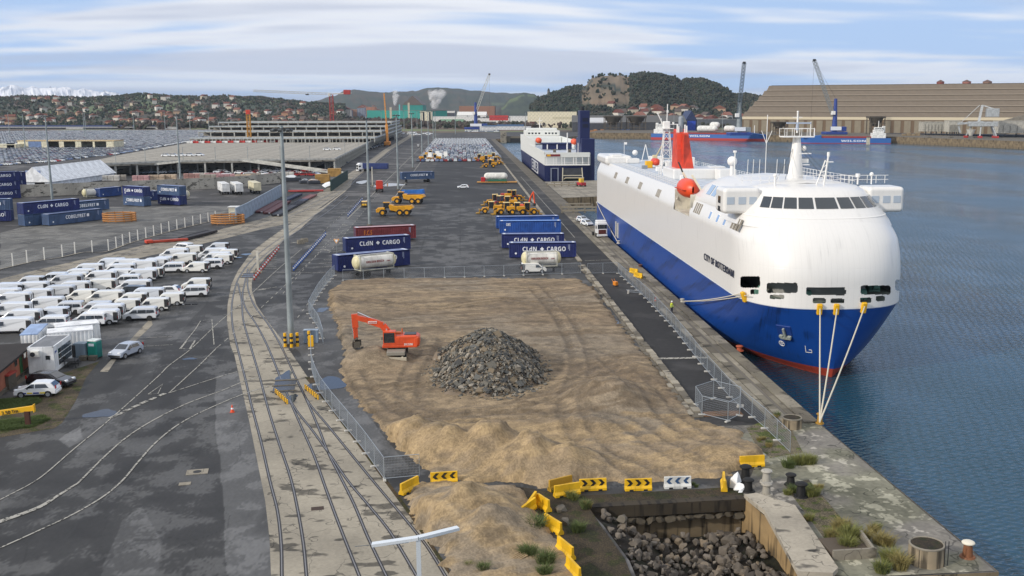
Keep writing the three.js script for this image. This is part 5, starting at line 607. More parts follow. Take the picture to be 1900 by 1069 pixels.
function container(label, m, mark, a, b, Y = 0.15, opt = {}) {            // a, b: photo pixels of the lower corners of its long face
  const A = P(...a, Y), B = P(...b, Y), L = A.distanceTo(B), W = 2.5 * K, H = (opt.H || 2.85) * K, turn = Math.atan2(-(B.z - A.z), B.x - A.x), c = A.clone().add(B).multiplyScalar(0.5).add(V(-Math.sin(turn), 0, -Math.cos(turn)).multiplyScalar(W / 2));
  const t = thing('shipping_container', label, 'container', [c.x, Y + (opt.up || 0) * H, c.z], turn, opt.group), n = Math.max(10, Math.round(L * 2.2));
  for (const s of [1, -1]) obj('side_wall', [corr(L - 0.3, H - 0.5, n).rotateY(s > 0 ? 0 : Math.PI).translate(0, 0.2, s * (W / 2 - 0.02))], m, t);
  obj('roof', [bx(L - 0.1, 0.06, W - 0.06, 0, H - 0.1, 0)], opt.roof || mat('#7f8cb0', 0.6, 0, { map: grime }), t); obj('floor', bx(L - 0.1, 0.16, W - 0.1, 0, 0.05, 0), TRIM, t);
  obj('frame', [...[-1, 1].flatMap((x) => [-1, 1].map((z) => bx(0.2, H, 0.18, x * (L / 2 - 0.1), 0, z * (W / 2 - 0.09)))), ...[-1, 1].flatMap((z) => [bx(L, 0.2, 0.14, 0, 0, z * (W / 2 - 0.075)), bx(L, 0.14, 0.14, 0, H - 0.14, z * (W / 2 - 0.075))])], m, t);
  for (const s of [-1, 1]) { const d = obj('end_door', bx(0.06, H - 0.3, W - 0.3, s * (L / 2 - 0.06), 0.15, 0), m, t); obj('lock_rod', [-0.8, -0.3, 0.3, 0.8].map((z) => rod([s * (L / 2), 0.2, z], [s * (L / 2), H - 0.2, z], 0.035, 5)), FRAME, d); }
  for (const s of [-1, 1]) obj('end_marking', [bx(0.5, 0.025, W - 0.5, s * (L / 2 - 0.6), H - 0.045, 0)], mat('#c9cfda', 0.6), t);
  if (mark) { const k = Math.min(1, (L - 1) / 9.2), g = logo(mark).clone().scale(k, Math.min(1, k * 1.15), 1); obj('lettering', [g.translate(opt.mx || 0.3, H * (opt.my || 0.42), W / 2 + 0.0)], opt.ink || LOGO, t); }
  obj('plate', [cy(0.22, 0.22, 0.03, 0, 0, 0, 12).rotateX(Math.PI / 2).translate(-L / 2 + 1.4, H * 0.28, W / 2 + 0.01)], LOGO, t); obj('data_panel', [bx(0.14, 1.3, 0.02, L / 2 - 1.4, H * 0.45, W / 2), bx(0.1, 1.0, 0.02, L / 2 - 1.65, H * 0.55, W / 2)], mat('#9aa3bd', 0.6), t);
  return t;
}
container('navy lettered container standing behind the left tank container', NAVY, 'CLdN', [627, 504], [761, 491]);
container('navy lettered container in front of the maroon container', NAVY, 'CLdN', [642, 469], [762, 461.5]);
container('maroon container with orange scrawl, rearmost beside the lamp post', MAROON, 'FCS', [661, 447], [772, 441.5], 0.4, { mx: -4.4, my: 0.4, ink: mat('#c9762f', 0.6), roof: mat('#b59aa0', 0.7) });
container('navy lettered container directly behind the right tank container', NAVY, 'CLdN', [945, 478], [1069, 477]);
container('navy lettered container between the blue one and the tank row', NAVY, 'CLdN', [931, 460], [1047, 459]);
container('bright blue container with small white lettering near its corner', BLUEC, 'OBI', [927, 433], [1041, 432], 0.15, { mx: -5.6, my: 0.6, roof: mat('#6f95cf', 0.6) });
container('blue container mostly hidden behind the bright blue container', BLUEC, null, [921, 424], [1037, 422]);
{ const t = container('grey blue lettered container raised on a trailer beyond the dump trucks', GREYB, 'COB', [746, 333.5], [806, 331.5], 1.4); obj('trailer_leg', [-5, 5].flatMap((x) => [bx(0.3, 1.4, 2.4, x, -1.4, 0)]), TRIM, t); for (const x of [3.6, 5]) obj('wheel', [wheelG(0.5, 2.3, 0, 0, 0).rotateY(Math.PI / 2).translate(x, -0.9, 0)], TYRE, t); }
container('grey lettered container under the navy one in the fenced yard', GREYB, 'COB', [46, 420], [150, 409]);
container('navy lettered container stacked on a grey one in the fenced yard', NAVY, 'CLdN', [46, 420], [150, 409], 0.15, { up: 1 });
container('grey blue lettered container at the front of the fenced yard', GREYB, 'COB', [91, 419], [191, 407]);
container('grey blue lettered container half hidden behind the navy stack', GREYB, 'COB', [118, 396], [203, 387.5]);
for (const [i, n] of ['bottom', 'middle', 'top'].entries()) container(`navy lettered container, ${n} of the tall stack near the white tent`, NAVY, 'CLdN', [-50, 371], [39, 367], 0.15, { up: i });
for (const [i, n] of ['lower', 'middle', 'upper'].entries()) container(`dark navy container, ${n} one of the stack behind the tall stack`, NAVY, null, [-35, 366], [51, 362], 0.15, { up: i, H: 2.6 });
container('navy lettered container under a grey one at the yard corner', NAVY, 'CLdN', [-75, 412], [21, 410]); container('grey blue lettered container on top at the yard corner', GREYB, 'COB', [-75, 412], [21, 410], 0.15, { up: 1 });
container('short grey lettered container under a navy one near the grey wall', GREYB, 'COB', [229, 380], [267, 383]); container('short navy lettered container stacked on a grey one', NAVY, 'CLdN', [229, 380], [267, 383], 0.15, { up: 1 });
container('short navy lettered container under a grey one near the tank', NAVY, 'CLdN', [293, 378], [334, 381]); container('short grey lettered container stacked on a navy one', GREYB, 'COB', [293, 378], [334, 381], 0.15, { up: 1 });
container('blue container lying along the pale concrete wall', plain('#21417d'), null, [186, 366], [226, 362]); container('low blue container behind the short stacks', plain('#263a70'), null, [272, 372], [293, 371]);
for (const [x0, x1, y] of [[399, 418, 362], [422, 445, 362], [458, 476, 360]]) { const q = P((x0 + x1) / 2, y), t = thing('reefer_trailer', x0 < 410 ? 'white box trailer backed up by the pale wall, outermost of three' : x0 < 430 ? 'white box trailer in the middle of three by the wall' : 'cream box trailer nearest the grey metal wall', 'trailer', [q.x, 0, q.z - 6], 0.35); obj('box', rb(2.7, 3, 13, 0, 1.2, 0, 0.06), plain(x0 > 450 ? '#d9d2b4' : '#e4e5e3'), t); obj('chassis', bx(1, 0.3, 11, 0, 0.85, 0), TRIM, t); for (const z of [-4, -2.8, 4]) for (const x of [-1, 1]) obj('wheel', wheelG(0.5, 0.4, x, 0.5, z), TYRE, t); }
function tank(label, a, b, Y, mark) {
  const A = P(...a, Y), B = P(...b, Y), L = A.distanceTo(B), turn = Math.atan2(-(B.z - A.z), B.x - A.x), c = A.clone().add(B).multiplyScalar(0.5), t = thing('tank_container', label, 'tank container', [c.x, Y, c.z], turn), R = 1.28, cream = plain('#e2d9ae', 0.45);
  obj('tank', [new THREE.CylinderGeometry(R, R, L - 1.6, 28).rotateZ(Math.PI / 2).translate(0, R + 0.25, 0)], plain('#e9e7df', 0.35), t); for (const s of [-1, 1]) obj('tank_end', [new THREE.SphereGeometry(R, 20, 12).scale(0.62, 1, 1).translate(s * (L / 2 - 0.8), R + 0.25, 0)], cream, t);
  obj('frame', [...[-1, 1].flatMap((x) => [-1, 1].flatMap((z) => [bx(0.16, 2.85, 0.16, x * (L / 2 - 1), 0, z * 1.25)])), ...[-1, 1].flatMap((x) => [bx(0.16, 0.16, 2.6, x * (L / 2 - 1), 0, 0), bx(0.16, 0.16, 2.6, x * (L / 2 - 1), 2.75, 0), bar([x * (L / 2 - 1), 0.1, -1.2], [x * (L / 2 - 1), 1.2, 1.2], 0.1, 0.1)]), bx(L - 2, 0.18, 0.16, 0, 0, 1.25), bx(L - 2, 0.18, 0.16, 0, 0, -1.25), bx(L - 2, 0.1, 0.1, 0, 2.76, 1.2)], plain('#b7b6a6'), t);
  obj('band', [-0.3, -0.1, 0.1, 0.3].map((k) => new THREE.CylinderGeometry(R + 0.02, R + 0.02, 0.06, 28, 1, true).rotateZ(Math.PI / 2).translate(k * L, R + 0.25, 0)), mat('#c9c7bd', 0.4), t); obj('walkway', bx(L - 2.4, 0.06, 0.6, 0, 2 * R + 0.3, 0), mat('#b9bab6', 0.5), t);
  if (mark) obj('lettering', [text('VAN DEN BOSCH', 0.42, L * 0.42, 0.03).translate(-0.5, R + 0.12, R + 0.01), text('.com', 0.3, L * 0.09, 0.03).translate(L * 0.26, R + 0.14, R + 0.01)], mat('#8e2f2c', 0.5), t);
  obj('chassis', [bx(L + 1, 0.25, 0.5, 0, -0.45, 0), bx(0.2, 1.0, 1.6, L / 2 - 1.5, -1.15, 0)], TRIM, t); for (const x of [-L / 2 + 1.4, -L / 2 + 2.6]) for (const z of [-1, 1]) obj('wheel', [new THREE.CylinderGeometry(0.52, 0.52, 0.42, 16).rotateX(Math.PI / 2).translate(x, -0.68, z)], TYRE, t); return t;
}
tank('white tank container with cream ends in front of navy container, left lot', [655, 503], [733, 494.5], 1.25, 1); tank('white tank container with cream ends behind the small white van', [967, 494], [1041, 492], 1.25, 1);
tank('cream tank container lying along the pale concrete wall', [153, 366], [184, 364], 0.3); tank('grey tank container behind the short container stacks', [334, 369], [352, 368], 0.3);
{ // flat racks and trailers on the ground by the grey wall
  const rows = [[[482, 396], [520, 375], '#5b2b2e', 'dark red flat rack by the grey metal wall'], [[496, 398], [533, 376], '#63302f', 'rusty red flat rack second from the grey wall'], [[512, 402], [560, 376], '#23242e', 'black flat rack beside the concrete track bed'], [[528, 374], [555, 362], '#2c3550', 'dark blue flat rack with a pale tarpaulin'], [[565, 372], [582, 364], '#7d4a44', 'short pink red flat rack at the end of the row'], [[545, 384], [566, 372], '#2c3146', 'dark blue flat rack next to the track bed'], [[340, 446], [395, 432], '#2a2423', 'dark steel bundle on the ground past the white posts']];
  for (const [a, b, c, l] of rows) { const A = P(...a), B = P(...b), L = A.distanceTo(B), t = thing('flat_rack', l, 'flat rack', A.clone().add(B).multiplyScalar(0.5), dirTo(A, B)); obj('bed', rb(2.5, 0.4, L, 0, 0.25, 0, 0.04), plain(c), t); for (const s of [-1, 1]) obj('side_beam', bx(0.18, 0.55, L, s * 1.2, 0.2, 0), plain(c), t); obj('skid', [bx(2.2, 0.25, 0.4, 0, 0, -L / 3), bx(2.2, 0.25, 0.4, 0, 0, L / 3)], TRIM, t); obj('end_marking', bx(0.5, 0.2, 0.05, -0.6, 0.35, -L / 2), LOGO, t); }
  const A = P(535, 357), B = P(600, 356), t = thing('flat_rack', 'long bright red flat rack in front of the covered bundles', 'flat rack', A.clone().add(B).multiplyScalar(0.5), dirTo(A, B)); obj('bed', rb(2.4, 0.5, A.distanceTo(B), 0, 0.3, 0, 0.04), plain('#b03a34'), t); obj('skid', bx(2, 0.3, 6, 0, 0, 0), TRIM, t);
  const r = P(312, 449), o = thing('flat_rack', 'orange red steel frame lying near the nose out van', 'flat rack', r, -1.05); obj('bed', rb(1.4, 0.5, 9, 0, 0.1, 0, 0.05), plain('#b5452e'), o); obj('head', rb(1.8, 0.7, 1.6, 0, 0.1, 4.4, 0.1), mat('#c8462b', 0.6), o);
  for (const [x, y, l] of [[222, 411, 'rusty steel coil frame beside the grey blue container'], [423, 415, 'round rusty steel frame beside the concrete track bed']]) { const q = P(x, y), c = thing('steel_ring', l, 'steel frame', q); for (let k = 0; k < 4; k++) obj('ring', new THREE.TorusGeometry(4.4, 0.22, 6, 36).rotateX(Math.PI / 2).scale(1, 1, 0.75).translate(0, 0.4 + k * 0.62, 0), mat('#b07a45', 0.7), c); obj('upright', [...Array(12)].map((_, k) => bx(0.2, 2.6, 0.2, Math.cos(k * 0.524) * 4.4, 0, Math.sin(k * 0.524) * 3.3)), mat('#96663a', 0.7), c); }
  for (const [x, y, s, c, l] of [[543, 336, 1.5, '#c9cdd0', 'largest tarpaulin covered bundle behind the red flat rack'], [566, 340, 1.1, '#b9bdc0', 'grey tarpaulin covered bundle behind the red flat rack'], [582, 341, 1.2, '#c6b9b0', 'pinkish tarpaulin covered bundle behind the red flat rack']]) { const q = P(x, y), b = thing('covered_bundle', l, 'cargo', q, 0.3); obj('cargo', rb(4.4 * s, 1.1 * s, 3 * s, 0, 0, 0, 0.3), mat('#3c4048', 0.8), b); const g = rock(x, 0.6, 2); obj('tarpaulin', g.scale(3.6 * s, 1.7 * s, 2.8 * s).translate(0, 1.25 * s, 0), mat(c, 0.6), b); }
  const wp = P(608, 352), w = thing('covered_bundle', 'stack wrapped in white plastic next to the green hedge screen', 'cargo', wp); obj('wrap', rock(3, 1.2, 2).scale(4, 3, 3.4).translate(0, 1.6, 0), mat('#dfe3e6', 0.5), w);
  const sA = P(614, 355), sB = P(645, 333), sc = thing('green_screen', 'long dark green screen wall beside the track bed', 'screen', sA.clone().add(sB).multiplyScalar(0.5), dirTo(sA, sB)); obj('panel', bx(0.4, 4.2, sA.distanceTo(sB), 0, 0, 0), mat('#1d3a34', 0.8, 0, { map: grime }), sc);
  for (const [x, y] of [[599, 339], [621, 327]]) { const q = P(x, y), c = thing('pallet_stack', x < 610 ? 'yellow timber stack next to the white wrapped stack' : 'yellow timber stack behind the green screen', 'pallets', q); for (let k = 0; k < 6; k++) obj('pallet', bx(6, 0.55, 4, 0, k * 0.62, 0, (k % 2) * 0.04), mat('#b08a4e', 0.8, 0, { map: grime }), c); }
}
// ---------------------------------------------------------------- lamp masts
const GALV = mat('#9aa3a4', 0.5, 0.25, { map: grime });
{
  const root = thing('light_mast', 'tall grey floodlight mast with round head along the port road', 'light mast', [0, 0, 0], 0, 'floodlight masts along the road'), Hm = 29.3;
  obj('pole', [new THREE.CylinderGeometry(0.2, 0.46, Hm, 14).translate(0, Hm / 2, 0)], GALV, root); obj('base', cy(0.7, 0.8, 0.3), CONCD, root); obj('head_ring', [new THREE.TorusGeometry(1.15, 0.09, 6, 20).rotateX(Math.PI / 2).translate(0, Hm - 0.4, 0), bx(2.3, 0.08, 0.08, 0, Hm - 0.45, 0), bx(0.08, 0.08, 2.3, 0, Hm - 0.45, 0)], TRIM, root); for (let k = 0; k < 8; k++) obj('floodlight', [rb(0.5, 0.32, 0.4, 0, -0.16, 0, 0.05).rotateX(0.5).rotateY(k * 0.785).translate(Math.sin(k * 0.785) * 1.25, Hm - 0.6, Math.cos(k * 0.785) * 1.25)], mat('#4a4e50', 0.5), root);
  const near = [[541, 641], [686, 418], [739, 352], [766, 312], [783, 285], [795, 273], [804, 264], [808, 257]]; near.forEach(([x, y], i) => { const o = i ? dup(root, P(x, y)) : root; o.position.copy(P(x, y)); if (!i) o.userData = { label: 'tall grey floodlight mast with yellow and black guard posts at its foot', category: 'light mast', group: 'floodlight masts along the road' }; else o.userData.label = 'tall grey floodlight mast along the port road'; });
  for (const [x, y] of [[97, 372], [335, 340]]) dup(root, P(x, y), 0, x < 200 ? 'tall floodlight mast beside the white tent' : 'tall floodlight mast behind the pale concrete wall', 'floodlight masts in the car yards');
  for (const [x, y] of [[18, 254], [47, 279], [157, 255], [160, 256], [249, 247], [307, 249], [353, 245], [388, 245], [845, 250], [975, 250], [708, 240], [750, 243], [774, 240], [430, 246], [1250, 249], [1340, 249]]) dup(root, P(x, y), 0, 'distant floodlight mast above the car yards and sheds', 'distant floodlight masts').scale.set(1, 0.93, 1);
  const p = P(541, 641); for (const [dx, dz, k] of [[-0.7, 0.8, 1], [0.9, 0.7, 1], [0.2, 1.2, 1], [2.3, -0.2, 1], [2.7, 0.9, 0]]) { const b = thing('guard_post', k ? 'yellow and black striped guard post at the foot of the mast' : 'plain yellow guard box beside the striped posts', 'bollard', [p.x + dx, 0, p.z + dz], 0, k ? 'striped guard posts' : undefined); obj('post', k ? cy(0.2, 0.2, 1.9, 0, 0, 0, 12) : rb(0.7, 1.5, 0.4, 0, 0, 0, 0.05), YEL, b); if (k) for (const y of [0.5, 1.15]) obj('stripe', cy(0.206, 0.206, 0.32, 0, y, 0, 12), DARK, b); }
  const bt = thing('control_cabinet', 'small blue grey cabinet behind the guard posts', 'cabinet', [p.x + 2.4, 0, p.z - 1.6]); obj('box', rb(1.9, 1.7, 0.9, 0, 0, 0, 0.05), plain('#8da0b4'), bt); obj('lid', rb(2, 0.1, 1, 0, 1.7, 0, 0.03), plain('#a9b8c6'), bt);
  // lamp with two arms standing below the viewpoint
  const lp = PZ(776, 1000, -52), l = thing('street_lamp', 'white lamp post with two flat arms rising over the rails', 'street lamp', [lp.x, 0, lp.z]); obj('post', [bx(0.24, lp.y, 0.24, 0, 0, 0)], mat('#cfd6da', 0.4, 0.2), l); const e1 = PZ(690, 1011, -52).sub(lp), e2 = PZ(850, 980, -53).sub(lp); for (const e of [e1, e2]) { const a = obj('lamp_arm', [bar([0, lp.y + 0.05, 0], [e.x, lp.y + e.y, e.z], 0.36, 0.16)], mat('#dde3e6', 0.35, 0.2), l); obj('diffuser', [bar([e.x * 0.2, lp.y + e.y * 0.2 - 0.08, e.z * 0.2], [e.x * 0.95, lp.y + e.y * 0.95 - 0.08, e.z * 0.95], 0.26, 0.03)], mat('#b9c4cc', 0.2), a); } obj('spike', rod([e1.x, lp.y + e1.y, e1.z], [e1.x - 0.9, lp.y + e1.y - 0.06, e1.z], 0.02), mat('#6b7073', 0.5), l);
}
// ---------------------------------------------------------------- mesh fences
const WIRE = mat('#aab2b8', 0.4, 0.6), FOOT = mat('#b9b6ae', 0.9);
const fenceRoot = new THREE.Group();
{ const L = 3.6, H = 2.1; obj('frame', [rod([-L / 2, 0.1, 0], [-L / 2, H, 0], 0.03, 6), rod([L / 2, 0.1, 0], [L / 2, H, 0], 0.03, 6), rod([-L / 2, H, 0], [L / 2, H, 0], 0.03, 6), rod([-L / 2, 0.2, 0], [L / 2, 0.2, 0], 0.03, 6)], WIRE, fenceRoot); const w = []; for (let k = 1; k < 24; k++) w.push(bx(0.009, H - 0.2, 0.009, -L / 2 + k * L / 24, 0.2, 0)); for (let k = 1; k < 8; k++) w.push(bx(L, 0.009, 0.009, 0, 0.2 + k * (H - 0.2) / 8, 0)); const m = obj('wire_mesh', w, WIRE, fenceRoot); m.userData.kind = 'stuff'; obj('foot', rb(0.3, 0.16, 0.75, -L / 2, 0, 0, 0.04), FOOT, fenceRoot); }
function fence(label, pts, group) { const c = new THREE.CurvePath(); const w = pp(pts); w.slice(1).forEach((b, i) => c.add(new THREE.LineCurve3(w[i], b))); const L = c.getLength(), n = Math.max(1, Math.round(L / 3.7)); for (let i = 0; i < n; i++) { const a = c.getPointAt(i / n), b = c.getPointAt((i + 1) / n), o = dup(fenceRoot, a.clone().add(b).multiplyScalar(0.5), Math.atan2(-(b.z - a.z), b.x - a.x), label, group); o.name = numbered('fence_panel'); o.userData.category = 'fence'; o.scale.set(a.distanceTo(b) / 3.66, 1, 1); o.rotation.x = 0; } }
fence('wire mesh fence panel along the track side of the earthworks', [[577, 648], [578, 690], [590, 725], [610, 755], [640, 793], [672, 833], [713, 892]], 'mesh fence along the rails'); fence('wire mesh fence panel turned in by the yellow barrier', [[713, 892], [779, 886]]);
fence('wire mesh fence panel between the port road and the earthworks', [[621, 512], [607, 527], [590, 550], [573, 583], [592, 612], [600, 640]], 'mesh fence by the port road'); fence('wire mesh fence panel between the containers and the bare earth', [[636, 521], [790, 517], [950, 512], [1078, 508]], 'mesh fence behind the earthworks');
fence('wire mesh fence panel across the quay road', [[1090, 509], [1147, 507]], 'fence across the road'); fence('wire mesh fence panel along the quay road', [[1147, 508], [1200, 556], [1250, 611], [1300, 676], [1350, 735], [1382, 764], [1420, 797], [1466, 842]], 'mesh fence along the quay road'); fence('wire mesh fence panel round the hole in the road', [[1290, 752], [1317, 739], [1374, 752], [1371, 786], [1307, 778], [1290, 752]], 'fence round the hole');
{ const q = P(1185, 545), o = dup(fenceRoot, [q.x, 0.12, q.z], 0.1, 'loose wire mesh panel lying flat on the quay road'); o.name = numbered('fence_panel'); o.userData.category = 'fence'; o.rotation.x = -Math.PI / 2 + 0.03; const q2 = P(1340, 768), h = thing('road_hole', 'brown muddy hole broken into the quay road', 'hole', q2); obj('earth_face', bx(4.2, 0.5, 1.6, 0, -0.45, 0), mat([0.16, 0.085, 0.04], 0.95), h); obj('mud', rock(5, 0.15, 2).scale(5, 2, 3), mat([0.1, 0.06, 0.035], 0.95), h); }
{ // white posts round the container yard
  const w = smooth(pp([[-30, 508], [57, 487], [108, 479], [155, 469], [195, 468], [240, 452], [290, 437], [330, 426], [400, 409]]), 8), c = new THREE.CatmullRomCurve3(w), L = c.getLength(), n = 22, f = thing('post_fence', 'long fence of white concrete posts and wire round the container yard', 'fence', w[0]), o = w[0], wires = []; let prev = null;
  for (let i = 0; i <= n; i++) { const p = c.getPointAt(i / n).sub(o); obj('post', bx(0.2, 2.7, 0.2, p.x, 0, p.z), mat('#d9d7cf', 0.8), f); if (prev) for (const h of [0.5, 0.9, 1.3, 1.7, 2.1, 2.5]) wires.push(rod([prev.x, h, prev.z], [p.x, h, p.z], 0.014, 3)); prev = p; } obj('wire', wires, WIRE, f).userData.kind = 'stuff'; obj('footing', [strip(w.map((p) => p.clone().sub(o)), 0.5, 0.12)], CONC, f); void L;
}
function panelWall(name, label, pts, h, m, seg, thick = 0.3) { const w = pp(pts), c = new THREE.CurvePath(); w.slice(1).forEach((b, i) => c.add(new THREE.LineCurve3(w[i], b))); const L = c.getLength(), n = Math.round(L / seg), t = thing(name, label, 'wall', w[0]); for (let i = 0; i < n; i++) { const a = c.getPointAt(i / n), b = c.getPointAt((i + 1) / n); obj('panel', [bx(thick, h, a.distanceTo(b) - 0.06, 0, 0, 0, 0).rotateY(dirTo(a, b)).translate((a.x + b.x) / 2 - w[0].x, 0, (a.z + b.z) / 2 - w[0].z)], m, t); } return t; }
panelWall('concrete_wall', 'long pale concrete panel wall behind the container yard', [[30, 366], [130, 362], [230, 358], [330, 353], [400, 350], [470, 345], [527, 338]], 4.4, mat('#f4f3ef', 0.9, 0, { map: concTex }), 6);
panelWall('metal_wall', 'blue grey corrugated metal wall running down to the track bed', [[438, 414], [458, 404], [490, 384], [522, 364]], 4.2, plain('#9aa9b8'), 4);
{ const A = P(421, 408), s = thing('wall_booth', 'small pale booth at the end of the metal wall', 'booth', A); obj('wall', [bx(3.4, 3.6, 3, 2.4, 0, -1)], plain('#d8d2bd'), s); obj('roof', bx(3.8, 0.2, 3.4, 2.4, 3.6, -1), plain('#e4e4e0'), s); obj('door', bx(1.1, 2.2, 0.06, 1.8, 0, 0.55), plain('#8796a3'), s); }
// ---------------------------------------------------------------- barriers, bollards, small site things
const BARY = mat('#e6b514', 0.55, 0, { map: grime }), BARW = mat('#d6d6d0', 0.6, 0, { map: grime });
function barrier(label, px, py, turn, m = BARY, chev, tilt = 0, group) {
  const t = thing('road_barrier', label, 'barrier', P(px, py), turn, group); t.position.y = 0.05; t.rotation.x = tilt;
  obj('body', [poly([[-0.27, 0], [0.27, 0], [0.27, 0.2], [0.12, 0.42], [0.09, 0.98], [-0.09, 0.98], [-0.12, 0.42], [-0.27, 0.2]], 2.3, 0.03)], m, t); obj('foot_slot_shade', [bx(0.34, 0.12, 0.56, -0.6, 0.0, 0), bx(0.34, 0.12, 0.56, 0.6, 0, 0)], DARK, t);  // slots are not cut: near-black blocks paint the shade in them
  if (chev) for (const k of [-0.72, 0, 0.72]) { const g = new THREE.ShapeGeometry(new THREE.Shape([[-0.3, 0], [-0.02, 0], [0.26, 0.3], [-0.02, 0.6], [-0.3, 0.6], [-0.02, 0.3]].map(([x, y]) => new THREE.Vector2(x * chev[1], y)))); obj('chevron', [g.translate(k, 0.33, 0).rotateX(-0.06).translate(0, 0, 0.165)], mat(chev[0], 0.6), t); }
  return t;
}
const BK = ['#16140f', 1];
barrier('plain yellow barrier set slantwise beside the track bed', 760, 912, 0.95); barrier('yellow barrier with worn black stripes against the sand', 824, 897, 0.1, BARY, ['#2a2618', -1]); barrier('yellow barrier with bold black arrows next to a plain one', 1100, 910, 0.04, BARY, BK); barrier('yellow barrier with bold black arrows standing alone above the beam', 1184, 910, 0, BARY, BK); barrier('white barrier with blue arrows above the quay beam', 1257, 906, 0, BARW, ['#2c4a6e', -1]);
barrier('dull yellow barrier turned slantwise behind a plain one', 1040, 908, 0.5, mat('#b28a24', 0.7)); barrier('plain yellow barrier butting against the arrow barrier', 1052, 920, 0.32); barrier('yellow barrier standing end on beside the white sheet', 1343, 905, 1.35); barrier('yellow barrier behind the black mooring bollard', 1395, 866, 0.05);
[[985, 945, 1.15, 0.15], [1008, 945, 1.9, -0.1], [1026, 985, 2.05, 0], [1049, 1030, 1.95, 0], [1064, 1068, 1.85, 0], [975, 955, 0.8, 0.3]].forEach(([x, y, t, k], i) => barrier(['yellow barrier leaning at the head of the slanting barrier row', 'yellow barrier standing upright behind the leaning one', 'yellow barrier in the slanting row beside the grass clump', 'yellow barrier near the middle of the slanting row by the bank', 'yellow barrier at the low end of the slanting row', 'fallen yellow barrier propped in the grass'][i], x, y, t, BARY, null, k));
barrier('yellow barrier on the quay apron beside the mesh fence', 1176, 508, -1.0); barrier('yellow barrier end to end with another on the quay apron', 1184, 516, -1.0);
for (const [x, y, h, r, c, l] of [[1383, 893, 1.3, 0.42, '#121212', 'tall black mooring bollard in front of the yellow barrier'], [1388, 912, 1.0, 0.4, '#161514', 'black mooring bollard beside the white sheet'], [1422, 895, 1.0, 0.4, '#b9b4a8', 'whitewashed mooring bollard next to the black ones'], [1422, 918, 0.9, 0.38, '#a9a396', 'peeling white mooring bollard among droppings'], [1467, 900, 0.9, 0.38, '#171614', 'small black mooring bollard on the pier'], [1486, 922, 1.1, 0.42, '#141312', 'black mooring bollard behind a grass tuft'], [1521, 786, 1.0, 0.3, '#b78a2c', 'yellow bollard holding the bow ropes'], [1795, 1034, 1.1, 0.38, '#8a5a3a', 'rusty mushroom bollard at the pier corner'], [1372, 651, 0.6, 0.4, '#b2532f', 'rusty red bollard at the quay edge below the hull'], [1188, 497, 0.6, 0.4, '#6b4636', 'low rusty bollard at the quay edge'], [1148, 452, 0.6, 0.4, '#c9c4ba', 'pale bollard holding the stern rope'], [1266, 562, 0.6, 0.35, '#c2beb4', 'pale bollard holding the shoulder ropes']]) { const b = thing('mooring_bollard', l, 'bollard', P(x, y)); const m = mat(c, 0.7, 0, { map: grime }); obj('shaft', cy(r * 0.75, r, h, 0, 0, 0, 16), m, b); obj('cap', [new THREE.SphereGeometry(r * 1.25, 16, 8).scale(1, 0.35, 1).translate(0, h, 0)], x === 1795 ? mat('#d9d2c0', 0.7) : m, b); obj('base', cy(r * 1.35, r * 1.5, 0.12, 0, 0, 0, 16), m, b); }
for (const [x, y, r, h, l] of [[1469, 793, 1.0, 1.0, 'round concrete plinth beside the grass at the fence end'], [1718, 1043, 1.25, 1.35, 'large round concrete plinth at the end of the pier']]) { const c = thing('concrete_plinth', l, 'plinth', P(x, y)); obj('drum', cy(r * 0.98, r, h, 0, 0, 0, 28), mat('#ddd5c6', 0.9, 0, { map: stain }), c); obj('rim', [new THREE.TorusGeometry(r * 0.93, 0.09, 6, 28).rotateX(Math.PI / 2).translate(0, h, 0)], CONC, c); obj('fill', cy(r * 0.86, r * 0.86, 0.06, 0, h - 0.02, 0, 20), mat('#7a6d58', 0.95, 0, { map: GRAVT }), c); if (r > 1.2) obj('anchor_rod', [rod([0.9, 0, 0.9], [0.9, 1.9, 0.9], 0.03), rod([1.25, 0, 0.7], [1.25, 1.8, 0.7], 0.03)], TRIM, c); }
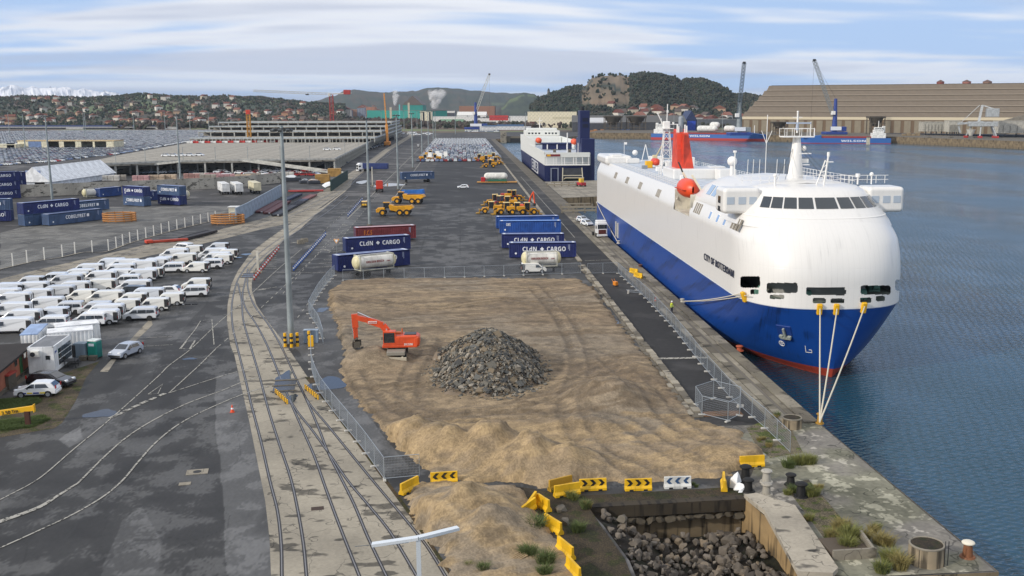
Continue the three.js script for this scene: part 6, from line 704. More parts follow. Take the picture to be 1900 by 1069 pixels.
{
  const a = P(1545, 1040), b = P(1625, 1035), pl = thing('planter_box', 'cracked concrete planter box full of yellow grass on the pier', 'planter', a.clone().add(b).multiplyScalar(0.5), 0.03), L = a.distanceTo(b); obj('front_wall', bx(L, 0.75, 0.2, 0, 0, 0), CONC, pl); obj('side_wall', bx(0.2, 0.8, 3.2, L / 2 - 0.05, 0, -1.5, -0.12), CONC, pl); obj('soil', bx(L - 0.3, 0.4, 2.8, -0.1, 0, -1.5), mat([0.09, 0.07, 0.05], 0.95), pl);
  const sh = P(1362, 905), cl = thing('plastic_sheet', 'crumpled white plastic sheet hanging over the pier edge', 'sheet', [sh.x, 0.1, sh.z]); for (const [dx, dy, dz, s, k] of [[0, 0.5, 0, 1.1, 1], [0.2, 0.1, 0.6, 0.9, 2], [0.3, -0.5, 1.1, 0.7, 3]]) { const g = rock(k * 91, 0.9, 3); const p = g.attributes.position; for (let i = 0; i < p.count; i++) { const n = 0.8 + 0.5 * fbm(p.getX(i) * 5 + k, p.getY(i) * 5 + p.getZ(i) * 4, 3); p.setXYZ(i, p.getX(i) * n, p.getY(i) * n * 1.1, p.getZ(i) * n); } g.computeVertexNormals(); obj('fold', g.scale(s * 1.2, s * 1.3, s).translate(dx, dy, dz), mat('#dfe1e2', 0.5), cl); }
  for (const [x, y, l] of [[431, 765, 'orange traffic cone on the pale asphalt strip'], [1216, 560, 'orange traffic cone lying near the loose mesh panel']]) { const c = thing('traffic_cone', l, 'cone', P(x, y)); obj('cone', cy(0.05, 0.19, 0.75, 0, 0.04, 0, 14), mat('#e2532a', 0.5), c); obj('band', cy(0.105, 0.14, 0.16, 0, 0.34, 0, 14), LOGO, c); obj('base', rb(0.45, 0.05, 0.45, 0, 0, 0, 0.01), mat('#d14a24', 0.6), c); }
  const hz = P(1142, 531), hm = thing('plate_compactor', 'small orange machine standing on the quay road', 'machine', hz, 0.4); obj('body', rb(0.6, 0.7, 0.9, 0, 0.15, 0, 0.08), mat('#d8821e', 0.5), hm); obj('handle', [rod([-0.25, 0.7, -0.4], [-0.25, 1.2, -0.9], 0.03), rod([0.25, 0.7, -0.4], [0.25, 1.2, -0.9], 0.03)], mat('#d8821e', 0.5), hm); obj('plate', bx(0.7, 0.15, 1, 0, 0, 0.05), TRIM, hm);
  const pal = thing('pallet', 'small wooden pallet lying on the muddy ground by the lamp', 'pallet', P(961, 1040), 0.5); for (let k = 0; k < 5; k++) obj('board', bx(1.2, 0.03, 0.14, 0, 0.12, -0.42 + k * 0.21), mat('#a08a68', 0.9, 0, { map: grime }), pal); for (const x of [-0.5, 0, 0.5]) obj('bearer', bx(0.1, 0.1, 1, x, 0.02, 0), mat('#8a7556', 0.9), pal); pal.rotation.z = 0.25; pal.position.y = 0.15;
  for (const [x, y, l] of [[522, 740, 'striped yellow and black guard board left of the turnout pit'], [578, 732, 'striped yellow and black guard board right of the turnout pit']]) { const g = thing('guard_board', l, 'guard board', P(x, y), 0.42); obj('board', bx(0.12, 0.5, 5.2, 0, 0.05, 0), YEL, g); for (let k = 0; k < 8; k++) obj('stripe', bx(0.135, 0.5, 0.28, 0, 0.05, -2.3 + k * 0.65), DARK, g); obj('stand', [bx(0.3, 0.1, 0.3, 0, 0, -2), bx(0.3, 0.1, 0.3, 0, 0, 2)], TRIM, g); }
  const yb = P(30, 790), y2 = thing('height_beam', 'yellow height limit beam with black lettering on a rusty post', 'beam', [yb.x, 0, yb.z]); const e0 = PZ(-12, 768, yb.z), e1 = PZ(62, 758, yb.z); obj('beam', [bar([e0.x - yb.x, e0.y, 0], [e1.x - yb.x, e1.y, -0.2], 0.3, 0.5)], YEL, y2); obj('post', bx(0.45, e1.y - 0.3, 0.35, e1.x - yb.x - 0.7, 0, -0.1), mat('#4a2c20', 0.8), y2); obj('end_plate', bx(0.08, 0.8, 0.4, e1.x - yb.x, e1.y - 0.4, -0.15), YEL, y2); obj('lettering', [text('3,50 Tm', 0.34, 1.6, 0.02).rotateZ(0.13).translate(mix(e0.x, e1.x, 0.42) - yb.x, mix(e0.y, e1.y, 0.42) - 0.2, 0.1)], DARK, y2);
  // delineators on the port road
  const dl = (l, a, b, n, c, g) => { for (let i = 0; i < n; i++) { const q = P(mix(a[0], b[0], i / (n - 1)), mix(a[1], b[1], i / (n - 1))), t = thing('delineator', l, 'delineator', q, 0.5, g); obj('post', bx(0.24, 1.0, 0.08, 0, 0.05, 0), mat(c, 0.5), t); obj('white_band', bx(0.25, 0.32, 0.09, 0, 0.45, 0), LOGO, t); obj('base', bx(0.5, 0.06, 0.4, 0, 0, 0), TRIM, t); } };
  dl('blue and white flexible post dividing the port road lanes', [545, 503], [604, 438], 24, '#2c5fae', 'blue lane dividers'); dl('red and white flexible post along the rail bend', [472, 520], [517, 464], 15, '#c23e2c', 'red lane dividers'); dl('blue and white flexible post on the far lane divider', [646, 402], [672, 372], 12, '#2c5fae', 'far blue lane dividers');
  const sg = thing('road_sign', 'small triangular warning sign in front of the navy container', 'sign', P(625, 472)); obj('pole', rod([0, 0, 0], [0, 2.6, 0], 0.05), GALV, sg); obj('panel', [new THREE.CylinderGeometry(0.75, 0.75, 0.05, 3).rotateX(Math.PI / 2).translate(0, 3, 0)], mat('#e0a050', 0.5), sg); obj('inner', [new THREE.CylinderGeometry(0.45, 0.45, 0.06, 3).rotateX(Math.PI / 2).translate(0, 3, 0.005)], LOGO, sg);
  for (const [x, y, s, l] of [[558, 452, 1, 'pair of pale concrete blocks on the road by the rails'], [565, 449, 1, 'second pale concrete block on the road by the rails']]) { const q = P(x, y), o = tag(obj('concrete_block', [poly([[-0.5, 0], [0.5, 0], [0.3, 0.9], [-0.3, 0.9]], 1.6 * s, 0.05)], CONC), l, 'block'); o.position.copy(q); o.rotation.y = 0.5; }
  for (const [x, y, h, l] of [[691, 345, 5, 'pale roadside pillar near the red tractor'], [479, 506, 2.6, 'short pale marker pillar beside the rails']]) { const q = P(x, y), o = thing('marker_pillar', l, 'pillar', q); obj('pillar', bx(0.45, h * 1.5, 0.35, 0, 0.3, 0), plain('#cfcbbd'), o); obj('plinth', bx(1.6, 0.3, 1.2, 0, 0, 0), CONC, o); }
}

{ // worker on the quay apron, one continuous body
  const q = P(1246, 582), t = thing('person', 'worker in a yellow high visibility jacket standing behind the mesh fence', 'person', q, 0.6), sk = [[[0, 1.0, 0], [0, 1.42, 0], 0.15, 0.17], [[0, 1.42, 0], [0, 1.62, 0.02], 0.07, 0.07], [[0, 1.72, 0.03], [0, 1.76, 0.03], 0.115, 0.11], [[-0.18, 1.42, 0], [-0.27, 1.13, 0.03], 0.065, 0.055], [[-0.27, 1.13, 0.03], [-0.2, 0.92, 0.18], 0.052, 0.042], [[0.18, 1.42, 0], [0.28, 1.13, 0.02], 0.065, 0.055], [[0.28, 1.13, 0.02], [0.22, 0.9, 0.15], 0.052, 0.042], [[-0.09, 0.98, 0], [-0.11, 0.52, 0.03], 0.105, 0.075], [[-0.11, 0.52, 0.03], [-0.12, 0.08, -0.02], 0.072, 0.05], [[0.09, 0.98, 0], [0.13, 0.52, 0.05], 0.105, 0.075], [[0.13, 0.52, 0.05], [0.14, 0.08, 0.03], 0.072, 0.05], [[-0.12, 0.05, -0.03], [-0.13, 0.05, 0.16], 0.055, 0.05], [[0.14, 0.05, 0.02], [0.16, 0.05, 0.2], 0.055, 0.05]];
  const dist = (x, y, z) => { let s = 0; for (const [a, b, r0, r1] of sk) { const ba = b.map((v, i) => v - a[i]), pa = [x - a[0], y - a[1], z - a[2]], h = Math.min(1, Math.max(0, (pa[0] * ba[0] + pa[1] * ba[1] + pa[2] * ba[2]) / (ba[0] ** 2 + ba[1] ** 2 + ba[2] ** 2))), d = Math.hypot(pa[0] - ba[0] * h, pa[1] - ba[1] * h, pa[2] - ba[2] * h) - mix(r0, r1, h); s += Math.exp(-d * 40); } return -Math.log(s) / 40; };
  const mc = new MarchingCubes(64, mat('#888888'), false, false, 60000), N = 64, span = 2.0; mc.isolation = 0; for (let k = 0; k < N; k++) for (let j = 0; j < N; j++) for (let i = 0; i < N; i++) mc.field[i + j * N + k * N * N] = -dist((i / N * 2 - 1) * span / 2, (j / N * 2 - 1) * span / 2 + 0.94, (k / N * 2 - 1) * span / 2); mc.update(); const n = mc.count, pos = new Float32Array(mc.positionArray.slice(0, n * 3)); for (let i = 0; i < n; i++) { pos[3 * i] *= span / 2; pos[3 * i + 1] = pos[3 * i + 1] * span / 2 + 0.94; pos[3 * i + 2] *= span / 2; } const b = new THREE.BufferGeometry(); b.setAttribute('position', new THREE.BufferAttribute(pos, 3)); b.setAttribute('normal', new THREE.BufferAttribute(new Float32Array(mc.normalArray.slice(0, n * 3)), 3));
  const col = new Float32Array(n * 3); for (let i = 0; i < n; i++) { const y = pos[3 * i + 1], c = y > 1.58 ? [0.5, 0.33, 0.25] : y > 0.96 ? [0.62, 0.72, 0.06] : y > 0.12 ? [0.03, 0.035, 0.06] : [0.02, 0.02, 0.02]; col.set(c, 3 * i); } b.setAttribute('color', new THREE.BufferAttribute(col, 3)); obj('body', b, mat('#ffffff', 0.8, 0, { vertexColors: true }), t); obj('helmet', new THREE.SphereGeometry(0.14, 12, 8, 0, 6.3, 0, 1.7).translate(0, 1.76, 0.03), mat('#e6e6e2', 0.4), t); obj('reflective_band', [new THREE.TorusGeometry(0.175, 0.02, 5, 18).rotateX(Math.PI / 2).translate(0, 1.15, 0)], LOGO, t); t.scale.setScalar(1.08);
}
// ---------------------------------------------------------------- site cabins by the van lot
function frame3(A, B, C) { const w = A.distanceTo(B), turn = Math.atan2(-(B.z - A.z), B.x - A.x), n = V(-Math.sin(turn), 0, -Math.cos(turn)), d = Math.max(0.5, C.clone().sub(B).dot(n)); return { w, d, turn, c: A.clone().add(B).multiplyScalar(0.5).addScaledVector(n, d / 2) }; }
{
  const CAB = plain('#eef0f0', 0.4), box = (name, label, cat, a, b, c, h) => { const f = frame3(P(...a), P(...b), P(...c)), t = thing(name, label, cat, f.c, f.turn); return [t, f.w, f.d, h]; };
  { const [t, w, d] = box('site_cabin', 'white office cabin with a wall of tall windows facing the road', 'cabin', [54, 696], [103, 694], [147, 668]), h = 3.1; obj('wall', rb(w, h, d, 0, 0.15, 0, 0.06), CAB, t); obj('base', bx(w * 0.96, 0.2, d * 0.97), CONCD, t); obj('roof', [bx(w - 0.3, 0.06, d - 0.3, 0, h + 0.13, 0)], plain('#7d7f82'), t); obj('roof_edge', [bx(w, 0.16, 0.16, 0, h + 0.1, d / 2 - 0.08), bx(w, 0.16, 0.16, 0, h + 0.1, -d / 2 + 0.08), bx(0.16, 0.16, d, w / 2 - 0.08, h + 0.1, 0), bx(0.16, 0.16, d, -w / 2 + 0.08, h + 0.1, 0)], CAB, t);
    for (let k = 0; k < 6; k++) { const f = obj('window', bx(0.06, 2.0, d * 0.105, w / 2 + 0.02, 0.75, d * 0.22 - k * d * 0.125), CARGLASS, t); obj('transom', [bx(0.03, 0.07, d * 0.105, w / 2 + 0.06, 2.1, d * 0.22 - k * d * 0.125), bx(0.03, 0.07, d * 0.105, w / 2 + 0.06, 1.4, d * 0.22 - k * d * 0.125)], CAB, f); } obj('lettering', [text('prt', 0.3, 0.7, 0.02).rotateY(Math.PI / 2).translate(w / 2 + 0.02, 2.5, d * 0.4)], mat('#2d4a9a', 0.5), t);
    const ac = obj('air_conditioner', rb(1.0, 0.75, 0.4, -w / 2 + 0.9, 2.2, d / 2 + 0.2, 0.05), mat('#d5d4cc', 0.5), t); obj('fan_grille', cy(0.28, 0.28, 0.03, 0, 0, 0, 18).rotateX(Math.PI / 2).translate(-w / 2 + 0.7, 2.58, d / 2 + 0.41), TRIM, ac); obj('window', rb(0.5, 0.5, 0.05, w * 0.26, 1.8, d / 2 + 0.02, 0.02), CARGLASS, t); const st = obj('steps', [bx(1.4, 0.06, 1.6, w / 2 + 0.9, 0.85, d * 0.02), ...[-0.6, 0.6].flatMap((z) => [bx(0.06, 0.9, 0.06, w / 2 + 1.5, 0, d * 0.02 + z), bx(0.06, 0.9, 0.06, w / 2 + 0.3, 0, d * 0.02 + z)]), ...[0, 1, 2].map((k) => bx(1.2, 0.05, 0.4, w / 2 + 0.9, 0.6 - k * 0.22, d * 0.02 - 1.1 - k * 0.4))], TRIM, t); obj('handrail', [rod([w / 2 + 1.5, 0.9, d * 0.02 + 0.7], [w / 2 + 1.5, 1.7, d * 0.02 + 0.7], 0.03), rod([w / 2 + 1.5, 0.9, d * 0.02 - 0.7], [w / 2 + 1.5, 0.9, d * 0.02 - 2.2], 0.03)], TRIM, st); }
  for (const [l, a, b, c, r] of [['white store container with panelled door beside the green toilet', [90, 662], [176, 654], [190, 642], '#f2f3f3'], ['white store container behind another, end door facing the road', [108, 650], [189, 641], [206, 628], '#f2f3f3'], ['pale cabin with a flat blue grey roof behind the office cabin', [40, 664], [73, 662], [108, 640], '#9db4d8']]) { const [t, w, d] = box('store_container', l, 'cabin', a, b, c), h = 2.9, W = w, D = Math.min(d, r[1] === 'f' ? 3 : 8); obj('wall', [corr(W - 0.2, h, Math.round(W * 2)).translate(0, 0, D / 2), bx(W - 0.1, h, D - 0.14, 0, 0, 0)], CAB, t); obj('roof', bx(W, 0.14, D, 0, h, 0), plain(r, 0.5), t); const dr = obj('door', bx(0.06, h * 0.86, D * 0.8, W / 2 + 0.0, 0.2, 0), plain('#e2e7ec'), t); obj('door_seam', [bx(0.03, h * 0.82, 0.05, W / 2 + 0.04, 0.22, 0), bx(0.03, 0.05, D * 0.7, W / 2 + 0.04, 1.5, 0)], mat('#8794a3', 0.6), dr); }
  { const q = P(177, 664), t = thing('portable_toilet', 'green portable toilet cabin with white roof and sign', 'toilet', q, -0.25), G = plain('#1f8f80', 0.5); obj('wall', rb(1.25, 2.1, 1.25, 0, 0.12, 0, 0.06), G, t); obj('roof', rb(1.3, 0.22, 1.3, 0, 2.22, 0, 0.1), plain('#e4ece9'), t); obj('sign', bx(0.75, 0.35, 0.03, -0.05, 1.65, 0.63), LOGO, t); obj('door', rb(0.04, 1.8, 0.9, 0.63, 0.2, 0, 0.02), mat('#1b6f6a', 0.6), t); obj('skid', bx(1.2, 0.12, 1.2), TRIM, t); for (const [dx, l] of [[-1.0, 'grey concrete block left of the toilet door'], [0.15, 'grey concrete block in front of the toilet']]) { const b = tag(obj('concrete_block', rb(0.95, 0.6, 0.8, 0, 0, 0, 0.06), CONCD), l, 'block'); b.position.set(q.x + dx, 0, q.z + 1.3); } const k = thing('metal_cabinet', 'dark grey metal cabinet between office cabin and toilet', 'cabinet', P(153, 664), -0.2); obj('body', rb(1.6, 2.0, 1.4, 0, 0, 0, 0.04), plain('#7b8b98'), k); obj('panel', rb(0.5, 1.6, 0.05, -0.7, 0.2, 0.7, 0.02), DARK, k); }
  { const A = P(0, 734), B = P(53, 686), n = B.clone().sub(A).normalize(), t = thing('brick_hut', 'low brick hut with dark flat roof and green door', 'hut', A.clone().add(B).multiplyScalar(0.5), dirTo(A, B) ), L = A.distanceTo(B) + 8; obj('wall', bx(5, 2.9, L, 2.5, 0, -4), plain('#a9674e', 0.9), t); obj('roof', bx(6.4, 0.25, L + 1.6, 2.5, 2.9, -4), plain('#2c2724', 0.9), t); obj('door', bx(0.08, 2.3, 1.1, -0.02, 0, L / 2 - 7), plain('#2f6b3c'), t); for (const z of [L / 2 - 5.2, L / 2 - 9]) { const w = obj('window', bx(0.06, 0.6, 0.9, -0.02, 1.8, z), GLASS, t); obj('frame', bx(0.1, 0.08, 1, -0.02, 1.72, z), mat('#3b5c43', 0.6), w); } obj('plinth', bx(5.3, 0.4, L + 0.3, 2.5, 0, -4), CONCD, t); void n; const s = thing('red_roof_shed', 'small grey block shed with a red roof beside the hut', 'shed', P(2, 722)); obj('wall', bx(2.2, 1.6, 2, 0, 0, -0.5), CONCD, s); obj('roof', bx(2.5, 0.15, 2.3, 0, 1.6, -0.5), plain('#b0483c'), s); }
}
// ---------------------------------------------------------------- car decks
const DECK = mat('#dcdad4', 0.85, 0, { map: concTex }), DCOL = plain('#b9b9b2'), INN = DECK;
function slab(pts, y, th, m, parent, name = 'slab') { const s = new THREE.Shape(pts.map((p) => new THREE.Vector2(p.x, -p.z))), g = new THREE.ExtrudeGeometry(s, { depth: th, bevelEnabled: false }).rotateX(-Math.PI / 2).translate(0, y - th, 0); return obj(name, [g], m, parent); }
{
  const Y = 5.6, t = thing('car_deck', 'large open concrete car deck on columns beside the port road', 'car park'), c = pp([[130, 309], [330, 300.5], [480, 298.5], [621, 296.5], [735, 239.5], [640, 239.5], [345, 266], [225, 287], [140, 305]], Y);
  slab(c, Y, 0.7, DECK, t, 'deck'); obj('parapet', [c.slice(0, 5)].flatMap((p) => p.slice(1).map((b, i) => bar([p[i].x, Y + 0.45, p[i].z], [b.x, Y + 0.45, b.z], 0.25, 0.9))), DCOL, t); obj('rear_wall', [wallStrip(c.slice(0, 5).map((p) => V(p.x - 14, 0, p.z - 16)), 0, Y - 0.7)], INN, t);
  for (let i = 0; i < 4; i++) { const a = c[i], b = c[i + 1], n = Math.round(a.distanceTo(b) / (i === 3 ? 9 : 11)); for (let k = 0; k < n; k++) { const p = a.clone().lerp(b, k / n); obj('column', bx(0.8, Y - 0.7, 0.8, p.x - 0.3, 0, p.z - 0.6), DCOL, t); obj('inner_column', bx(0.7, Y - 0.7, 0.7, p.x - 6, 0, p.z - 9), DCOL, t); } }
  for (const [a, b, l] of [[[632, 323], [455, 299], 0], [[150, 322], [330, 302], 1]]) { const A = P(...a), B = P(...b, Y), d = V(B.x - A.x, 0, B.z - A.z).normalize(), n = V(-d.z, 0, d.x).multiplyScalar(3), pos = []; for (const [p, s] of [[A, 1], [B, 1], [A, -1], [B, 1], [B, -1], [A, -1]]) pos.push(p.x + n.x * s, p.y + 0.1, p.z + n.z * s); const g = new THREE.BufferGeometry(); g.setAttribute('position', new THREE.Float32BufferAttribute(pos, 3)); g.computeVertexNormals(); const r = obj('ramp', [g], DECK, t); obj('ramp_kerb', [1, -1].map((s) => bar([A.x + n.x * s, A.y + 0.5, A.z + n.z * s], [B.x + n.x * s, B.y + 0.5, B.z + n.z * s], 0.2, 1.0)), DCOL, r); }
  for (let k = 0; k < 16; k++) { const q = P(mix(352, 525, k / 16), 266 - k * 0.12, Y), b = thing('lane_barrier', k % 2 ? 'red plastic barrier at the back of the open deck' : 'white plastic barrier at the back of the open deck', 'barrier', q, 0.02, k % 2 ? 'red deck barriers' : 'white deck barriers'); obj('body', rb(4.4, 1.4, 0.9, 0, 0, 0, 0.2), k % 2 ? plain('#c03b34') : plain('#e3e3e0'), b); obj('top', rb(4.2, 0.2, 0.5, 0, 1.4, 0, 0.05), k % 2 ? plain('#c03b34') : plain('#e3e3e0'), b); }
  // storeys behind
  const u = thing('car_park_block', 'grey multi storey car park behind the open deck', 'car park'), X1 = -66, tier = (x0, x1, z0, z1, y0, y1, m = DECK) => { slab([W2(x0, z0), W2(x1, z0), W2(x1, z1), W2(x0, z1)], y1, 0.6, m, u, 'storey'); obj('rail', [bx(x1 - x0, 1, 0.2, (x0 + x1) / 2, y1, z0), bx(0.2, 1, z0 - z1, x1, y1, (z0 + z1) / 2)], plain('#b4bcc0'), u); obj('back_wall', [bx(x1 - x0 - 8, y1 - y0, 0.3, (x0 + x1) / 2 - 4, y0, z0 - 16), bx(0.3, y1 - y0, z0 - z1 - 16, x1 - 10, y0, (z0 + z1) / 2 - 8)], INN, u); for (let x = x0; x <= x1; x += 9.5) obj('column', bx(0.8, y1 - y0, 0.8, x, y0, z0 - 0.5), DCOL, u); for (let z = z0; z >= z1; z -= 14) obj('column', bx(0.8, y1 - y0, 0.8, x1 - 0.5, y0, z), DCOL, u); };
  tier(-205, X1, -812, -1180, 5.6, 8.6); tier(-215, X1, -880, -1180, 8.6, 12.2); tier(-225, X1 - 2, -960, -1180, 12.2, 15); tier(-235, X1 - 2, -1040, -1180, 15, 17.6); tier(X1 - 0.2 - 130, X1, -1060, -1180, 0, 5.6);
  for (let k = 0; k < 46; k++) obj('louvre_post', bx(0.5, 3, 0.4, -200 + k * 2.9, 5.6, -811), DCOL, u);
}
// ---------------------------------------------------------------- massed cars
const carA = [poly([[-2.1, 0.3], [-2.2, 0.85], [-1.9, 1.0], [1.1, 1.0], [2.1, 0.85], [2.2, 0.3]], 1.8), poly([[-1.8, 1.0], [-1.35, 1.48], [0.35, 1.5], [1.1, 1.0]], 1.5)].map((g, i) => M(i ? [g] : [g, bx(1.42, 0.05, 1.9, 0, 1.47, -0.5), bx(1.54, 0.5, 0.1, 0, 1, -0.35), bx(1.5, 0.3, 0.25, 0, 1.0, -1.6)]));
{
  const cols = ['#e9ecee', '#dfe3e6', '#8d98a8', '#5a6675', '#2c3644', '#1c2430', '#aab6c6', '#7f8fae', '#4a5f8a', '#b6bcc2', '#9c2c2a', '#c8d2e0'], pm = cols.map((c) => paint(c)), R = rng(404);
  const protos = pm.map((m, i) => { const g = new THREE.Group(); g.name = 'parked_car'; obj('body', carA[0], m, g); obj('cabin', carA[1], CARGLASS, g); for (const z of [1.35, -1.3]) for (const x of [-1, 1]) obj('wheel', wheelG(0.34, 0.2, x * 0.84, 0.34, z, 8), TYRE, g); void i; return g; });
  const put = (x, z, c, label, group, turn = Math.PI, y = 0) => { const o = protos[c].clone(); o.name = numbered('parked_car'); o.position.set(x, y, z); o.rotation.y = turn + (R() - 0.5) * 0.04; o.scale.setScalar(K); tag(o, label, 'car', group); scene.add(o); };
  const stuff = (name, label, spots) => { for (const [gi, g] of carA.entries()) { const im = new THREE.InstancedMesh(g, gi ? mat([0.05, 0.06, 0.08], 0.25) : paint('#ffffff'), spots.length), mm = new THREE.Matrix4(); spots.forEach(([x, z, c, t, y], i) => { im.setMatrixAt(i, mm.compose(V(x, y || 0, z), new THREE.Quaternion().setFromAxisAngle(V(0, 1, 0), t), V(K, K, K))); if (!gi) im.setColorAt(i, new THREE.Color(cols[c])); }); im.name = numbered(name); tag(im, gi ? label + ', their windows' : label, 'cars', null, 'stuff'); scene.add(im); } };
  const far = [], pick = (w) => R() < w ? R() * 2 | 0 : 2 + (R() * 9 | 0);
  for (let r = 0; r < 62; r++) for (let k = 0; k < 19; k++) { const z = -622 - r * 7.2, x = -25.5 + k * 2.75; if (z > -650 && k > 17) continue; if (R() < 0.04) continue; const w = r < 2 ? 0.35 : r > 38 ? 0.97 : 0.45, c = r === 1 && R() < 0.4 ? 10 : pick(w), X = x + (r % 2) * 0.4; if (r < 7) put(X, z, c, c === 10 ? 'red car near the front of the packed car rows' : c < 2 ? 'white car in the packed rows on the dark strip' : 'coloured car in the packed rows on the dark strip', c === 10 ? 'red cars in the packed rows' : c < 2 ? 'white cars in the packed rows' : 'coloured cars in the packed rows'); else far.push([X, z, c, Math.PI, 0]); }
  stuff('packed_car', 'far rows of packed new cars on the dark strip', far);
  const lot = []; const lotP = pp([[-60, 312], [110, 300], [225, 285], [345, 264], [430, 252], [395, 243], [200, 243], [-60, 246]]), shed = pp([[30, 276], [235, 272], [235, 266], [30, 268]]);
  for (let z = -515; z > -1500; z -= 6.6) for (let x = -760; x < -60; x += 2.8) { if (!inside(x, z, lotP) || inside(x, z, shed)) continue; if (R() < 0.06) continue; lot.push([x + R() * 0.5, z + R() * 1.5, z < -900 ? pick(0.8) : pick(0.48), 1.2 + (R() - 0.5) * 0.2, 0]); }
  lot.sort((a, b) => b[1] - a[1]); lot.slice(0, 90).forEach(([x, z, c]) => put(x, z, c, c < 2 ? 'white car in the near rows of the huge car yard' : 'dark or coloured car in the near rows of the huge car yard', c < 2 ? 'white cars at the yard edge' : 'coloured cars at the yard edge', 1.2)); stuff('yard_car', 'huge yard of closely parked new cars', lot.slice(90));
  for (let k = 0; k < 34; k++) { const q = P(mix(395, 600, R()), mix(318, 327, R())); put(q.x, q.z, R() < 0.45 ? 10 : R() < 0.5 ? 0 : R() * 10 | 0, 'red, white or dark car parked in front of the car deck columns', 'cars in front of the deck', R() < 0.5 ? 1.3 : -1.5); }
  for (const [x, y, c] of [[112, 324, 0], [124, 328, 0], [140, 327, 6], [153, 326, 5], [170, 325, 4], [185, 327, 7], [200, 325, 5], [268, 323, 3], [280, 322, 6], [300, 322, 1], [318, 321, 2], [345, 321, 5], [360, 323, 4]]) { const q = P(x, y); put(q.x, q.z, c, 'car parked under the ramp of the car deck', 'cars by the deck ramp', -1.4); }
  for (const [x, y] of [[308, 290.5], [322, 290.5], [336, 290], [352, 290], [370, 289.5], [607, 279], [625, 278.5]]) { const q = P(x, y, 5.6); put(q.x, q.z, 0, 'white car parked on the open car deck', 'white cars on the deck', 1.45, 5.6); }
  for (let k = 0; k < 16; k++) { const q = P(mix(648, 722, k / 15), mix(303, 266, (k / 15) ** 0.7)); put(q.x - 3, q.z, R() * 9 | 0, 'car parked along the side of the car deck', 'cars beside the deck', 1.5); }
  for (let k = 0; k < 26; k++) { const q = P(mix(735, 800, R()), mix(246, 251, R())); put(q.x, q.z, 0, 'white car parked at the far end of the port road', 'white cars at the road end', 1.2); }
  for (let k = 0; k < 40; k++) { const q = P(mix(865, 925, (k % 20) / 19), 245 - (k / 20 | 0) * 2.2); put(q.x, q.z, R() < 0.5 ? 1 : 2, 'pale car parked in the rows by the basin head', 'cars by the basin head', 2.6); }
}

{ // stacked goods between the wall and the car deck, lamps on the deck edge
  const R = rng(12), cols = ['#c9b39a', '#b98f86', '#d3cfc6', '#a9a296', '#c59a9a'];
  [[122, 337], [146, 337], [206, 336], [219, 335], [262, 336], [313, 334], [356, 332], [373, 331], [386, 334], [421, 333], [452, 334], [506, 332], [531, 329], [470, 331], [395, 331], [290, 335]].forEach(([x, y], i) => { const t = thing('brick_pallets', ['tan', 'dusty pink', 'white wrapped', 'grey', 'rose'][i % 5] + ' pallet stack between the pale wall and the car deck', 'pallets', P(x, y), R() * 0.3, ['tan', 'dusty pink', 'white wrapped', 'grey', 'rose'][i % 5] + ' pallet stacks by the deck'); for (let k = 0; k < 3; k++) for (let j = 0; j < 2; j++) obj('pack', rb(2.2, 1.1, 2.4, (k - 1) * 2.35, j * 1.2 + 0.15, 0, 0.08), mat(cols[i % 5], 0.9, 0, { map: grime }), t); obj('bearer', [bx(7, 0.14, 0.3, 0, 0, -0.8), bx(7, 0.14, 0.3, 0, 0, 0.8)], mat('#8a7556', 0.9), t); });
  for (const [x, y] of [[150, 306], [215, 303], [270, 301.5], [340, 300], [400, 299.5], [460, 298.5], [520, 297.8], [575, 297], [640, 286], [665, 274], [690, 262]]) { const q = P(x, y, 5.6), t = thing('deck_lamp', 'thin lamp post on the edge of the open car deck', 'lamp', q, 0, 'lamps on the deck edge'); obj('post', rod([0, 0, 0], [0, 7, 0], 0.12, 6), GALV, t); obj('head', bx(1.2, 0.14, 0.3, 0.4, 6.9, 0), GALV, t); }
}
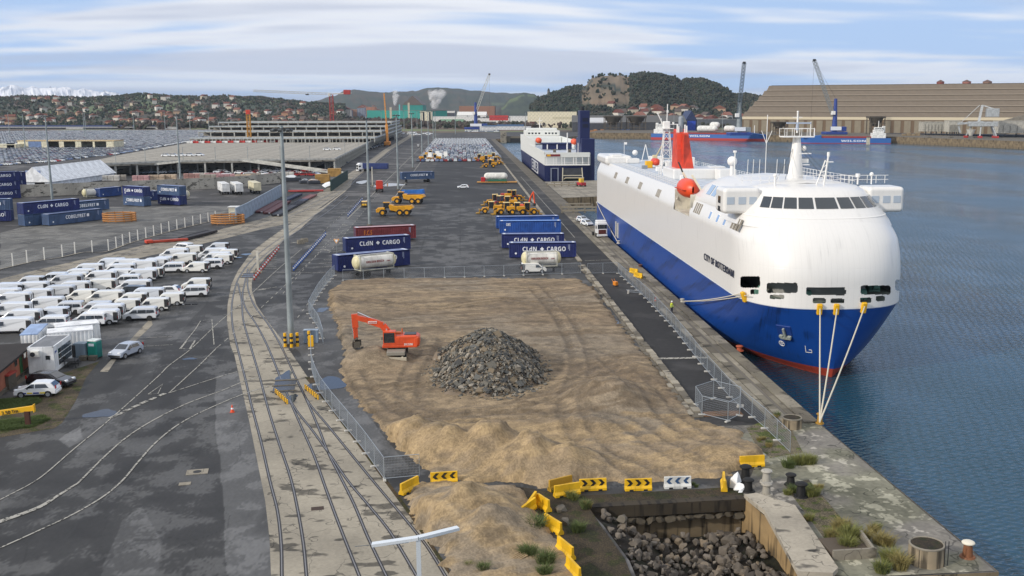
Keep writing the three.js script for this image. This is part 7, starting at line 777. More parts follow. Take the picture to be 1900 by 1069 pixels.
// ---------------------------------------------------------------- second ship, ramp, coasters
{
  const RX = 48.5, RZ = -570, t = thing('roro_ship', 'navy and white roll on ship with a tall navy funnel berthed ahead', 'ship', [RX, 0, RZ]), NV = mat('#16204f', 0.45, 0, { map: streak }), WS = mat('#dfe0da', 0.5, 0, { map: streak }), zs = -470 - RZ, zb = -668 - RZ, hb = 10.6;
  const pl = (y, k) => { const L = mix(26, 10, k), o = [[-hb, zs]]; for (let i = 0; i <= 16; i++) { const a = i / 16 * Math.PI, c = Math.cos(a), s = Math.sin(a); o.push([-Math.sign(c) * hb * Math.abs(c) ** mix(1.5, 0.7, k), zb + L - L * s]); } o.push([hb, zs], [-hb, zs]); return o.map(([x, z]) => [x, y, z]); };
  obj('hull', loft([pl(-9, 0), pl(-3.5, 0.1), pl(1, 0.5), pl(5.8, 1)].map((r) => r)), NV, t); obj('side_wall', loft([pl(5.8, 1), pl(11.3, 1)]), WS, t); obj('aft_deck', flat(pl(11, 1).slice(0, -1).map(([x, , z]) => W2(x, z)), 10.6), DECKM, t);
  obj('forward_side', [bx(0.4, 4, 128, -hb + 0.2, 11.3, zb + 72), bx(0.4, 4, 128, hb - 0.2, 11.3, zb + 72)], WS, t); obj('forward_house', rb(20, 4.2, 60, 0, 11, zb + 38, 0.4), WS, t); const br = obj('bridge', rb(21, 3.2, 14, 0, 15.2, zb + 46, 0.5), WS, t); for (let k = 0; k < 9; k++) if (k !== 4) obj('window', rb(1.1, 0.9, 0.1, -8 + k * 2, 16.4, zb + 53.05, 0.02), GLASS, br); obj('bridge_roof', rb(18, 1.4, 10, 0, 18.4, zb + 45, 0.3), WS, br); obj('mast', [rod([-1, 19, zb + 44], [-1, 26, zb + 44], 0.35, 6, 0.15), bx(3, 0.3, 0.5, -1, 24, zb + 44), bx(4, 0.2, 0.4, -1, 22, zb + 44)], WHT, br);
  obj('midship_house', [bx(15, 2.6, 0.5, 0, 11, zs - 52), rb(16, 0.5, 12, 0, 13.6, zs - 57, 0.1)], NV, t); for (const x of [-5, 0, 5]) obj('house_pillar', bx(0.5, 2.6, 0.6, x, 11, zs - 51.6), WHT, t); obj('aft_bulwark', [bx(20.6, 2.2, 0.4, 0, 9.4, zs), bx(0.4, 1, 100, -hb, 11, zs - 50)], WS, t);
  const vr = obj('aft_gallery', [bx(20.4, 3.6, 0.3, 0, 5.8, zs - 3)], mat('#6e6a60', 0.8), t); obj('gallery_post', [-9.6, -6.4, -5.2, -2.6, -1.4, 2.8, 4, 7, 9.8].map((x) => bx(0.3, 3.6, 0.3, x, 5.8, zs - 0.1)), WHT, vr); obj('gallery_rail', [bx(20.6, 0.5, 0.3, 0, 5.7, zs + 0.05), bx(20.6, 0.12, 0.12, 0, 6.9, zs)], WHT, vr);
  const sg = obj('stern_sign', rb(6.4, 1.0, 0.15, -6.6, 9.8, zs + 0.3, 0.03), mat('#7a2a2c', 0.6), t); obj('sign_panel', [bx(1.6, 0.8, 0.06, -8.6, 9.9, zs + 0.4)], YEL, sg);
  obj('stern_opening_shade', [bx(9, 7, 0.3, 2.4, -2.6, zs + 0.02)], plain('#3a3d44'), t); obj('door_frame', [bar([-2.4, -3, zs + 0.3], [-2.2, 4.6, zs + 0.3], 0.4, 0.4), bar([7.2, -3, zs + 0.3], [6.6, 4.6, zs + 0.3], 0.4, 0.4), bx(9, 0.25, 0.2, 2.3, 1, zs + 0.3)], mat('#cfc9b4', 0.6), t); obj('stern_ramp', [bar([2.4, 0.6, zs + 9], [2.4, -0.6, zs], 8.4, 0.4)], mat('#b9ad92', 0.8), t); obj('stern_fender', [bx(0.5, 8, 0.5, -7.6, -3.4, zs + 0.3), bx(0.5, 8, 0.5, -4.4, -3.4, zs + 0.3), bx(3.4, 0.4, 0.4, -6, 4.2, zs + 0.3)], mat('#7d8492', 0.6), t);  // stern opening is a flat panel, its inner shade painted as dark grey
  obj('funnel_tower', [rb(4.6, 15, 9, 8.4, 15.5, zs - 8, 0.3), rb(6.2, 21, 22, 9.6, -3.2, zs - 12, 0.3)], NV, t); obj('funnel_panel', [bx(2.6, 1.6, 0.1, 8.6, 25.6, zs - 3.4), bx(2.6, 1.6, 0.1, 8.6, 22.8, zs - 3.4)], mat('#0b1130', 0.5), t); obj('exhaust', [cy(0.9, 0.9, 2.4, 7.6, 30, zs - 8, 12), cy(0.35, 0.35, 2, 9.8, 30, zs - 8, 8)], DARK, t); obj('aft_mast', [rod([2.2, 10.6, zs - 22], [2.2, 20, zs - 22], 0.3), rod([6.6, 10.6, zs - 14], [6.6, 17, zs - 14], 0.3)], WHT, t); for (const x of [-5.4, 1.6]) obj('winch', [new THREE.CylinderGeometry(1.1, 1.1, 1.2, 14).rotateZ(Math.PI / 2).translate(x, 11.8, zs - 6)], mat('#5d564c', 0.7), t); obj('lifeboat', [new THREE.CapsuleGeometry(1.5, 5, 5, 12).rotateX(Math.PI / 2).translate(-8.6, 15.2, zs - 62)], mat('#dd5a33', 0.5), t); obj('lifeboat', [new THREE.CapsuleGeometry(1.5, 5, 5, 12).rotateX(Math.PI / 2).translate(7.4, 15.2, zs - 40)], mat('#dd5a33', 0.5), t);
  const pn = obj('name_panel', [bx(0.1, 5.6, 46, -hb - 0.06, -0.6, zs - 62)], plain('#d5d7d8'), t); obj('name_letters', [text('ELB', 4.6, 40, 0.1).rotateY(-Math.PI / 2).translate(-hb - 0.15, 0, zs - 62)], NV, pn);
  struct('ramp_apron', flat([W2(QX + 0.1, -446), W2(62, -452), W2(62, -372), W2(QX + 0.1, -364)], 0.02), CONC); wall('ramp_wall', 'concrete edge of the ramp apron behind the car carrier', [W2(QX, -364), W2(62, -372), W2(62, -460)], -10, 0.01, WALLM);
  const tug = thing('terminal_tractor', 'small red and yellow terminal tractor on the ramp apron', 'tractor', P(1078, 346), 0.4); obj('body', rb(2.4, 1.2, 4.5, 0, 0.5, 0, 0.2), mat('#a52a36', 0.5), tug); obj('cab', rb(1.6, 1.6, 1.6, -0.3, 1.7, 0.8, 0.1), mat('#d9b23a', 0.5), tug); for (const z of [-1.4, 1.5]) for (const x of [-1, 1]) obj('wheel', wheelG(0.55, 0.4, x * 1.1, 0.55, z), TYRE, tug);
  for (const [x, y, w, l] of [[1042, 346, 12, 'row of rollers in front of the open stern door'], [1085, 395, 14, 'grey pipework and piles beneath the ramp apron'], [1070, 388, 10, 'rusty fender frame beside the ramp apron']]) { const o = thing('dock_gear', l, 'dock gear', P(x, y)); obj('beam', [bx(w, 0.5, 0.7, 0, 0.5, 0), bx(w * 0.8, 0.4, 0.5, 0.5, 1.4, -1)], mat('#8a8272', 0.8), o); for (let k = 0; k < 5; k++) obj('post', bx(0.5, 1.6, 0.5, -w / 2 + k * w / 4, 0, 0), mat('#7a7468', 0.8), o); }
}
function coaster(label, a, b, sternRight) {
  const A = P(...a, SEA), B = P(...b, SEA), L = A.distanceTo(B), turn = Math.atan2(-(B.z - A.z), B.x - A.x), c = A.clone().add(B).multiplyScalar(0.5), t = thing('coaster', label, 'ship', [c.x, SEA, c.z - 7], turn), d = sternRight ? -1 : 1, BL = mat('#2e62a6', 0.5, 0, { map: streak }), RD = mat('#b5423a', 0.6, 0, { map: streak });
  const row = (y, k) => [[-L / 2, -6], [-L / 2, 6], [L / 2 - 12 * k, 6], [L / 2 - 4 * k, 3], [L / 2, 0], [L / 2 - 4 * k, -3], [L / 2 - 12 * k, -6], [-L / 2, -6]].map(([x, z]) => [x * d, y, z * d * (y < 0 ? 0.9 : 1)]);
  const red = sternRight ? 0.5 : 2.6; obj('hull_bottom', loft([row(-2, 1), row(red, 1)]), RD, t); obj('hull', loft([row(red, 1), row(red + (sternRight ? 5 : 4.2), 0.8)]), BL, t); const top_ = red + (sternRight ? 5 : 4.2); obj('deck', bx(L - 14, 0.3, 11, -4 * d, top_ - 1, 0), RD, t); obj('hatch_coaming', [bx(L * 0.66, 2.2, 9, (sternRight ? -2 : -6) * d, top_ - 0.6, 0)], mat('#8e2f2d', 0.7), t); obj('bulwark', [poly([[-1, 0], [1, 0], [1, 3.2], [-1, 0.6]], 11).rotateY(-Math.PI / 2 * d).scale(9, 1, 1).translate((L / 2 - 12) * d, top_ - 0.4, 0)], BL, t);
  obj('ship_name', [text('WILSON', 2.0, 24, 0.1).translate(-8 * d, red + 1.2, 6.05)], LOGO, t);
  const hx = sternRight ? (-L / 2 + 12) * d : (-L / 2 + 10) * d; const h = obj('superstructure', [rb(14, 5, 11, hx, top_, 0, 0.3), rb(10, 3, 10, hx, top_ + 5, 0, 0.3), rb(8, 2.6, 11, hx, top_ + 8, 0, 0.3)], plain('#e8e8e4'), t); for (let k = 0; k < 4; k++) obj('window', bx(1.4, 0.8, 0.1, hx - 3 + k * 2, top_ + 9.2, 5.55), GLASS, h); obj('mast', [rod([hx, top_ + 10, 0], [hx, top_ + 17, 0], 0.35)], WHT, h); obj('funnel', rb(3, 6, 3, hx - 5 * d, top_ + 6, 0, 0.4), plain('#d9d9d4'), h); obj('foremast', [rod([(L / 2 - 14) * d, top_, 0], [(L / 2 - 14) * d, top_ + 10, 0], 0.4)], WHT, t); if (!sternRight) obj('gantry', rb(8, 6, 10, (L / 2 - 26) * d, top_, 0, 0.3), mat('#8d2c2c', 0.6), t); return t;
}
coaster('blue and red cargo coaster with its bow towards the brown shed', [1214, 259], [1426, 262.5], false); coaster('loaded blue cargo coaster with white superstructure below the brown shed', [1488, 266], [1657, 267], true);
// ---------------------------------------------------------------- sheds and port buildings
function shed(name, label, x0, x1, yb, yt, depth, wallM, o = {}) {
  const Y = o.Y || 0, A = P(x0, yb, Y), B = P(x1, o.yb1 ?? yb, Y), w = A.distanceTo(B), turn = Math.atan2(-(B.z - A.z), B.x - A.x), n = V(-Math.sin(turn), 0, -Math.cos(turn)), c = A.clone().add(B).multiplyScalar(0.5).addScaledVector(n, depth / 2), mid = A.clone().add(B).multiplyScalar(0.5), h = PZ((x0 + x1) / 2, yt, mid.z).y - Y, t = thing(name, label, o.cat || 'building', [c.x, Y, c.z], turn, o.group);
  const holes = (o.open || []).filter((q) => q[4] === 'gap').sort((a, b) => a[0] - b[0]); if (holes.length) { const g = [bx(w, h, 0.4, 0, 0, -depth / 2 + 0.2), bx(0.4, h, depth, -w / 2 + 0.2, 0, 0), bx(0.4, h, depth, w / 2 - 0.2, 0, 0)]; let x = -w / 2; for (const [k, ww, hh] of holes) { const a = k * w - ww / 2, b = a + ww; g.push(bx(a - x, h, 0.4, (a + x) / 2, 0, depth / 2 - 0.2), bx(ww, h - hh, 0.4, k * w, hh, depth / 2 - 0.2)); x = b; } g.push(bx(w / 2 - x, h, 0.4, (w / 2 + x) / 2, 0, depth / 2 - 0.2)); obj('wall', g, wallM, t); } else obj('wall', [bx(w, h, depth)], wallM, t); const rise = o.rise || 0; if (rise) { const g = new THREE.ExtrudeGeometry(new THREE.Shape((o.across ? [[-w / 2 - 0.6, 0], [0, rise], [w / 2 + 0.6, 0]] : [[-depth / 2 - 0.6, 0], [0, rise], [depth / 2 + 0.6, 0]]).map(([a, b]) => new THREE.Vector2(a, b))), { depth: o.across ? depth + 1 : w + 1, bevelEnabled: false }); if (o.across) g.translate(0, h, -depth / 2 - 0.5); else g.translate(0, h, -w / 2 - 0.5).rotateY(-Math.PI / 2); obj('roof', [g], o.roof || wallM, t); } else obj('roof', [bx(w + 0.6, 0.5, depth + 0.6, 0, h, 0)], o.roof || wallM, t);
  for (const [k, ww, hh, y, m] of (o.open || []).filter((q) => !holes.includes(q))) obj(m === LOGO ? 'sign' : y ? 'window' : 'door', bx(ww, hh, 0.3, k * w, y || 0, depth / 2 + 0.05), m || GLASS, t); return t;
}
const CREAM = plain('#e3dcc0'), WHB = plain('#e6e5e0'), BRICKT = plain('#9a6a4c'), TAN = plain('#c2a878'), SLATE = plain('#4c4f55'), TEAL = plain('#2a8f84');
shed('white_tent', 'white gabled storage tent behind the navy container stack', 34, 93, 349, 338, 60, plain('#dfe4ea'), { rise: 6, across: 1, roof: plain('#f0f2f3'), cat: 'tent', open: [[0.18, 4, 4.5, 0, 'gap'], [0, 6, 1, 6, plain('#8fa0c4')]] });
shed('long_shed', 'long low cream shed with dark doorways inside the car yard', 33, 212, 277, 262, 18, CREAM, { roof: TAN, open: [[-0.32, 10, 6, 0, plain('#6f87b0')], [-0.13, 9, 6, 0, 'gap'], [0.04, 9, 6, 0, 'gap'], [0.22, 9, 6, 0, 'gap'], [0.36, 9, 6, 0, 'gap']] }); shed('low_shed', 'small cream shed at the end of the long yard shed', -20, 30, 278, 269, 14, CREAM, { open: [[0.3, 6, 5, 0, 'gap']] });
shed('grandstand_hall', 'white terminal hall with a brown stepped canopy', 223, 284, 224, 212, 50, WHB, { roof: plain('#a79a85'), open: [[0, 60, 6, 6, plain('#8d8374')]] }); shed('glass_hall', 'blue grey glazed hall beside the terminal', 284, 372, 223, 213, 60, plain('#5d7188'), { rise: 12, across: 1, open: [[0.1, 60, 8, 3, GLASS]] }); shed('long_gallery', 'long white gallery building in front of the terminal', 190, 400, 231, 225, 12, WHB, { open: [[0, 260, 2.5, 2, plain('#7d858c')]] }); shed('long_gallery', 'cream low sheds left of the terminal hall', 120, 222, 226, 219, 30, CREAM, {}); shed('flat_block', 'pale office block behind the long gallery', 403, 416, 226, 205, 16, CREAM, { open: [[0, 10, 2, 4, GLASS], [0, 10, 2, 9, GLASS], [0, 10, 2, 14, GLASS]] });
shed('viaduct', 'low elevated road crossing behind the car yard', -60, 330, 240, 236, 6, plain('#b9bab8'), { cat: 'viaduct', open: [[-0.22, 120, 2.4, 0, 'gap'], [0.22, 110, 2.4, 0, 'gap']] }); shed('train_yard', 'rows of blue car transporter wagons behind the viaduct', -60, 300, 237, 233, 8, plain('#3c4c7c'), { cat: 'wagons' });
shed('steel_mill', 'long teal steel mill hall with a grey gable', 681, 782, 224, 205, 60, TEAL, { yb1: 228, roof: plain('#6a6660'), open: [[-0.02, 18, 30, 4, plain('#b0a894')], [0.3, 14, 40, 4, plain('#b0a894')], [0.14, 8, 36, 4, plain('#59b8b8')]] }); shed('steel_mill_gable', 'tall teal hall with brown peaked roof at the mill', 748, 785, 226, 195, 60, TEAL, { rise: 22, across: 1, roof: plain('#6b6058') });
shed('mill_block', 'dark slate mill building beside the steam', 790, 842, 224, 206, 60, SLATE, { open: [[0.2, 50, 5, 20, WHB]] }); shed('brick_hall', 'long brown brick hall behind the white sheds', 852, 918, 216, 197, 60, BRICKT, { roof: TAN }); shed('tower_block', 'cream apartment tower with small windows by the road end', 780, 801, 233, 207, 16, CREAM, { open: [[-0.2, 3, 22, 3, GLASS], [0.35, 3, 22, 3, GLASS]] }); shed('white_store', 'long white low store with green glazed entrance', 801, 880, 232, 217, 50, WHB, { open: [[-0.02, 46, 9, 2, plain('#8fb59a')]] }); shed('white_dome_hall', 'white hall with curved roof behind the long store', 848, 902, 222, 214, 40, WHB, { rise: 10 }); shed('shop_unit', 'white and red signed unit at the basin head', 880, 945, 234, 219, 40, WHB, { roof: SLATE, open: [[0.2, 34, 9, 10, plain('#c23f3c')], [-0.2, 40, 8, 0, SLATE]] }); shed('row_of_trailers', 'line of white and blue lorry trailers at the basin head', 890, 985, 241, 235, 8, plain('#d8dadb'), { cat: 'trailers', open: [[0.1, 40, 3, 5, plain('#4f6f94')], [-0.3, 20, 3, 4, plain('#4f6f94')]] });
shed('white_shed', 'white shed beside the cream warehouse', 945, 980, 233, 216, 40, WHB, {}); shed('cream_warehouse', 'large cream warehouse above the navy ship', 979, 1070, 237, 208, 60, plain('#ece3c6'), { open: [[-0.4, 10, 10, 0, plain('#6b4038')], [0.2, 30, 4, 14, plain('#d8cfb0')]] }); shed('black_warehouse', 'long charcoal warehouse across the basin', 1062, 1274, 245, 227, 90, plain('#4a4c50'), { rise: 9, roof: plain('#57554f'), open: [[-0.28, 26, 7, 12, LOGO]] }); shed('blue_gable', 'dark blue gable end with a blue door beside the charcoal warehouse', 1272, 1293, 243, 224, 80, plain('#27355c'), { rise: 14, across: 1, open: [[0, 12, 18, 0, plain('#2c4fc0')]] }); shed('yellow_shed', 'yellow shed roofs behind the charcoal warehouse', 1212, 1268, 213, 200, 80, plain('#c9b98a'), { roof: plain('#d8cda0') }); shed('grey_shed', 'low grey sheds behind the tank wagons', 1295, 1372, 238, 222, 60, plain('#5c6168'), { roof: plain('#6b6a66') }); shed('white_shed', 'low white roofed shed under the wooded hill', 1130, 1212, 213, 204, 60, plain('#d9d6cc'), {});
for (const [x0, x1, l] of [[1292, 1332, 'white tank wagons on the far quay'], [1342, 1366, 'short white tank wagon near the grey crane'], [1316, 1336, 'second tier white tank on the far quay']]) { const A = P((x0 + x1) / 2, 249, 3.2), w = (x1 - x0) / 1900 * Math.abs(A.z), t = thing('tank_wagon', l, 'wagon', A, -0.5); obj('tank', [new THREE.CapsuleGeometry(3.4, w - 7, 4, 14).rotateZ(Math.PI / 2).translate(0, x0 === 1316 ? 10 : 6, 0)], plain('#e3e2dc'), t); obj('bogie', bx(w * 0.9, 1.6, 5, 0, 0.4, 0), TRIM, t); }
{ // giant brown store across the water
  const A = P(1377, 244, 3.2), B = P(2150, 252, 3.2), w = A.distanceTo(B), turn = Math.atan2(-(B.z - A.z), B.x - A.x), t = thing('bulk_store', 'gigantic brown roofed bulk store across the water', 'warehouse', A, turn), he = 15, hr = 57, dp = 62, rib = tex(256, (u, v) => { const k = 0.94 + 0.05 * Math.sin(u * 2 * Math.PI * 16) + 0.08 * (fbm(u * 8, v * 8, 3, 8) - 0.5); return k; }, [20, 20]), RF = mat('#766a5a', 0.75, 0, { map: rib }), WL = mat('#8f8572', 0.85, 0, { map: rib });
  obj('front_wall', bx(w, he, 1, w / 2, 0, 0), mat('#6d5b47', 0.9), t); for (let k = 0; k < 40; k++) obj('wall_panel', bx(w / 40 * 0.66, he - 1, 1.2, (k + 0.5) * w / 40, 0, 0.3), WL, t);
  const n = 6; for (let k = 0; k < n; k++) { const t0 = k / n, t1 = (k + 1) / n - 0.012, q = (u) => [w / 2, mix(he + 3, hr, u), -mix(0, dp, u)], a = q(t0), b = q(t1), a2 = q((k + 1) / n - 0.02), b2 = q((k + 1) / n + 0.005); const pos = (p, r, x0, x1, d) => { const v = [[x0, p[1] + d, p[2] + d], [x1, p[1] + d, p[2] + d], [x1, r[1] + d, r[2] + d], [x0, r[1] + d, r[2] + d]]; const g = new THREE.BufferGeometry(); g.setAttribute('position', new THREE.Float32BufferAttribute([0, 1, 2, 0, 2, 3].flatMap((i) => v[i]), 3)); g.computeVertexNormals(); return g; }; obj('roof_strip', [pos(a, [b[0], b[1], b[2]], mix(0, 18, t0), w, 0)], RF, t); if (k < n - 1) obj('roof_walkway', [pos(a2, b2, mix(0, 18, t1), w, 0.5)], mat('#857a6a', 0.8), t); }
  obj('eave', bx(w, 3.2, 1.6, w / 2, he, 0.2), mat('#c9bda2', 0.8), t); const gp = [[0, 0, 0], [0, he + 3, 0], [18, hr, -dp], [0, he + 3, -dp * 2], [0, 0, -dp * 2]], g = new THREE.BufferGeometry(); g.setAttribute('position', new THREE.Float32BufferAttribute([0, 1, 2, 0, 2, 3, 0, 3, 4].flatMap((i) => gp[i]), 3)); g.computeVertexNormals(); obj('end_wall', [g], WL, t); const bk = new THREE.BufferGeometry(); bk.setAttribute('position', new THREE.Float32BufferAttribute([[18, hr, -dp], [w, hr, -dp], [w, he, -dp * 2], [18, hr, -dp], [w, he, -dp * 2], [0, he, -dp * 2]].flat(), 3)); bk.computeVertexNormals(); obj('back_roof', [bk], RF, t);
  for (const [x, c, s] of [[1772, '#8c4a40', 1], [1825, '#a56a5c', 1.15], [1867, '#8a6a58', 1.2]]) { const u = (x - 1377) / (2150 - 1377) * 0.86 + 0.04; void u; const q = PZ(x, 152, A.z - 30), tw = thing('roof_tower', `round red brown tank showing above the brown roof, ${s > 1.1 ? (s > 1.17 ? 'the peaked one' : 'the widest pale one') : 'the smaller one'}`, 'tank', [q.x, 0, q.z - 260]), d2 = Math.hypot(q.x, q.z - 260) / Math.hypot(q.x, q.z); tw.position.x = q.x * d2; const yt = (154 - 201) * -1 * Math.abs(tw.position.z) / 1900 + EYE; obj('drum', cy(5.6 * s, 5.6 * s, yt + 2 * s, 0, 0, 0, 18), plain(c), tw); obj('roof', cy(0.6, 6.2 * s, 3, 0, yt + 2 * s, 0, 18), plain('#6d5248'), tw); }
}
// ---------------------------------------------------------------- cranes and quay machines
const CBL = plain('#2c4590', 0.5), CGR = plain('#8f9799', 0.5), lat2 = (a, b, w, r, n) => { const A = V(...a), B = V(...b), d = B.clone().sub(A), s = V(0, 0, 1), u = d.clone().normalize().cross(s).normalize(), out = []; for (let k = 0; k < n; k++) { const p = A.clone().addScaledVector(d, k / n), q = A.clone().addScaledVector(d, (k + 1) / n); for (const [i, j] of [[-1, -1], [1, -1], [1, 1], [-1, 1]]) { const o = u.clone().multiplyScalar(i * w / 2).addScaledVector(s, j * w / 2), o2 = u.clone().multiplyScalar(-i * w / 2).addScaledVector(s, j * w / 2); out.push(rod(p.clone().add(o), q.clone().add(o), r, 3), rod(p.clone().add(o), q.clone().add(o2), r * 0.7, 3)); } } return out; };
function harbourCrane(label, px, py, Y, tipPx, tipPy, tm, bm, hT) {
  const g = P(px, py, Y), t = thing('harbour_crane', label, 'crane', [g.x, Y, g.z]), tip = PZ(tipPx, tipPy, g.z), k = Math.abs(g.z) / 1000, top_ = PZ(px, hT, g.z).y - Y;
  obj('undercarriage', rb(22 * k, 3, 16, 0, 0, 0, 0.5), CBL, t); obj('machine_house', rb(14 * k, 5, 9, 4 * k, 3.5, 0, 0.4), tm, t); obj('tower', [cy(1.7, 3.2, top_ - 3, 0, 3, 0, 8)], tm, t); obj('tower_cab', rb(4, 4, 4, -3, top_ * 0.55, 2, 0.3), WHT, t); obj('sign', bx(11 * k, 4, 0.3, 0, 4.6, 5), LOGO, t);
  const f = [-1.5, top_ * 0.5, 0], e = [tip.x - g.x, tip.y - Y, 0]; obj('boom', lat2(f, e, 3.2, 0.28, 16), bm, t); obj('boom_rope', [rod([0, top_, 0], e, 0.12, 3), rod(e, [e[0] - 1, top_ * 0.45, 0], 0.1, 3)], DARK, t); obj('boom_head', rb(3, 2.4, 2, e[0], e[1] - 1, 0, 0.3), DARK, t);
}
harbourCrane('blue harbour crane leaning over the loaded coaster', 1548, 249.5, 3.2, 1511, 112, CBL, CGR, 183); harbourCrane('grey harbour crane with steep boom beside the brown shed', 1371, 251, 3.2, 1381, 117, CGR, plain('#5d6b78'), 190); harbourCrane('blue harbour crane with white lattice boom at the basin head', 883, 240, 0, 908, 138, CBL, plain('#dcdcd4'), 190);
{
  const g = P(617, 246), z = g.z, t = thing('tower_crane', 'red tower crane with long white jib above the car park', 'crane', [g.x, 0, z]), y = PZ(617, 176, z).y, L = (x) => PZ(x, 176, z).x - g.x; obj('mast', lattice(0, 0, y, 0, 4.4, 4.4, 0.38, 12), plain('#b5453c'), t); obj('jib', lat2([0, y + 1, 0], [L(470), y + 5, 0], 2.6, 0.24, 22), plain('#cfd0cb'), t); obj('counter_jib', [bar([0, y + 1, 0], [L(652), y + 2.4, 0], 2.2, 1.2)], plain('#cfc8bf'), t); obj('counterweight', rb(9, 6, 3, L(644), y + 0.5, 0, 0.3), plain('#b03a34'), t); obj('cab', rb(3, 4, 3, -2, y - 2, 2, 0.2), plain('#d9d6cf'), t); obj('trolley', rb(4, 1.6, 3, L(570), y - 0.4, 0, 0.2), DARK, t);
  const g2 = P(463, 262, 5.6), t2 = thing('tower_crane', 'short yellow crane mast with red top beside the car park', 'crane', [g2.x, 5.6, g2.z]), y2 = PZ(463, 205, g2.z).y - 5.6; obj('mast', lattice(0, 0, y2 - 3, 0, 2.6, 2.6, 0.26, 10), plain('#c9923c'), t2); obj('top', rb(3.2, 3.5, 3.2, 0, y2 - 3, 0, 0.2), plain('#c8412e'), t2);
  const g3 = P(719, 271), t3 = thing('mobile_crane', 'orange mobile crane standing beside the car deck', 'crane', g3); obj('carrier', rb(5, 3, 12, 0, 0.8, 0, 0.3), plain('#d08a3c'), t3); obj('boom', [bar([0, 3, 0], [-0.6, 18, -3], 2, 2.2), bar([-0.6, 18, -3], [-2.2, 44, -8], 0.8, 0.9)], plain('#d9923e'), t3); obj('wheels', [-4, -1.4, 1.4, 4].flatMap((zz) => [wheelG(0.9, 1, -2.2, 0.9, zz, 10), wheelG(0.9, 1, 2.2, 0.9, zz, 10)]), TYRE, t3);
  // ship loader and hoppers on the far quay
  const q = P(1822, 256, 3.2), sl = thing('ship_loader', 'pale grey bulk unloader with red feet on the far quay', 'ship loader', [q.x, 3.2, q.z], -0.3), LG = plain('#a9aeb0'); const u = Math.abs(q.z) / 1900; for (const [x, zz] of [[-25, -5], [-5, 5], [22, -5], [22, 5]]) { obj('leg', bar([x * u * 1.1, 2, zz], [x * u * 0.7, 26 * u, zz * 0.6], 2.2 * u, 2.2 * u), LG, sl); obj('foot', rb(8 * u, 4 * u, 4, x * u * 1.1, 0, zz, 0.3), plain('#b33a38'), sl); } obj('gantry', rb(52 * u, 9 * u, 10, 0, 22 * u, 0, 0.4), LG, sl); obj('boom', [bar([-46 * u, 27 * u, 0], [0, 30 * u, 0], 4 * u, 4 * u), bar([-44 * u, 22 * u, 0], [-40 * u, 10 * u, 0], 3 * u, 3 * u)], LG, sl); obj('mast', [bar([-8 * u, 28 * u, 0], [-3 * u, 62 * u, 0], 4 * u, 4 * u), bar([-3 * u, 62 * u, 0], [22 * u, 54 * u, 0], 2 * u, 2 * u), rod([-8 * u, 62 * u, 0], [-40 * u, 29 * u, 0], 0.3)], plain('#c3c6c6'), sl); obj('machine_house', rb(22 * u, 16 * u, 9, 16 * u, 40 * u, 0, 0.4), LG, sl); obj('hopper', cy(9 * u, 3 * u, 12 * u, -22 * u, 4 * u, 4, 10), plain('#d8d6cd'), sl);
  for (const [x0, x1, yb, yt, l, c] of [[1712, 1762, 251, 234, 'raised grey conveyor gallery beside the unloader', '#b3b0a4'], [1760, 1781, 252, 232, 'square grey transfer house on the far quay', '#b9b6aa'], [1852, 1960, 255, 233, 'long pale panelled conveyor bank right of the unloader', '#bdb9ad']]) { const t4 = shed('conveyor_house', l, x0, x1, yb, yt, 14, plain(c), { Y: 3.2, cat: 'conveyor' }); t4.position.y += 4; const w = (x1 - x0) / 1900 * Math.abs(t4.position.z); for (let k = 0; k < 5; k++) obj('leg', bx(1, 5, 1, -w / 2 + (k + 0.5) * w / 5, -5, 7), TRIM, t4); for (let k = 0; k < 8; k++) obj('rib', bx(0.6, 7, 0.5, -w / 2 + (k + 0.5) * w / 8, 0.4, 7.2), plain('#8d8a80'), t4); }
  { const z5 = P(1838, 250, 3.2).z - 20, a = PZ(1838, 237, z5), b = PZ(1930, 212, z5 + 20), t5 = thing('conveyor', 'sloping dark conveyor gallery rising to the brown shed', 'conveyor', a); obj('gallery', [bar([0, 0, 0], [b.x - a.x, b.y - a.y, b.z - a.z], 6, 8)], plain('#7d776b'), t5); }
  for (const [x, yb, yt, w, l, y] of [[1137, 246, 216, 34, 'dark stone crushing plant on the basin quay, left tower', 0], [1180, 246, 216, 36, 'dark stone crushing plant on the basin quay, right tower', 0], [1624, 249, 216, 32, 'dark hopper tower behind the coaster superstructure', 3.2], [1445, 249, 226, 30, 'dark grab machinery on the quay behind the mast', 3.2]]) { const p = P(x, yb, y), u2 = Math.abs(p.z) / 1900, h = (yb - yt) * u2, W = w * u2, o = thing('hopper_plant', l, 'plant', [p.x, y, p.z]); obj('hopper', [cy(W * 0.5, W * 0.2, h * 0.5, 0, h * 0.45, 0, 8), bx(W, h * 0.1, W * 0.6, 0, h * 0.92, 0)], mat('#4d473d', 0.8), o); obj('frame', [-0.45, -0.15, 0.15, 0.45].flatMap((k) => [bx(0.9, h, 0.9, k * W, 0, W * 0.25), bx(0.9, h, 0.9, k * W, 0, -W * 0.25)]).concat([0.3, 0.6].map((k) => bx(W, 0.8, 0.8, 0, h * k, W * 0.25))), mat('#5b5347', 0.8), o); obj('heap', rock(x, 0.4, 2).scale(W * 1.1, h * 0.5, 12).translate(0, 1, W * 0.4), mat('#6b5d48', 0.95), o); }
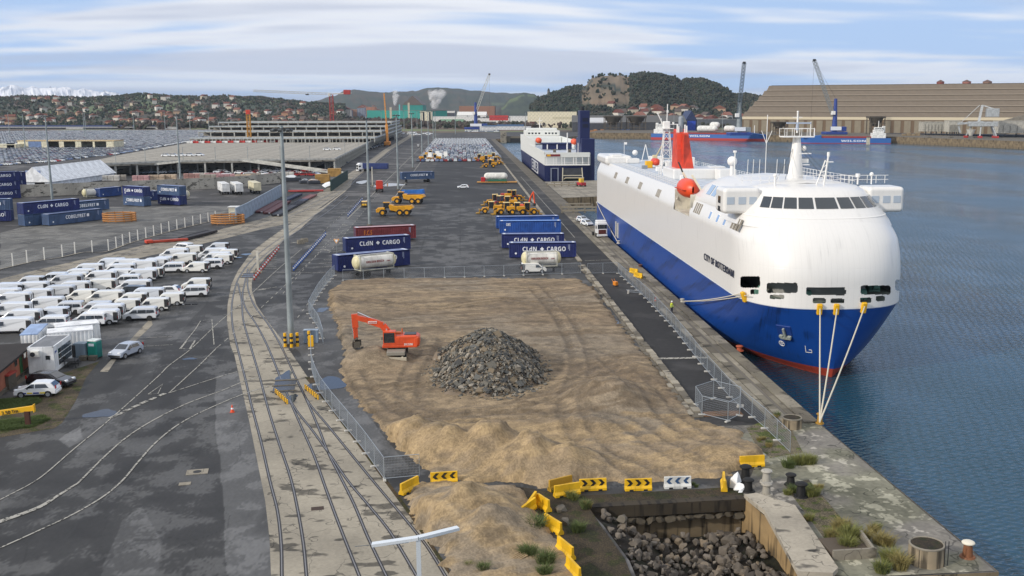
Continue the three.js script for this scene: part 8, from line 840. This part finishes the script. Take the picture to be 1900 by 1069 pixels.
  for (const [x, y, w, c, l, Y] of [[975 + 133, 246, 20, '#a8764a', 'stack of rusty timber on the basin quay', 0], [1157, 246, 18, '#3c5f9a', 'blue container on the basin quay', 0], [1000, 0, 0, 0, 0, 0], [1690, 252, 26, '#8a7a60', 'low rail wagons on the far quay', 3.2], [1470, 250, 26, '#6d675a', 'dark machinery row on the far quay', 3.2], [1400, 250, 24, '#7a6a58', 'brown cargo row on the far quay', 3.2]]) if (w) { const p = P(x, y, Y), u3 = Math.abs(p.z) / 1900, o = thing('quay_cargo', l, 'cargo', p, -0.3); for (let k = 0; k < 4; k++) obj('crate', rb(w * u3 * 0.3, (4 + k % 2 * 2) * u3, 6, (k - 1.5) * w * u3 * 0.32, 0, 0, 0.2), plain(c), o); }
  for (const x of [1480, 1610, 1723, 1764, 1808, 1860]) { const p = P(x, 268, SEA), o = thing('quay_fender', 'pale fender pile against the far quay wall', 'fender', [p.x, SEA, p.z + 1], 0, 'fender piles on the far quay'); obj('pile', bx(3, 7, 1.6), plain('#d2cbb4'), o); obj('cap', bx(3.6, 0.6, 2.2, 0, 6.8, 0), CONCD, o); }
  const ch = P(948, 262, SEA), ob = thing('basin_gate', 'dark concrete gate structure closing the head of the basin', 'dock gate', [66, SEA, END + 2]); obj('frame', [bx(40, 6, 3, 0, 0.5, 0)], mat('#6f695d', 0.9), ob); obj('opening_shade', bx(26, 4.5, 1, -2, 0, 1.4), DARK, ob); obj('side_pier', [bx(6, 11, 8, -22, 0, 0), bx(6, 11, 8, 22, 0, 0)], CONC, ob); void ch;  // gate mouth is a solid block, the shade inside painted near-black
}
// ---------------------------------------------------------------- hills, town, mountains, air
struct('far_land', flat([W2(-9000, -1560), W2(-120, -1560), W2(-60, -1330), W2(120, -1420), W2(700, -1500), W2(9000, -1500), W2(9000, -14000), W2(-9000, -14000)], 0.1), mat('#ffffff', 0.95, 0, { map: tex(512, (u, v) => { const a = fbm(u * 8, v * 8, 5, 8), b = fbm(u * 30, v * 30, 3, 30); return [0.36 + 0.14 * (b - 0.5) + 0.06 * a, 0.33 + 0.12 * (b - 0.5) + 0.1 * sm(0.5, 0.6, a), 0.27 + 0.1 * (b - 0.5)]; }, 700) }));
function terrain(name, sil, dist, near, amp, colour, o = {}) {           // crest line from photo pixels at a distance; slopes run down towards the eye and behind
  const x0 = sil[0][0], x1 = sil[sil.length - 1][0], nx = Math.round((x1 - x0) / (o.step || 3)), ny = 26, pos = [], col = [], idx = []; const crest = (x) => { for (let i = 1; i < sil.length; i++) if (x <= sil[i][0]) { const t = (x - sil[i - 1][0]) / (sil[i][0] - sil[i - 1][0]); return mix(sil[i - 1][1], sil[i][1], t * t * (3 - 2 * t)); } return sil[sil.length - 1][1]; };
  const at = (i, j) => { const x = mix(x0, x1, i / nx), d = ray(x, 201), dir = V(d.x, 0, d.z).normalize(), hz = PZ(x, crest(x), -dist).y, D = Math.abs(dist / dir.z), t = j / ny, r = mix(near, 1.25, t) , up = r <= 1 ? sm(near, 1, r) : 1 - sm(1, 1.5, r) * 0.9, n = fbm(x * 0.06, t * 7, 4) - 0.5, n2 = fbm(x * 0.3, t * 30, 3) - 0.5; return V(dir.x * D * r, Math.max(-5, (hz * Math.min(1, up * (o.pow ? up ** o.pow : 1)) + (t > 0.04 ? (n * amp + n2 * amp * 0.35) * sm(0, 0.3, up) * (Math.abs(r - 1) < 0.05 ? 0.35 : 1) : 0))), dir.z * D * r); };
  for (let j = 0; j <= ny; j++) for (let i = 0; i <= nx; i++) { const p = at(i, j); pos.push(p.x, p.y, p.z); col.push(...colour(p, i / nx, j / ny, mix(x0, x1, i / nx))); }
  for (let j = 0; j < ny; j++) for (let i = 0; i < nx; i++) { const a = j * (nx + 1) + i, b = a + 1, c = a + nx + 1, d = c + 1; idx.push(a, b, c, b, d, c); }
  const g = new THREE.BufferGeometry(); g.setAttribute('position', new THREE.Float32BufferAttribute(pos, 3)); g.setAttribute('color', new THREE.Float32BufferAttribute(col, 3)); g.setIndex(idx); g.computeVertexNormals(); g.userData.keep = 1; const m = struct(name, g, mat('#ffffff', 0.95, 0, { vertexColors: true })); m.material.side = THREE.DoubleSide; return { at, nx, ny };
}
const GRN = [0.035, 0.05, 0.028], DKG = [0.02, 0.032, 0.022], FLD = [0.09, 0.12, 0.05], BRN = [0.085, 0.065, 0.05], ROCK = [0.15, 0.115, 0.075];
const wood = (f1, f2, a, b, c) => (p) => { const n = fbm(p.x * f1 + 9, p.z * f1, 4), m = fbm(p.x * f2, p.z * f2 + 4, 3); const k = 0.8 + 0.4 * m; return (n > 0.56 ? c : m > 0.55 ? b : a).map((v) => v * k); };
const west = terrain('hills', [[-120, 184], [0, 182], [40, 180], [90, 181], [150, 183], [200, 181], [250, 177], [275, 176], [300, 178], [345, 181], [420, 180], [450, 182], [478, 181], [500, 184], [545, 188], [572, 192], [640, 195]], 3300, 0.55, 9, wood(0.004, 0.02, GRN, BRN, FLD));
terrain('hills', [[560, 195], [585, 188], [620, 178], [645, 168], [662, 166], [690, 170], [715, 172], [740, 170], [770, 170], [790, 165], [812, 163], [850, 165], [885, 169], [920, 172], [960, 173], [985, 176], [1010, 186], [1060, 192]], 6500, 0.6, 26, wood(0.0016, 0.007, [0.035, 0.048, 0.034], [0.055, 0.05, 0.035], [0.075, 0.095, 0.05]));
terrain('hills', [[930, 198], [950, 181], [972, 172], [990, 174], [1010, 192], [1040, 199]], 4200, 0.7, 10, wood(0.003, 0.014, GRN, DKG, FLD));
const rockHill = terrain('wooded_hill', [[985, 199], [1005, 184], [1030, 175], [1060, 166], [1085, 160], [1100, 144], [1117, 141], [1140, 140], [1165, 142], [1195, 139], [1225, 141], [1245, 146], [1262, 154], [1275, 150], [1300, 150], [1325, 157], [1345, 168], [1360, 180], [1385, 178], [1410, 182], [1450, 190]], 2500, 0.72, 10, (p, u, v, x) => { const n = fbm(p.x * 0.012 + 3, p.y * 0.02 + p.z * 0.01, 4), k = 0.75 + 0.5 * fbm(p.x * 0.05, p.z * 0.05 + p.y * 0.06, 3); const cliff = x > 1080 && x < 1168 && p.y > 40 && n > 0.36 && v < 0.62; return (cliff ? (n > 0.56 ? [0.19, 0.135, 0.085] : ROCK) : n > 0.6 ? BRN : DKG).map((c) => c * k); }, { step: 2 });
{ const g = P(1018, 199), q = PZ(1018, 175, -2480), t = thing('lighthouse', 'tiny stone tower on the shoulder of the wooded hill', 'tower', [q.x, q.y - 5, q.z]); obj('shaft', cy(3, 4, 14), plain('#6a6560'), t); obj('lantern', cy(1, 3.4, 5, 0, 14, 0), DARK, t); void g; }
{ // trees
  const blob = M([rock(5, 1.2, 1), rock(8, 1, 1).scale(0.7, 0.7, 0.7).translate(0.4, 0.35, 0.1), rock(9, 1, 1).scale(0.6, 0.7, 0.6).translate(-0.4, 0.2, -0.1)]), R = rng(55), mm = new THREE.Matrix4();
  const scatter = (name, label, n, place, cols, s0, s1) => { const im = new THREE.InstancedMesh(blob, mat('#ffffff', 0.95), n); for (let i = 0; i < n; i++) { const p = place(), s = mix(s0, s1, R()); im.setMatrixAt(i, mm.compose(p, new THREE.Quaternion().setFromAxisAngle(V(0, 1, 0), R() * 6), V(s, s * (0.8 + R() * 0.7), s))); const c = cols[R() * cols.length | 0], k = 0.7 + R() * 0.6; im.setColorAt(i, new THREE.Color().setRGB(c[0] * k, c[1] * k, c[2] * k)); } im.name = name; tag(im, label, 'trees', null, 'stuff'); scene.add(im); };
  const on = (t, cliff) => () => { let p, i, j; do { i = R() * t.nx; j = R() * t.ny * 0.86; p = t.at(i, j); } while (cliff && (() => { const x = pix(p)[0]; return x > 1072 && x < 1168 && p.y > 34 && j / t.ny < 0.72 && R() < 0.93; })()); p.y += 1.5; return p; };
  scatter('hill_wood', 'dense dark wood covering the rocky hill', 7000, on(rockHill, true), [DKG, [0.026, 0.04, 0.024], [0.05, 0.05, 0.034], [0.04, 0.045, 0.03]], 5, 11); scatter('distant_wood', 'scattered woods on the low western hills', 5200, on(west), [GRN, DKG, BRN, [0.06, 0.065, 0.04]], 4, 9);
  scatter('bare_trees', 'brown leafless trees between the port and the town', 3600, () => { const z = -mix(1600, 3000, R()), x = z * mix(-0.32, 0.55, R()); return V(-x * 1, 3, z); }, [[0.075, 0.055, 0.045], [0.06, 0.05, 0.04], [0.05, 0.055, 0.035], [0.035, 0.045, 0.028]], 6, 12);
  scatter('park_trees', 'leafless trees in front of the teal steel mill', 420, () => { const q = P(mix(600, 800, R()), mix(229, 236, R())); q.y = 3; return q; }, [[0.07, 0.05, 0.04], [0.055, 0.045, 0.035]], 7, 13);
}
{ // houses and blocks, each one a thing
  const R = rng(909), walls = ['#cdc7bb', '#bfb4a0', '#d6d3cc', '#b0957c', '#a37d64', '#bdbab3'].map((c) => mat(c, 0.9)), WN = ['off white', 'beige', 'bright white', 'tan', 'terracotta', 'light grey'], RN = ['red brown', 'clay', 'dark red', 'grey brown', 'orange brown'], roofs = ['#6e4234', '#7d5242', '#653a30', '#5a4f49', '#85594a'].map((c) => mat(c, 0.9)), gab = (() => { const g = new THREE.ExtrudeGeometry(new THREE.Shape([[-0.56, 0], [0, 0.34], [0.56, 0]].map(([a, b]) => new THREE.Vector2(a, b))), { depth: 1.1, bevelEnabled: false }); return g.translate(0, 0, -0.55); })(), unit = new THREE.BoxGeometry(1, 1, 1).translate(0, 0.5, 0);
  const house = (p, w, d, h, wm, rm, label, group, name = 'house', win) => { const t = thing(name, label, 'house', p, R() * 3, group); const b = obj('wall', unit, wm, t); b.scale.set(w, h, d); const r = obj('roof', rm ? gab : unit, rm || mat('#7d7a74', 0.9), t); r.position.y = h; r.scale.set(w, rm ? w * 0.8 : 1, d); if (win) { t.rotation.y = (R() - 0.5) * 0.5; const n = Math.round(h / 3.4), k = Math.round(w / 5), g = []; for (let i = 0; i < n; i++) for (let j = 0; j < k; j++) g.push(bx(1.7, 1.6, 0.2, -w / 2 + (j + 0.5) * w / k, 1 + i * 3.3, d / 2 + 0.05)); obj('windows', g, GLASS, t).userData.kind = 'stuff'; } return t; };
  for (let k = 0; k < 150; k++) { let p = west.at(R() * west.nx, 1 + R() ** 1.4 * 12); const clump = fbm(p.x * 0.01, p.z * 0.01, 2); if (clump < 0.42) { k -= 0.7; continue; } const i = R() * 6 | 0, q = R() * 5 | 0; p.y -= 0.5; house(p, 9 + R() * 7, 9 + R() * 4, 6 + R() * 4, walls[i], roofs[q], `${WN[i]} house with ${RN[q]} roof on the western hillside`, `${WN[i]} hillside houses with ${RN[q]} roofs`); }
  for (let k = 0; k < 46; k++) { const x = mix(470, 705, k / 45) + rr(-3, 3), p = P(x, rr(212, 219)), i = R() * 6 | 0; house(p, rr(24, 44), rr(16, 24), rr(20, 36), [...walls, mat('#8c93a3', 0.9), mat('#a9765c', 0.9)][R() * 8 | 0], R() < 0.6 ? roofs[R() * 5 | 0] : null, 'town apartment block with rows of dark windows behind the car park', 'town apartment blocks', 'apartment_block', true); void i; }
  for (let k = 0; k < 12; k++) { const p = P(418 + k * 4.6, 219 - (k % 3)); house(p, 20, 18, 22, k % 2 ? mat('#8b96a8', 0.9) : walls[0], k % 3 ? mat('#a03c38', 0.9) : null, 'grey blue apartment block with red gables beside the terminal', 'red gabled blocks', 'apartment_block', true); }
  for (let k = 0; k < 70; k++) { const x = mix(880, 1010, R()), p = P(x, mix(205.5, 212, R())), i = R() * 6 | 0, q = R() * 5 | 0; house(p, rr(14, 30), 14, rr(8, 20), walls[i], roofs[q], `${WN[i]} town house with ${RN[q]} roof behind the basin head`, `${WN[i]} town houses with ${RN[q]} roofs`); }
  for (let k = 0; k < 34; k++) { const x = mix(1130, 1375, R()), p = rockHill.at((x - 985) / 465 * rockHill.nx, 1 + R() * 4); p.y -= 1; const i = R() * 4 | 0, q = R() * 5 | 0; house(p, rr(14, 26), 12, rr(7, 12), walls[i], roofs[q], `${WN[i]} house with ${RN[q]} roof at the foot of the wooded hill`, `${WN[i]} houses with ${RN[q]} roofs at the hill foot`); }
  for (let k = 0; k < 60; k++) { const p = P(mix(640, 900, R()), mix(204, 209, R())), i = R() * 6 | 0, q = R() * 5 | 0; house(p, rr(20, 40), 20, rr(10, 26), walls[i], roofs[q], `distant ${WN[i]} building with ${RN[q]} roof beneath the far hills`, `distant ${WN[i]} buildings with ${RN[q]} roofs`); }
  const hs = PZ(1352 - 30, 176, -2150); house(V(hs.x, 6, hs.z), 60, 16, 12, walls[3], roofs[0], 'long red roofed building on the wooded slope', undefined, 'manor_house');
}
{ // snow mountains
  const sil = [[-140, 172], [-60, 166], [-20, 168], [0, 163], [12, 160], [25, 158], [40, 161], [52, 163], [62, 160], [80, 164], [100, 163], [122, 161], [140, 166], [155, 163], [175, 168], [195, 171], [215, 172], [232, 178], [250, 181]];
  terrain('snow_mountains', sil, 15000, 0.86, 190, (p, u, v) => { const n = fbm(p.x * 0.004 + 5, p.y * 0.02 + p.z * 0.003, 4); return n > 0.54 ? [0.3, 0.34, 0.42] : n > 0.49 ? [0.6, 0.64, 0.7] : [0.86, 0.87, 0.9]; }, { step: 1.2 });
}
{ // steam from the mill
  const SM = mat('#f4f4f4', 1, 0, { transparent: true, opacity: 0.11 }), R = rng(66);
  for (const [x, y0, y1, w, l] of [[733, 196, 171, 9, 'thin white steam plume above the teal mill'], [806, 200, 172, 20, 'billowing white steam cloud beside the dark mill']]) { const q = PZ(x, y0, -2100), t = thing('steam_plume', l, 'steam', [q.x, q.y, q.z]), s = 2100 / 1900, g = []; for (let k = 0; k < 70; k++) { const v = R(), r = w * s * (0.1 + 0.16 * v + 0.1 * R()); g.push(new THREE.IcosahedronGeometry(r, 2).translate((R() - 0.5) * w * s * (0.3 + v) + v * w * 0.3, v * (y0 - y1) * s, (R() - 0.5) * w * s)); } const m = obj('steam', g, SM, t); m.userData.kind = 'stuff'; }
}
scene.fog = new THREE.FogExp2(0xc6d6ec, 0.000034);
scene.traverse((o) => { if (o.isMesh) { o.castShadow = true; o.receiveShadow = true; } });
renderer.render(scene, camera);
